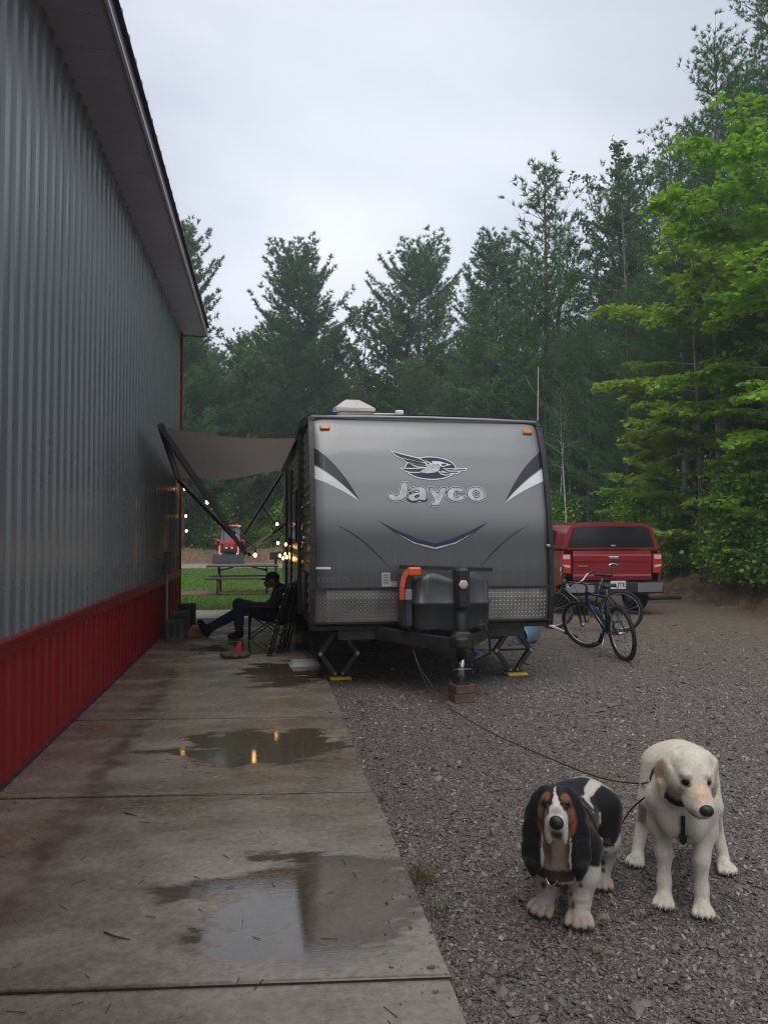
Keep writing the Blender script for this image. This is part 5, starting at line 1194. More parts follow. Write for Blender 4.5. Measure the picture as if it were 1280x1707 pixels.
# camp chair
cc = thing('camp_chair', 'dark fabric camp chair holding the seated person', 'camp chair', (.02, 11.55, ZS))
P4 = [(-.27, -.27), (-.27, .27), (.27, -.27), (.27, .27)]
TOPS = {(-.27, -.27): (-.24, -.30, .46), (-.27, .27): (-.24, .30, .46), (.27, -.27): (.22, -.28, .40), (.27, .27): (.22, .28, .40)}
M_CT = mat('chair_tube', (.02, .02, .022), .35, .6)
for a, b in (((-.27, -.27), (.22, -.24, .34)), ((.27, -.27), (-.24, -.26, .34)), ((-.27, .27), (.22, .24, .34)), ((.27, .27), (-.24, .26, .34)), ((-.27, -.27), (-.24, .24, .34)), ((-.27, .27), (-.24, -.24, .34))):
    MB().tube([(a[0], a[1], .0), b], .010, 6).build('cross_leg', M_CT, cc)
for s in (-1, 1):
    MB().tube([(.24, s*.28, .02), (.30, s*.28, .40), (.40, s*.27, .80)], .011, 6).build('back_post', M_CT, cc)
    MB().tube([(-.27, s*.27, .02), (-.27, s*.30, .46)], .010, 6).build('arm_post', M_CT, cc)
    MB().box((.02, s*.31, .475), (.58, .09, .016), ch=.005).build('arm_rest', M_WEB, cc)
for x, y in P4: MB().ball((x, y, .012), (.022, .022, .012), 8, 5).build('foot', M_BLK, cc)
mb = MB(); n = 10; vs = []
for i in range(n+1):
    for j in range(n+1):
        u, v = i/n, j/n; vs.append((-.26+.52*u, -.25+.5*v, .36-.10*u-.06*math.sin(math.pi*v)-.03*math.sin(math.pi*u)))
mb.add(vs, [(i*(n+1)+j, i*(n+1)+j+1, (i+1)*(n+1)+j+1, (i+1)*(n+1)+j) for i in range(n) for j in range(n)], True); mb.build('seat', M_WEB, cc)
mb = MB(); vs = []
for i in range(n+1):
    for j in range(n+1):
        u, v = i/n, j/n; vs.append((.25+.16*u+.05*math.sin(math.pi*v), -.28+.56*v, .24+.58*u))
mb.add(vs, [(i*(n+1)+j, i*(n+1)+j+1, (i+1)*(n+1)+j+1, (i+1)*(n+1)+j) for i in range(n) for j in range(n)], True); mb.build('back_sling', M_WEB, cc)

# marker stake on the bank
sk = thing('marker_stake', 'thin pale metal stake standing at the foot of the dirt bank', 'stake', (10.9, 17.0, .15))
MB().box((0, 0, .55), (.06, .025, 1.1), ch=.004).build('post', mat('stake_grey', (.30, .30, .30), .5, .4), sk); MB().box((-.07, 0, .03), (.06, .05, .14), rot=(0, .4, 0), ch=.01).build('tag_wrap', M_WHT, sk)
lg = thing('fallen_log', 'dark weathered log lying on the ground right of the truck', 'log', (8.9, 16.6, .06), .15)
MB().tube([(-.55, 0, .03), (0, .02, .05), (.6, -.03, .04)], [.05, .06, .045], 8).build('log_body', M_DKW, lg)
# ================================================================== BODIES (one continuous surface each, from blended distance fields)
class Body:
    def __init__(s, lo, hi, h):
        s.lo = np.array(lo, float); s.h = h; s.n = np.ceil((np.array(hi)-s.lo)/h).astype(int)+1
        s.D = np.full(s.n, 9.0, np.float32)
    def _box(s, lo, hi, m):
        a = np.maximum(0, np.floor((np.array(lo)-m-s.lo)/s.h).astype(int)); b = np.minimum(s.n, np.ceil((np.array(hi)+m-s.lo)/s.h).astype(int)+1)
        if (b <= a).any(): return None, None
        ax = [s.lo[i]+s.h*np.arange(a[i], b[i]) for i in range(3)]
        return tuple(slice(a[i], b[i]) for i in range(3)), np.stack(np.meshgrid(*ax, indexing='ij'), -1)
    def _mix(s, sl, d, k):
        o = s.D[sl]
        if k <= 0: s.D[sl] = np.minimum(o, d); return
        hh = np.clip(.5+.5*(o-d)/k, 0, 1); s.D[sl] = o*(1-hh)+d*hh-k*hh*(1-hh)
    def cone(s, a, b, ra, rb, k=.03):
        a, b = np.array(a, float), np.array(b, float); r = max(ra, rb)
        sl, P = s._box(np.minimum(a, b)-r, np.maximum(a, b)+r, k+2*s.h)
        if sl is None: return s
        ab = b-a; t = np.clip(((P-a)@ab)/max(1e-9, ab@ab), 0, 1); d = np.linalg.norm(P-a-t[..., None]*ab, axis=-1)-(ra+(rb-ra)*t); s._mix(sl, d, k); return s
    def chain(s, pts, rs, k=.03):
        for i in range(len(pts)-1): s.cone(pts[i], pts[i+1], rs[i], rs[i+1], k)
        return s
    def ell(s, c, r, k=.03, rot=None, cut=False):
        c, r = np.array(c, float), np.array(r, float); m = r.max(); sl, P = s._box(c-m, c+m, k+2*s.h)
        if sl is None: return s
        Q = P-c
        if rot is not None: Q = Q@np.array(Euler(rot).to_matrix())
        q = Q/r; k0 = np.linalg.norm(q, axis=-1); k1 = np.linalg.norm(q/r, axis=-1); d = k0*(k0-1)/np.maximum(1e-6, k1)
        if cut:
            o = s.D[sl]; hh = np.clip(.5-.5*(o+d)/k, 0, 1); s.D[sl] = o*(1-hh)-d*hh+k*hh*(1-hh)
        else: s._mix(sl, d, k)
        return s
    def sample(s, p):
        q = (np.asarray(p)-s.lo)/s.h; i = np.clip(np.floor(q).astype(int), 0, s.n-2); f = q-i; v = 0
        for a in (0, 1):
            for b in (0, 1):
                for c in (0, 1):
                    w = (f[..., 0] if a else 1-f[..., 0])*(f[..., 1] if b else 1-f[..., 1])*(f[..., 2] if c else 1-f[..., 2]); v = v+w*s.D[i[..., 0]+a, i[..., 1]+b, i[..., 2]+c]
        return v
    def surface(s, name, colour):
        F = s.D; n = s.n; S = F < 0
        C = [(a, b, c) for a in (0, 1) for b in (0, 1) for c in (0, 1)]
        g = lambda A, a, b, c: A[a:n[0]-1+a, b:n[1]-1+b, c:n[2]-1+c]
        cnt = sum(g(S, *c).astype(np.int8) for c in C); act = (cnt > 0) & (cnt < 8); idx = np.argwhere(act); vid = -np.ones(act.shape, np.int64); vid[act] = np.arange(len(idx))
        acc = np.zeros((len(idx), 3)); num = np.zeros(len(idx))
        vals = {c: F[idx[:, 0]+c[0], idx[:, 1]+c[1], idx[:, 2]+c[2]] for c in C}
        for c in C:
            for ax in range(3):
                if c[ax] == 0:
                    e = list(c); e[ax] = 1; e = tuple(e); va, vb = vals[c], vals[e]; m = (va < 0) != (vb < 0)
                    t = np.where(m, va/np.where(np.abs(va-vb) < 1e-9, 1e-9, va-vb), 0); p = np.tile(np.array(c, float), (len(idx), 1)); p[:, ax] = t
                    acc[m] += p[m]; num[m] += 1
        V = s.lo+s.h*(idx+acc/num[:, None]); Q = []
        for ax in range(3):
            o1, o2 = [(1, 2), (2, 0), (0, 1)][ax]
            A = np.take(S, range(n[ax]-1), ax); B = np.take(S, range(1, n[ax]), ax); X = np.argwhere(A != B); ins = A[A != B]
            ok = (X[:, o1] > 0) & (X[:, o2] > 0) & (X[:, o1] < n[o1]-1) & (X[:, o2] < n[o2]-1); X, ins = X[ok], ins[ok]
            def cell(d1, d2):
                Y = X.copy(); Y[:, o1] -= d1; Y[:, o2] -= d2; return vid[Y[:, 0], Y[:, 1], Y[:, 2]]
            q = np.stack([cell(1, 1), cell(0, 1), cell(0, 0), cell(1, 0)], 1); q[~ins] = q[~ins][:, ::-1]; Q.append(q)
        Q = np.concatenate(Q); me = bpy.data.meshes.new(name); me.from_pydata(V.tolist(), [], Q.tolist())
        me.polygons.foreach_set('use_smooth', [True]*len(Q))
        # light smoothing of the voxel grid
        bm = bmesh.new(); bm.from_mesh(me)
        for _ in range(2): bmesh.ops.smooth_vert(bm, verts=bm.verts, factor=.4, use_axis_x=True, use_axis_y=True, use_axis_z=True)
        bm.to_mesh(me); bm.free(); V2 = np.zeros(len(me.vertices)*3); me.vertices.foreach_get('co', V2); V2 = V2.reshape(-1, 3)
        col = colour(V2); at = me.color_attributes.new('coat', 'FLOAT_COLOR', 'POINT'); at.data.foreach_set('color', np.concatenate([col, np.ones((len(col), 1))], 1).ravel().astype(np.float32))
        me.update(); return me
    def ribbon(s, name, c, u, v, width, m, parent, lift=.004, a0=0, a1=2*math.pi, n=64, thick=.004):
        """strap lying on the body: rays in the u-v plane from c, marched to the surface"""
        c, u, v = np.array(c, float), unit(np.array(u, float)), unit(np.array(v, float)); w = np.cross(u, v); vs = []; full = a1-a0 > 6.2; nn_ = n if full else n+1
        for i in range(nn_):
            t = a0+(a1-a0)*i/n; d = u*math.cos(t)+v*math.sin(t); row = []
            for q in (-1, 1):
                o = c+w*q*width/2; rr_ = np.arange(0, .5, s.h*.5); f = s.sample(o+rr_[:, None]*d); j = int(np.argmax(f > 0)); row.append((o, rr_[j]))
            ro = max(r_[1] for r_ in row)
            for (o, r_) in row: vs.append(o+d*(max(r_, ro-.006)+lift+thick)); 
            for (o, r_) in row[::-1]: vs.append(o+d*(max(r_, ro-.006)+lift-.002))
        mb = MB(); fs = []
        for i in range(n if full else n):
            a, b = i*4, ((i+1) % nn_)*4
            for k in range(4): fs.append((a+k, a+(k+1) % 4, b+(k+1) % 4, b+k))
        mb.add(vs, fs, False); return mb.build(name, m, parent)
def coat_mat(name, rough=.75, sheen=.3, bscale=90, bump=.35):
    m = bpy.data.materials.new(name); m.use_nodes = True; n, l, b = nodes_of(m)
    a = n.new('ShaderNodeAttribute'); a.attribute_name = 'coat'; t = n.new('ShaderNodeTexCoord')
    no = n.new('ShaderNodeTexNoise'); no.inputs['Scale'].default_value = bscale; no.inputs['Detail'].default_value = 5; no.inputs['Roughness'].default_value = .7
    mp = n.new('ShaderNodeMapping'); mp.inputs['Scale'].default_value = (1, 1, .35); l.new(t.outputs['Object'], mp.inputs[0]); l.new(mp.outputs[0], no.inputs['Vector'])
    r = n.new('ShaderNodeMapRange'); l.new(no.outputs['Fac'], r.inputs[0]); r.inputs[1].default_value = .25; r.inputs[2].default_value = .75; r.inputs[3].default_value = .80; r.inputs[4].default_value = 1.12
    mx = n.new('ShaderNodeMix'); mx.data_type = 'RGBA'; mx.blend_type = 'MULTIPLY'; mx.inputs['Factor'].default_value = 1; l.new(a.outputs['Color'], mx.inputs['A']); l.new(r.outputs[0], mx.inputs['B']); l.new(mx.outputs['Result'], b.inputs['Base Color'])
    bp = n.new('ShaderNodeBump'); bp.inputs['Strength'].default_value = bump; bp.inputs['Distance'].default_value = .004; l.new(no.outputs['Fac'], bp.inputs['Height']); l.new(bp.outputs[0], b.inputs['Normal'])
    b.inputs['Roughness'].default_value = rough; b.inputs['Sheen Weight'].default_value = sheen; b.inputs['Sheen Roughness'].default_value = .4; b.inputs['Specular IOR Level'].default_value = .25
    return m
def wobble(V, f, seed=0): 
    p = V*f+seed; return (np.sin(p[:, 0]*1.7+np.sin(p[:, 1]*1.3))+np.sin(p[:, 1]*2.1+np.sin(p[:, 2]*1.7))+np.sin(p[:, 2]*1.9+np.sin(p[:, 0]*2.3)))/3
def blend(col, m, c): m = np.clip(m, 0, 1)[:, None]; return col*(1-m)+np.array(c)*m
def sstep(a, b, x): t = np.clip((x-a)/(b-a), 0, 1); return t*t*(3-2*t)
def near(V, c, r, soft=.4): d = np.linalg.norm((V-np.array(c))/np.array(r), axis=1); return 1-sstep(1-soft, 1+soft, d)
M_EYE = mat('dog_eye', (.010, .006, .004), .12, spec=.35); M_NOSE = mat('dog_nose', (.018, .016, .017), .35, bump=.4, bscale=160)
M_STRAP = mat('harness_webbing', (.018, .017, .017), .8, bump=.4, bscale=120); M_STRAPB = mat('brown_harness', (.060, .032, .024), .8, bump=.4, bscale=120)
FUR = coat_mat('short_fur')
def fur(me, parent, n, L_, seed, eyes, flow=(-1, 0, -.55)):
    rg = np.random.default_rng(seed); nv = len(me.vertices); V = np.zeros(nv*3); me.vertices.foreach_get('co', V); V = V.reshape(-1, 3); Nn = np.zeros(nv*3); me.vertices.foreach_get('normal', Nn); Nn = Nn.reshape(-1, 3)
    C = np.zeros(nv*4); me.color_attributes['coat'].data.foreach_get('color', C); C = C.reshape(-1, 4)
    k = rg.integers(0, nv, n); P = V[k]+rg.normal(0, .002, (n, 3)); N_ = Nn[k]; keep = np.ones(n, bool)
    for e_, r_ in eyes: keep &= np.linalg.norm(P-np.array(e_), axis=1) > r_
    P, N_, c = P[keep], N_[keep], C[k][keep]; P = P-N_*.001; n = len(P)
    f = np.tile(np.array(flow, float), (n, 1)); leg = P[:, 2] < .2; f[leg] = (0, 0, -1)
    f = f+rg.normal(0, .25, (n, 3)); f = unit(f-N_*(f*N_).sum(1, keepdims=True)); d = unit(f+N_*rg.uniform(.10, .38, (n, 1))); ln = L_*rg.uniform(.6, 1.2, (n, 1)); s_ = unit(np.cross(d, N_))*.00065
    V3 = np.stack([P-s_, P+s_, P+d*ln], 1).reshape(-1, 3); m2 = tri_mesh('fur', V3, np.zeros(n), 3, [(0, 1, 2)])
    c = c*rg.uniform(.80, 1.18, (n, 1)); c[:, 3] = 1; a = m2.color_attributes.new('coat', 'FLOAT_COLOR', 'POINT'); a.data.foreach_set('color', np.repeat(c, 3, 0).astype(np.float32).ravel())
    o = obj('fur', m2, FURS, parent); o['kind'] = 'stuff'; return o
FURS = coat_mat('fur_strands', .6, .2, 90, 0.0)
def paw(B, x, y, r=1.0, yaw=0.0, big=1.0):
    c, s_ = math.cos(yaw), math.sin(yaw); f = lambda a, b, z: (x+a*c-b*s_, y+a*s_+b*c, z)
    B.ell(f(.004*big, 0, .027*big), (.040*big, .033*big, .028*big), .016, (0, 0, yaw))
    for b in (-.031, -.0105, .0105, .031):
        B.cone(f((.028-abs(b)*.25)*big, b*.9*big, .027*big), f((.058-abs(b)*.55)*big, b*1.1*big, .0145*big), .0128*big, .0125*big, .003)
def claws(root, pts, m):
    for x, y, z, yaw in pts: MB().tube([(x, y, z), (x+.012*math.cos(yaw), y+.012*math.sin(yaw), z-.004), (x+.017*math.cos(yaw), y+.017*math.sin(yaw), z-.010)], [.0045, .004, .001], 5).build('claw', m, root)

# ------------------------------------------------------------------ cream labrador
LABF = math.atan2(-.883, -.47)
lab = thing('dog', 'cream short-haired dog with dark harness standing on the gravel, looking aside', 'dog', (1.801, 3.177, .012), LABF, 'two tethered dogs')
B = Body((-.42, -.28, -.02), (.66, .30, .74), .0065)
B.cone((.17, 0, .445), (-.17, 0, .475), .114, .098, .05); B.ell((.20, 0, .415), (.110, .108, .142), .05); B.ell((-.19, 0, .485), (.13, .112, .095), .05); B.ell((.02, 0, .43), (.17, .110, .122), .05)
for s in (-1, 1): B.ell((.262, s*.042, .385), (.058, .050, .085), .022)                                                # breast
B.cone((.215, 0, .50), (.355, .012, .60), .098, .078, .05)
HY = R(17); hc = np.array((.415, .022, .630)); cy_, sy_ = math.cos(HY), math.sin(HY)
def H_(a, b, z): 
    pt = R(-28); a2 = a*math.cos(pt)-z*math.sin(pt)*-1*-1; z2 = a*math.sin(pt)+z*math.cos(pt)
    return (hc[0]+a2*cy_-b*sy_, hc[1]+a2*sy_+b*cy_, hc[2]+z2)
B.ell(H_(-.004, 0, .010), (.096, .075, .072), .03, (0, R(10), HY)); B.ell(H_(-.01, 0, -.03), (.085, .068, .060), .03, (0, 0, HY))
B.cone(H_(.055, 0, -.010), H_(.172, 0, -.022), .052, .040, .035); B.cone(H_(.055, 0, -.052), H_(.150, 0, -.060), .042, .030, .02)
for s in (-1, 1):
    B.ell(H_(.122, s*.028, -.050), (.050, .022, .031), .018, (0, R(15), HY))                     # flews
    B.ell(H_(.062, s*.036, .036), (.026, .022, .015), .015, (0, 0, HY))                          # brow
    B.ell(H_(.022, s*.058, -.030), (.050, .028, .045), .02, (0, 0, HY))                          # cheek
    B.ell(H_(.084, s*.0395, .013), (.015, .016, .011), .008, cut=True)                            # eye socket
    B.cone(H_(-.020, s*.060, .046), H_(-.012, s*.086, .028), .024, .020, .016)                   # ears: folded flaps
    B.ell(H_(.000, s*.097, -.024), (.047, .0125, .066), .005, (s*R(-10), R(22), HY+s*R(-30)))
    B.cone(H_(.010, s*.100, -.062), H_(.030, s*.100, -.112), .020, .009, .012)
def leg_f(px, py, sy):
    B.chain([(.185, sy*.080, .43), (.165, sy*.088, .315), (px-.028, py*.98, .20), (px-.022, py, .085), (px-.012, py, .045)], [.068, .046, .031, .0245, .027], .028); paw(B, px, py, yaw=sy*.10)
def leg_r(px, py, sy):
    B.chain([(-.19, sy*.075, .46), (-.15, sy*.120, .315)], [.095, .060], .04); B.chain([(-.15, sy*.120, .315), (-.285, sy*.158, .175)], [.055, .032], .025); B.chain([(-.285, sy*.158, .175), (px-.03, py, .05)], [.031, .027], .015); paw(B, px, py, yaw=sy*.32)
leg_f(.197, -.073, -1); leg_f(.227, .071, 1); leg_r(-.187, -.187, -1); leg_r(-.238, .189, 1)
B.chain([(-.295, 0, .52), (-.36, -.01, .46), (-.40, -.015, .36)], [.035, .028, .016], .03)
def lab_col(V):
    c = np.tile(np.array((.66, .60, .50)), (len(V), 1)); c = blend(c, .5+.5*wobble(V, 9), (.70, .655, .575)); c = blend(c, .55*sstep(.50, .60, V[:, 2])*(V[:, 0] < .25), (.66, .57, .42))
    for s in (-1, 1):
        c = blend(c, .75*near(V, H_(.002, s*.102, -.035), (.056, .028, .085), .3), (.60, .45, .30)); c = blend(c, .7*near(V, H_(.004, s*.112, -.008), (.026, .014, .028), .5), (.48, .30, .19))
        c = blend(c, near(V, H_(.088, s*.0405, .012), (.030, .023, .0130), .2), (.022, .015, .012)); c = blend(c, .6*near(V, H_(.080, s*.030, .036), (.018, .013, .015), .4), (.36, .24, .15)); c = blend(c, .4*near(V, H_(.098, s*.040, -.010), (.022, .022, .016), .4), (.42, .30, .20))
    c = blend(c, .65*near(V, H_(.130, 0, .016), (.066, .040, .034), .4), (.62, .44, .28)); c = blend(c, .5*near(V, H_(.170, 0, .012), (.034, .038, .022), .4), (.55, .32, .22))
    c = blend(c, .92*near(V, H_(.15, 0, -.071), (.054, .050, .0085), .3), (.05, .035, .03))       # lip line
    return c
lb_ = obj('body', B.surface('body', lab_col), FUR, lab)
fur(lb_.data, lab, 90000, .0085, 1, [(H_(.0795, q*.039, .0115), .016) for q in (-1, 1)]+[(H_(.198, 0, -.008), .03)])
for s in (-1, 1): MB().ball(H_(.0795, s*.0390, .0115), .0125, 14, 10).build('eye', M_EYE, lab)
nm = MB(); nm.ball(H_(.198, 0, -.008), (.021, .0275, .022), 14, 10); nm.build('nose', M_NOSE, lab)
B.ribbon('collar', (.285, .005, .545), (.55, 0, -.83), (0, 1, 0), .022, M_STRAP, lab)
hs = B.ribbon('harness', (.05, 0, .44), (0, 1, 0), (0, 0, 1), .024, M_STRAP, lab)
B.ribbon('chest_strap', (.18, 0, .42), (1, 0, 0), (0, 0, 1), .015, M_STRAP, hs, a0=-1.25, a1=-.05, n=24)
MB().box((.305, 0, .318), (.012, .030, .034), rot=(0, R(25), 0), ch=.003).build('strap_joint', M_STRAP, hs)
cl = mat('claw_pale', (.30, .24, .19), .4)
for px, py, yw in ((.197, -.073, -.1), (.227, .071, .1), (-.187, -.187, -.32), (-.238, .189, .32)):
    for b in (-.028, -.010, .010, .028): 
        a = .062-abs(b)*.5; claws(lab, [(px+a*math.cos(yw)-b*math.sin(yw), py+a*math.sin(yw)+b*math.cos(yw), .014, yw)], cl)

# ------------------------------------------------------------------ basset hound
BASF = math.atan2(-.794, -.608)
bas = thing('dog', 'black, white and tan long-eared hound in a harness, facing the camera', 'dog', (1.29, 3.145, .012), BASF, 'two tethered dogs'); bas.scale = (.95, .95, .95)
B = Body((-.46, -.26, -.02), (.60, .28, .64), .006)
B.cone((.16, 0, .335), (-.20, 0, .36), .116, .100, .05); B.ell((.20, 0, .30), (.120, .116, .128), .05); B.ell((-.19, 0, .365), (.132, .108, .103), .05); B.ell((.235, 0, .235), (.075, .080, .075), .04)
B.cone((.22, 0, .385), (.315, .018, .465), .092, .072, .05); B.cone((.345, .02, .43), (.285, .0, .30), .046, .060, .04)
HY = R(17); hc = np.array((.345, .024, .528)); cy_, sy_ = math.cos(HY), math.sin(HY)
def K_(a, b, z):
    pt = R(0); a2 = a*math.cos(pt)+z*math.sin(pt)*-1; z2 = a*math.sin(pt)+z*math.cos(pt)
    return (hc[0]+a2*cy_-b*sy_, hc[1]+a2*sy_+b*cy_, hc[2]+z2)
B.ell(K_(-.005, 0, .008), (.088, .062, .058), .03, (0, 0, HY)); B.cone(K_(.055, 0, -.004), K_(.162, 0, -.022), .041, .036, .03); B.cone(K_(.06, 0, -.05), K_(.13, 0, -.07), .033, .025, .02)
for s in (-1, 1):
    B.ell(K_(.116, s*.029, -.062), (.058, .015, .056), .018, (0, R(18), HY))                      # hanging lips
    B.ell(K_(.045, s*.034, .030), (.024, .020, .016), .014, (0, 0, HY)); B.ell(K_(.02, s*.048, -.03), (.05, .022, .045), .02, (0, 0, HY))
    B.ell(K_(.068, s*.036, .010), (.013, .013, .011), .008, cut=True)
    B.chain([K_(-.020, s*.045, .038), K_(-.018, s*.072, .005), K_(-.006, s*.088, -.055)], [.024, .026, .026], .016)
    for a, b_, zc, ra_, rz_ in ((.000, .090, -.070, .044, .070), (.010, .094, -.135, .052, .075), (.018, .094, -.205, .056, .070)): B.ell(K_(a, s*b_, zc), (ra_, .0125, rz_), .014, (s*R(-4), R(4), HY+s*R(-58)))
    B.cone(K_(.020, s*.092, -.245), K_(.024, s*.090, -.275), .034, .018, .015)
def bleg_f(px, py, sy):
    B.chain([(.155, sy*.088, .30), (.165, sy*.092, .19), (px-.016, py, .105), (px-.010, py, .05)], [.080, .058, .043, .042], .035); paw(B, px, py, yaw=sy*.28, big=1.36)
    for z in (.075, .105): B.ell((px-.008, py, z), (.047, .047, .013), .012)                       # wrinkled cuffs
def bleg_r(px, py, sy):
    B.chain([(-.19, sy*.08, .345), (-.155, sy*.105, .225)], [.100, .068], .04); B.chain([(-.155, sy*.105, .225), (-.265, sy*.098, .13)], [.06, .038], .025); B.chain([(-.265, sy*.098, .13), (px-.02, py, .05)], [.037, .034], .018); paw(B, px, py, yaw=sy*.2, big=1.22)
bleg_f(.172, -.070, -1); bleg_f(.196, .076, 1); bleg_r(-.20, -.085, -1); bleg_r(-.193, .080, 1)
B.chain([(-.305, 0, .42), (-.37, 0, .40), (-.44, .01, .33)], [.03, .024, .012], .03)
BLK_ = (.0075, .0075, .009); TAN = (.22, .075, .020); WHI = (.56, .52, .46)
def bas_col(V):
    x, y, z = V[:, 0], V[:, 1], V[:, 2]; w = wobble(V, 26, 3)*.014
    c = np.tile(np.array(WHI), (len(V), 1)); c = blend(c, .5+.5*wobble(V, 14), (.50, .45, .39))
    # black saddle: shoulder patch and big flank patch, white band over the rump and spine
    c = blend(c, sstep(-.006, .006, (z-(.215+.05*np.clip((x-.10)/.15, 0, 1)+.09*np.clip((-.05-x)/.15, 0, 1)**2)+w*1.5))*sstep(-.215, -.203, x+w)*(1-sstep(.31, .32, x+w)), BLK_)
    spine = (1-sstep(.018, .026, np.abs(y-.050)+w))*sstep(.42, .44, z)*(1-sstep(-.02, .0, x+w)); c = blend(c, spine, WHI)
    nick = near(V, (-.01, .080, .435), (.016, .03, .030), .15); c = blend(c, nick, WHI); nick2 = near(V, (.035, .108, .400), (.022, .03, .012), .15); c = blend(c, nick2, WHI)
    c = blend(c, sstep(-.30, -.27, -np.abs(x+.29))*sstep(.41, .43, z+w)*(np.abs(y) < .09)*(x < -.25), BLK_)
    # freckles on the legs
    rf = np.random.default_rng(8)
    low = V[(z < .27) & (z > .05)]
    for _ in range(90): c = blend(c, .9*near(V, low[rf.integers(len(low))], rf.uniform(.006, .013)*np.array((1, 1, 1.4)), .4), (.05, .04, .036))
    c = blend(c, .45*(1-sstep(.03, .07, z)), (.34, .22, .15))
    # head in its own frame
    d = V-hc; a = d[:, 0]*cy_+d[:, 1]*sy_; b = -d[:, 0]*sy_+d[:, 1]*cy_; pt = R(0); q = 0; zz_ = d[:, 2]*math.cos(pt)-a*math.sin(pt)
    head = near(V, K_(.0, 0, .0), (.150, .085, .088), .06); ear = (np.abs(b) > .058)*sstep(-.12, -.10, a)*(zz_ > -.33)*(a < .10)*(x > .27)
    c = blend(c, head, BLK_); c = blend(c, ear.astype(float), BLK_)
    muz = sstep(.098, .110, a+w*.7)*(zz_ < .05)*(zz_ > -.16)*(np.abs(b) < .026+.028*sstep(.0, .05, -zz_)); c = blend(c, muz, (.60, .545, .49))
    for s in (-1, 1):
        c = blend(c, near(V, K_(.052, s*.036, .038), (.030, .017, .020), .2), TAN); c = blend(c, near(V, K_(.052, s*.056, -.055), (.045, .022, .058), .2), TAN); c = blend(c, near(V, K_(.074, s*.038, .010), (.022, .018, .010), .2), (.008, .007, .007))
    c = blend(c, (np.abs(b+w*.3) < .0035+.012*sstep(.03, .11, a))*(zz_ > .0)*(a > .0)*1.0, (.62, .57, .52))
    c = blend(c, .75*near(V, K_(.150, 0, .022), (.030, .026, .016), .5), (.24, .19, .185)); c = blend(c, .9*near(V, K_(.165, 0, -.062), (.03, .022, .030), .3), (.03, .025, .024))
    thr = near(V, (.335, .012, .35), (.075, .055, .10), .25); c = blend(c, thr*.9, (.46, .36, .27)); c = blend(c, .7*near(V, (.345, .0, .36), (.05, .012, .09), .4), (.17, .09, .055))
    return c
bs_ = obj('body', B.surface('body', bas_col), FUR, bas)
fur(bs_.data, bas, 90000, .0085, 2, [(K_(.0665, q*.0355, .0095), .016) for q in (-1, 1)]+[(K_(.194, 0, -.01), .036)])
for s in (-1, 1): MB().ball(K_(.0665, s*.0355, .0095), .0110, 14, 10).build('eye', M_EYE, bas)
MB().ball(K_(.194, 0, -.010), (.021, .029, .027), 16, 10).build('nose', M_NOSE, bas)
hs = B.ribbon('harness', (.06, 0, .33), (0, 1, 0), (0, 0, 1), .030, M_STRAPB, bas)
B.ribbon('breast_strap', (.14, 0, .225), (1, 0, 0), (0, 1, 0), .040, M_STRAPB, hs, a0=-.5, a1=.5, n=16)
B.ribbon('breast_piece', (.16, 0, .26), (1, 0, 0), (0, 0, 1), .036, M_STRAPB, hs, a0=-1.0, a1=-.1, n=16)
MB().tube([(.325, -.022, .232), (.33, -.022, .205), (.332, -.012, .190), (.333, 0, .186), (.332, .012, .190), (.33, .022, .205), (.325, .022, .232), (.325, 0, .236)], .0035, 6, closed=True).build('ring', M_CHROME, hs)
MB().box((.13, .150, .42), (.03, .010, .045), rot=(0, 0, .2), ch=.004).build('buckle', mat('pink_tag', (.42, .33, .33), .4), hs)
cd = mat('claw_dark', (.06, .045, .04), .4)
for px, py, yw, bg in ((.172, -.070, -.28, 1.36), (.196, .076, .28, 1.36), (-.20, -.085, -.2, 1.22), (-.193, .080, .2, 1.22)):
    for b in (-.028, -.010, .010, .028):
        a = (.062-abs(b)*.5)*bg; bb_ = b*bg; claws(bas, [(px+a*math.cos(yw)-bb_*math.sin(yw), py+a*math.sin(yw)+bb_*math.cos(yw), .015, yw)], cd)

# ------------------------------------------------------------------ tether cables
M_CABLE = mat('tether_cable', (.030, .014, .012), .5, col2=(.06, .02, .018), nscale=8)
def cable(label, pts, r=.0038):
    P_ = [Vector(p) for p in pts]; out = []
    for i in range(len(P_)-1):
        a, b, c, d = P_[max(0, i-1)], P_[i], P_[i+1], P_[min(len(P_)-1, i+2)]
        for k in range(8):
            t = k/8; out.append(.5*((2*b)+(c-a)*t+(2*a-5*b+4*c-d)*t*t+(3*b-a-3*c+d)*t**3))
    out.append(P_[-1]); t = thing('tether_cable', label, 'tether', (P_[0].x, P_[0].y, 0)); MB().tube([p-Vector((P_[0].x, P_[0].y, 0)) for p in out], r, 6).build('cable', M_CABLE, t)
    MB().ball((0, 0, P_[0].z), .014, 10, 6).build('clip', M_ALU, t); MB().ball(P_[-1]-Vector((P_[0].x, P_[0].y, 0)), .011, 10, 6).build('clip', M_ALU, t)
def D_(o, f, p): c, s_ = math.cos(f), math.sin(f); k = o.scale.x; return (o.location.x+k*(p[0]*c-p[1]*s_), o.location.y+k*(p[0]*s_+p[1]*c), o.location.z+k*p[2])
cable('dark cable running from the trailer tongue along the gravel to the cream dog', [(1.36, 7.27, .56), (1.43, 7.1, .30), (1.60, 6.75, .035), (1.61, 6.2, .05), (1.62, 5.3, .13), (1.63, 4.4, .24), (1.66, 3.75, .32), (1.74, 3.50, .36), D_(lab, LABF, (.04, -.128, .45))])
cable('short dark lead sagging between the two dogs', [D_(bas, BASF, (.06, .135, .30)), D_(bas, BASF, (-.08, .16, .235)), (1.56, 3.34, .16), (1.66, 3.38, .27), D_(lab, LABF, (.04, -.130, .40))])
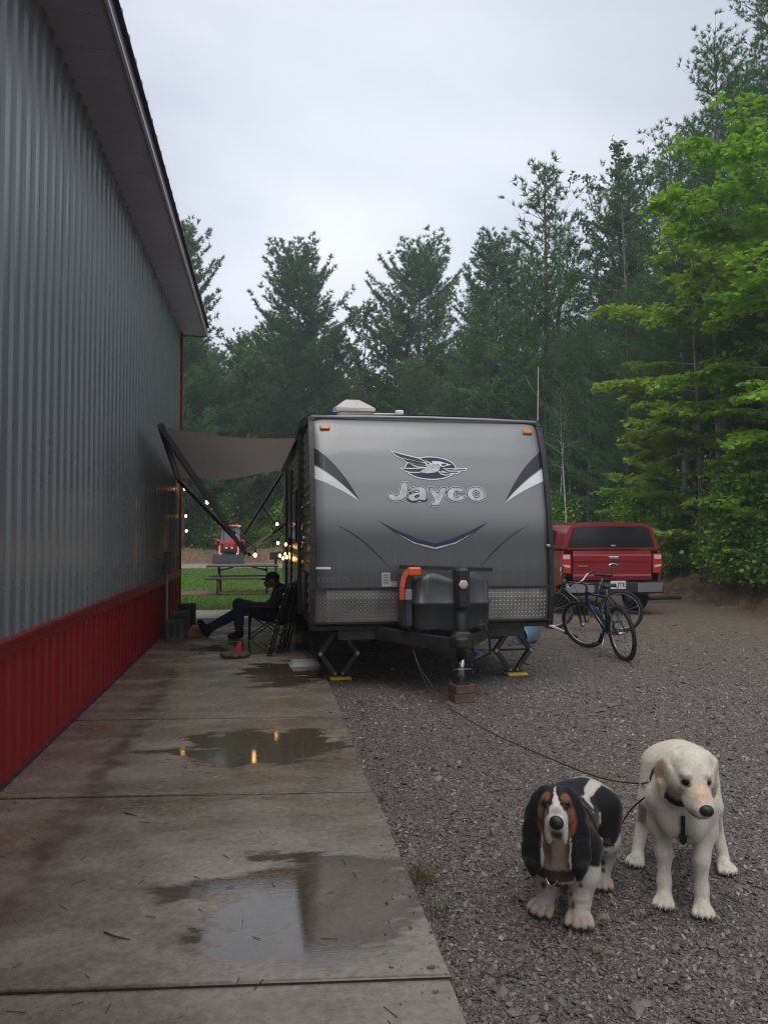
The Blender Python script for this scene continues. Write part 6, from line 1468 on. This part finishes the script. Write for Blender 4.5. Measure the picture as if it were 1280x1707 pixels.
cable('second cable hanging from the trailer tongue down to the gravel', [(1.37, 7.30, .56), (1.40, 7.16, .36), (1.50, 6.98, .10), (1.60, 6.82, .03)], .004)

# ------------------------------------------------------------------ seated person
per = thing('person', 'person in dark jacket, jeans and cap slouched in a camp chair', 'person', (.02, 11.55, ZS))
B = Body((-1.12, -.36, -.02), (.55, .36, 1.02), .0095)
hip, chest = (.17, 0, .33), (.20, 0, .60)
B.cone((.15, -.07, .33), (.15, .07, .33), .125, .125, .06); B.cone((.16, 0, .36), (.23, 0, .58), .155, .175, .07); B.ell((.21, 0, .60), (.155, .20, .145), .06); B.cone((.22, 0, .68), (.12, 0, .77), .085, .062, .05)
for s in (-1, 1): B.ell((.20, s*.165, .655), (.09, .085, .08), .05)
B.ell((.29, 0, .54), (.10, .20, .20), .06); B.ell((.05, 0, .47), (.10, .15, .09), .05)
HD = np.array((.055, 0, .835)); B.ell(HD+(.012, 0, .015), (.098, .077, .100), .02); B.ell(HD+(-.045, 0, -.055), (.062, .055, .055), .03); B.cone(HD+(-.088, 0, -.010), HD+(-.106, 0, -.034), .012, .016, .012)   # skull, jaw, nose
B.ell(HD+(-.085, 0, -.068), (.022, .026, .010), .008); B.ell(HD+(-.080, 0, .018), (.022, .05, .012), .012)
for s in (-1, 1): B.ell(HD+(.022, s*.077, -.012), (.020, .010, .030), .008); B.ell(HD+(-.085, s*.030, .0), (.014, .014, .010), .006, cut=True)
# legs: near leg bent with foot planted, far leg stretched out
B.chain([(.10, -.10, .33), (-.42, -.13, .50)], [.115, .088], .04); B.chain([(-.42, -.13, .50), (-.41, -.13, .12)], [.084, .064], .03); B.chain([(-.40, -.13, .058), (-.54, -.135, .040)], [.055, .042], .03)
B.chain([(.10, .10, .33), (-.36, .12, .40)], [.115, .088], .04); B.chain([(-.36, .12, .40), (-.88, .10, .12)], [.086, .064], .03); B.chain([(-.89, .10, .062), (-.985, .10, .225)], [.060, .046], .03)
# arms resting on the thighs, hands together
for s in (-1, 1):
    B.chain([(.18, s*.195, .64), (.06, s*.235, .44)], [.078, .064], .04); B.chain([(.06, s*.235, .44), (-.17, s*.075, .475)], [.060, .042], .03)
    B.ell((-.205, s*.055, .482), (.045, .030, .022), .015)
    for q, L_ in ((-.022, .050), (-.007, .058), (.008, .055), (.022, .042)): B.chain([(-.235, s*.05+q, .486), (-.235-L_*.6, s*.045+q, .482), (-.235-L_, s*.042+q, .462)], [.0105, .010, .009], .006)
    B.chain([(-.19, s*.03, .490), (-.225, s*.012, .500), (-.25, s*.010, .495)], [.012, .011, .010], .008)
def per_col(V):
    x, y, z = V[:, 0], V[:, 1], V[:, 2]; c = np.tile(np.array((.016, .017, .019)), (len(V), 1))
    jeans = (x < .03)*(z < .62)*1.0*(1-near(V, (-.04, .16, .46), (.16, .14, .07), .1))*(1-near(V, (-.04, -.16, .46), (.16, .14, .07), .1)); c = blend(c, jeans, (.026, .033, .055)); c = blend(c, .5*jeans*(wobble(V, 20) > .2), (.034, .042, .065))
    boots = ((x < -.85)*1.0)+((x < -.33)*(z < .11)); c = blend(c, boots, (.012, .010, .009))
    skin = (np.linalg.norm((V-(HD+(-.01, 0, -.02)))/np.array((.125, .10, .125)), axis=1) < 1)*1.0; c = blend(c, skin, (.24, .14, .105)); c = blend(c, (x < -.175)*(z > .44)*(np.abs(y) < .10)*(x > -.31)*1.0, (.26, .15, .11))
    hair = skin*(x > HD[0]+.045)*(z < HD[2]+.05); c = blend(c, hair, (.05, .04, .035)); c = blend(c, .8*near(V, HD+(-.09, 0, -.068), (.02, .03, .008), .4), (.20, .09, .08))
    return c
obj('body', B.surface('body', per_col), coat_mat('cloth_and_skin', .8, .1, 60, .25), per)
for s in (-1, 1): MB().ball(HD+np.array((-.080, s*.030, .0)), .010, 10, 8).build('eye', M_EYE, per)
capm = mat('dark_cap', (.014, .014, .017), .85, bump=.3, bscale=80)
cpn = MB().ball(HD+np.array((.014, 0, .035)), (.108, .087, .098), 20, 12).build('cap', capm, per)
bm = bmesh.new(); bm.from_mesh(cpn.data); bmesh.ops.delete(bm, geom=[v for v in bm.verts if v.co.z < HD[2]+.025], context='VERTS'); bm.to_mesh(cpn.data); bm.free(); cpn.data.materials.append(capm) if not cpn.data.materials else None
mb = MB(); vs = []; n = 10
for k, zz_ in enumerate((0, .008)):
    for i in range(n+1):
        t = -1.15+2.3*i/n; vs.append((HD[0]+.014-.100*math.cos(t), .082*math.sin(t), HD[2]+.032+zz_)); vs.append((HD[0]+.014-(.100+.085*math.cos(t*1.1))*math.cos(t*.95), .080*math.sin(t), HD[2]+.012+zz_-.012*math.cos(t)*.5))
m2 = (n+1)*2; fs = []
for i in range(n): a = 2*i; fs += [(a, a+1, a+3, a+2), (m2+a, m2+a+2, m2+a+3, m2+a+1), (a+1, m2+a+1, m2+a+3, a+3)]
mb.add(vs, fs); mb.build('cap_brim', capm, cpn)
it = thing('red_cup', 'small orange-red cup in the hands of the seated person', 'cup', (-.262, 11.55, ZS+.478))
MB().lathe([(0, .002), (.032, 0), (.036, .07), (.033, .07), (.029, .006), (0, .006)], 18).build('cup', mat('orange_red_enamel', (.42, .06, .03), .35), it); MB().tube([(.034, 0, .055), (.058, 0, .05), (.058, 0, .02), (.034, 0, .014)], .005, 6).build('handle', MATS['orange_red_enamel'], it)
# ================================================================== GRAVEL, GRASS, WEEDS, LITTER
def gn_scatter(name, pts, rots, scales, coll, kind_label=None):
    me = bpy.data.meshes.new(name); me.from_pydata([tuple(p) for p in pts], [], [])
    a = me.attributes.new('rot', 'FLOAT_VECTOR', 'POINT'); a.data.foreach_set('vector', np.asarray(rots, np.float32).ravel())
    a = me.attributes.new('scl', 'FLOAT_VECTOR', 'POINT'); a.data.foreach_set('vector', np.asarray(scales, np.float32).ravel())
    o = obj(name, me); ng = bpy.data.node_groups.new(name, 'GeometryNodeTree'); ng.interface.new_socket('Geometry', in_out='INPUT', socket_type='NodeSocketGeometry'); ng.interface.new_socket('Geometry', in_out='OUTPUT', socket_type='NodeSocketGeometry')
    n = ng.nodes; l = ng.links; gi = n.new('NodeGroupInput'); go = n.new('NodeGroupOutput'); ci = n.new('GeometryNodeCollectionInfo'); ci.inputs['Collection'].default_value = coll; ci.inputs['Separate Children'].default_value = True; ci.inputs['Reset Children'].default_value = True
    ip = n.new('GeometryNodeInstanceOnPoints'); ip.inputs['Pick Instance'].default_value = True
    ra = n.new('GeometryNodeInputNamedAttribute'); ra.data_type = 'FLOAT_VECTOR'; ra.inputs['Name'].default_value = 'rot'; sa = n.new('GeometryNodeInputNamedAttribute'); sa.data_type = 'FLOAT_VECTOR'; sa.inputs['Name'].default_value = 'scl'
    l.new(gi.outputs[0], ip.inputs['Points']); l.new(ci.outputs[0], ip.inputs['Instance']); l.new(ra.outputs['Attribute'], ip.inputs['Rotation']); l.new(sa.outputs['Attribute'], ip.inputs['Scale']); l.new(ip.outputs[0], go.inputs[0])
    md = o.modifiers.new('scatter', 'NODES'); md.node_group = ng; return o
def stone_coll(name, m, n=6, seed=1):
    c = bpy.data.collections.new(name); r_ = random.Random(seed)
    for i in range(n):
        bm = bmesh.new(); bmesh.ops.create_icosphere(bm, subdivisions=1, radius=.5)
        for v in bm.verts: v.co *= r_.uniform(.72, 1.15); v.co.x *= r_.uniform(.9, 1.15)
        # clip flat broken faces
        for _ in range(3):
            d = Vector((r_.gauss(0, 1), r_.gauss(0, 1), r_.gauss(0, 1))).normalized(); k = r_.uniform(.24, .36)
            for v in bm.verts:
                e_ = v.co.dot(d)-k
                if e_ > 0: v.co -= d*e_
        me = bpy.data.meshes.new('stone'); bm.to_mesh(me); bm.free(); me.materials.append(m); o = bpy.data.objects.new('stone', me); c.objects.link(o)
    return c
def stone_mat():
    m = bpy.data.materials.new('crushed_stone'); m.use_nodes = True; n, l, b = nodes_of(m)
    oi = n.new('ShaderNodeObjectInfo'); rp = n.new('ShaderNodeValToRGB'); l.new(oi.outputs['Random'], rp.inputs[0]); e = rp.color_ramp.elements
    e[0].position = 0; e[0].color = (.055, .045, .041, 1); e[1].position = 1; e[1].color = (.29, .255, .235, 1)
    for p_, c_ in ((.30, (.105, .082, .069)), (.55, (.148, .114, .096)), (.75, (.122, .110, .098)), (.90, (.205, .165, .142))): q = e.new(p_); q.color = (*c_, 1)
    t = n.new('ShaderNodeTexCoord'); no = n.new('ShaderNodeTexNoise'); no.inputs['Scale'].default_value = 3; no.inputs['Detail'].default_value = 3; l.new(t.outputs['Object'], no.inputs['Vector'])
    mx = n.new('ShaderNodeMix'); mx.data_type = 'RGBA'; mx.blend_type = 'MULTIPLY'; mx.inputs['Factor'].default_value = .5; l.new(rp.outputs[0], mx.inputs['A']); l.new(no.outputs['Fac'], mx.inputs['B'])
    hs_ = n.new('ShaderNodeHueSaturation'); hs_.inputs['Value'].default_value = 1.55; hs_.inputs['Saturation'].default_value = .9; l.new(mx.outputs['Result'], hs_.inputs['Color']); l.new(hs_.outputs[0], b.inputs['Base Color'])
    b.inputs['Roughness'].default_value = .55; b.inputs['Specular IOR Level'].default_value = .5
    return m
STONES = stone_coll('stone_shapes', stone_mat())
def yard_pts(dens_fn, x0, x1, y0, y1, n):
    x = rng.uniform(x0, x1, n); y = rng.uniform(y0, y1, n); keep = (x > EDGE_X+.012) & (rng.uniform(0, 1, n) < dens_fn(x, y)) & (x < .80*y+1.1); return x[keep], y[keep]
def patch(x, y): return .5+.5*np.sin(x*1.9+np.sin(y*1.3)*1.5)*np.sin(y*1.1+np.sin(x*.9))
gx, gy = [], []
for (y0, y1, n) in ((1.6, 4.2, 95000), (4.2, 7.5, 95000), (7.5, 12.6, 60000)):
    a, b = yard_pts(lambda x, y: (.62+.38*patch(x, y))*np.clip(1.0-(y-8.2)/4.2+.5*(patch(x*1.7, y*1.5)-.5)*(y > 8.2), 0, 1), .6, min(7.5, .80*y1+1.1), y0, y1, n); gx.append(a); gy.append(b)
gx, gy = np.concatenate(gx), np.concatenate(gy); n = len(gx)
sz = rng.lognormal(-4.58, .46, n)*(1+.035*np.maximum(0, gy-3))            # about 18 mm
z = sz*rng.uniform(-.02, .22, n)
gs = gn_scatter('gravel', np.stack([gx, gy, z], 1), np.stack([rng.normal(0, .35, n), rng.normal(0, .35, n), rng.uniform(0, 6.28, n)], 1), np.stack([sz*rng.uniform(1.0, 1.7, n), sz*rng.uniform(.8, 1.2, n), sz*rng.uniform(.35, .7, n)], 1), STONES)
tag(gs, 'loose crushed stone covering the yard', 'gravel', kind='stuff')
# grit strewn on the slab edges and along the wall
m_ = 900; ex = np.concatenate([EDGE_X-np.abs(rng.normal(0, .10, 420)), WALL_X+.03+np.abs(rng.normal(0, .09, 480))]); ey = rng.uniform(1.8, 12, m_); sz = rng.lognormal(-4.75, .45, m_)
gs = gn_scatter('grit', np.stack([ex, ey, np.full(m_, .043)], 1), np.stack([rng.normal(0, .4, m_), rng.normal(0, .4, m_), rng.uniform(0, 6.28, m_)], 1), np.stack([sz*1.3, sz, sz*.6], 1), STONES)
tag(gs, 'small stones and grit strewn on the slab edges', 'grit', kind='stuff')
print('GRAVEL', n)
# lawn grass blades
def blades(name, x, y, z, h, w, m, lean=.5, label=None, seed=1):
    rg = np.random.default_rng(seed); n = len(x); P = np.stack([x, y, np.full(n, z) if np.isscalar(z) else z], 1); hh = (h*rg.uniform(.5, 1.3, n))[:, None]; a = rg.uniform(0, 6.28, n); s_ = np.stack([np.cos(a), np.sin(a), 0*a], 1)*w/2; d = np.stack([rg.normal(0, lean, n), rg.normal(0, lean, n), np.ones(n)], 1)
    V = np.stack([P-s_, P+s_, P+d*hh*.55+s_*.6, P+d*hh*.55-s_*.6, P+d*hh+np.stack([d[:, 0], d[:, 1], -np.abs(d[:, 0])*.6], 1)*hh*.35], 1).reshape(-1, 3)
    o = obj(name, tri_mesh(name, V, rg.uniform(0, 1, n), 5, [(0, 1, 2), (0, 2, 3), (3, 2, 4)]), m); return tag(o, label, 'grass', kind='stuff')
M_GRASS = leaf_mat('lawn_grass', (.085, .185, .016), (.150, .285, .032), rand=0, trans=.3)
n = 52000; x = rng.uniform(-4.2, 4.2, n); y = 16.05+20.3*rng.uniform(0, 1, n)**1.4; k = ~((y > 20.15) & (y < 21.65)) & (x < 4.0); x, y = x[k], y[k]
blades('grass', x, y, .004, .07, .014, M_GRASS, .4, 'short green mown grass beyond the slab')
M_DRYG = leaf_mat('dry_weed', (.10, .11, .03), (.20, .17, .07), rand=0, trans=.25)
n = 2600; y = rng.uniform(11, 27, n); x = 9.5+.03*(y-12)+np.abs(rng.normal(0, .8, n)); zb = np.array([bank_right(a, b) for a, b in zip(x, y)])
blades('bank_weeds', x, y, zb, .16, .012, M_DRYG, .6, 'dry and green weeds on the right dirt bank', 3)
n = 2500; x = rng.uniform(-12, 8, n); y = rng.uniform(43, 47, n); zb = np.array([bank_back(a, b) for a, b in zip(x, y)]); blades('far_weeds', x, y, zb, .22, .03, M_GRASS, .5, 'weeds on the far dirt bank', 4)
# weed tufts at the slab edge
def tuft(label, x, y, n, h, sp):
    rg = np.random.default_rng(int(x*1000+y*100)); o = blades('weed_tuft', rg.normal(0, sp, n), rg.normal(0, sp*1.4, n), 0.0, h, .004, M_DRYG, .75, None, int(y*100)); o.location = (x, y, .012); del o['kind']; o['category'] = 'weeds'; o['label'] = label; o['group'] = 'weed tufts at the slab edge'
tuft('yellow-green weed tuft at the slab edge left of the dogs', .70, 3.42, 110, .075, .035); tuft('small dry weed tuft nearest the bottom of the slab edge', .68, 3.10, 60, .055, .025); tuft('thin reddish weeds at the slab edge by the joint', .66, 4.45, 50, .05, .03); tuft('dry weed tuft on the gravel behind the dogs', 2.05, 4.55, 45, .045, .05)
# pine needles and twigs on slab and gravel
M_TWIG = mat('twig_brown', (.075, .045, .028), .85)
def twig(label, x, y, z, L_, a, group='twigs lying on the ground'):
    t = tag(obj('twig', None or MB().tube([(-L_/2*math.cos(a), -L_/2*math.sin(a), .003), (.1*L_*math.sin(a), -.1*L_*math.cos(a), .008), (L_/2*math.cos(a), L_/2*math.sin(a), .003)], [.003, .0035, .002], 5).mesh('twig'), M_TWIG), label, 'twig', group); t.location = (x, y, z)
twig('short twig at the slab corner beside the bottom joint', .86, 2.66, .012, .16, .5); twig('twig lying on the slab near the wall side bottom', -.55, 3.05, ZS, .13, -.6); twig('twig lying just past the second joint of the slab', -.72, 4.35, ZS, .10, -.7); twig('pale stick on the gravel behind the cream dog', 2.25, 3.75, .02, .30, -.5)
rg = random.Random(12); nd = MB()
for i in range(260):
    x = rg.uniform(-1.45, .58); y = rg.uniform(2.2, 10.5); a = rg.uniform(0, 6.28); L_ = rg.uniform(.03, .07); nd.bar((x, y, .0435+.001), (x+L_*math.cos(a), y+L_*math.sin(a), .0435+.002), .0022, .0015)
tag(nd.build('pine_needle_litter', M_TWIG), 'brown pine needles strewn over the wet slab', 'litter', kind='stuff')
# ------------------------------------------------------------------ string lights (lit)
M_BULB = mat('lit_bulb', (1, .62, .25), .3, emis=(1, .50, .14), estr=11)
def light_string(label, pts, bulbs):
    o = Vector(pts[0]); t = thing('string_lights', label, 'string lights', tuple(o)); MB().tube([Vector(p)-o for p in pts], .005, 5).build('cord', M_BLK, t)
    for b in bulbs:
        b = Vector(b)-o; s_ = MB().tube([b+Vector((0, 0, .075)), b+Vector((0, 0, .025))], .013, 8).build('socket', M_BLK, t); MB().ball(b, (.021, .021, .027), 12, 8).build('bulb', M_BULB, s_)
light_string('string of warm bulbs hung from the far end of the awning past the building corner', [(-1.40, 13.4, 2.52), (-1.44, 13.9, 2.47), (-1.48, 14.6, 1.95), (-1.50, 15.0, 1.70)], [(-1.43, 13.85, 2.36), (-1.47, 14.5, 1.90), (-1.50, 14.9, 1.63)])
light_string('string of warm bulbs along the slanting awning arm', [(-1.20, 9.8, 2.78), (-.70, 9.75, 2.05), (-.40, 9.8, 1.60), (-.13, 9.75, 1.38)], [(-.735, 9.75, 1.96), (-.40, 9.8, 1.53), (-.145, 9.75, 1.30)])
light_string('cluster of warm bulbs looped down the far corner of the trailer side', [(.33, 12.6, 2.3), (.20, 12.6, 1.80), (.30, 12.5, 1.50), (.17, 12.6, 1.48), (.27, 12.4, 1.32), (.32, 12.2, 1.28)], [(.165, 12.7, 1.73), (.18, 12.6, 1.42), (.30, 12.4, 1.40), (.21, 12.5, 1.22), (.26, 12.4, 1.18), (.315, 12.2, 1.20), (.30, 12.6, 1.24)])
# ------------------------------------------------------------------ damp air between the trees
hz = MB().span((-75, -30, -1.2), (75, 125, 24)).build('haze', None); tag(hz, 'thin pale mist in the air', 'haze', kind='stuff')
hm = bpy.data.materials.new('damp_air'); hm.use_nodes = True; hn = hm.node_tree.nodes; hn.clear(); ho = hn.new('ShaderNodeOutputMaterial'); hv = hn.new('ShaderNodeVolumePrincipled')
hv.inputs['Color'].default_value = (.86, .92, 1, 1); hv.inputs['Density'].default_value = .0019; hv.inputs['Anisotropy'].default_value = .2; hm.node_tree.links.new(hv.outputs[0], ho.inputs['Volume']); hz.data.materials.append(hm)
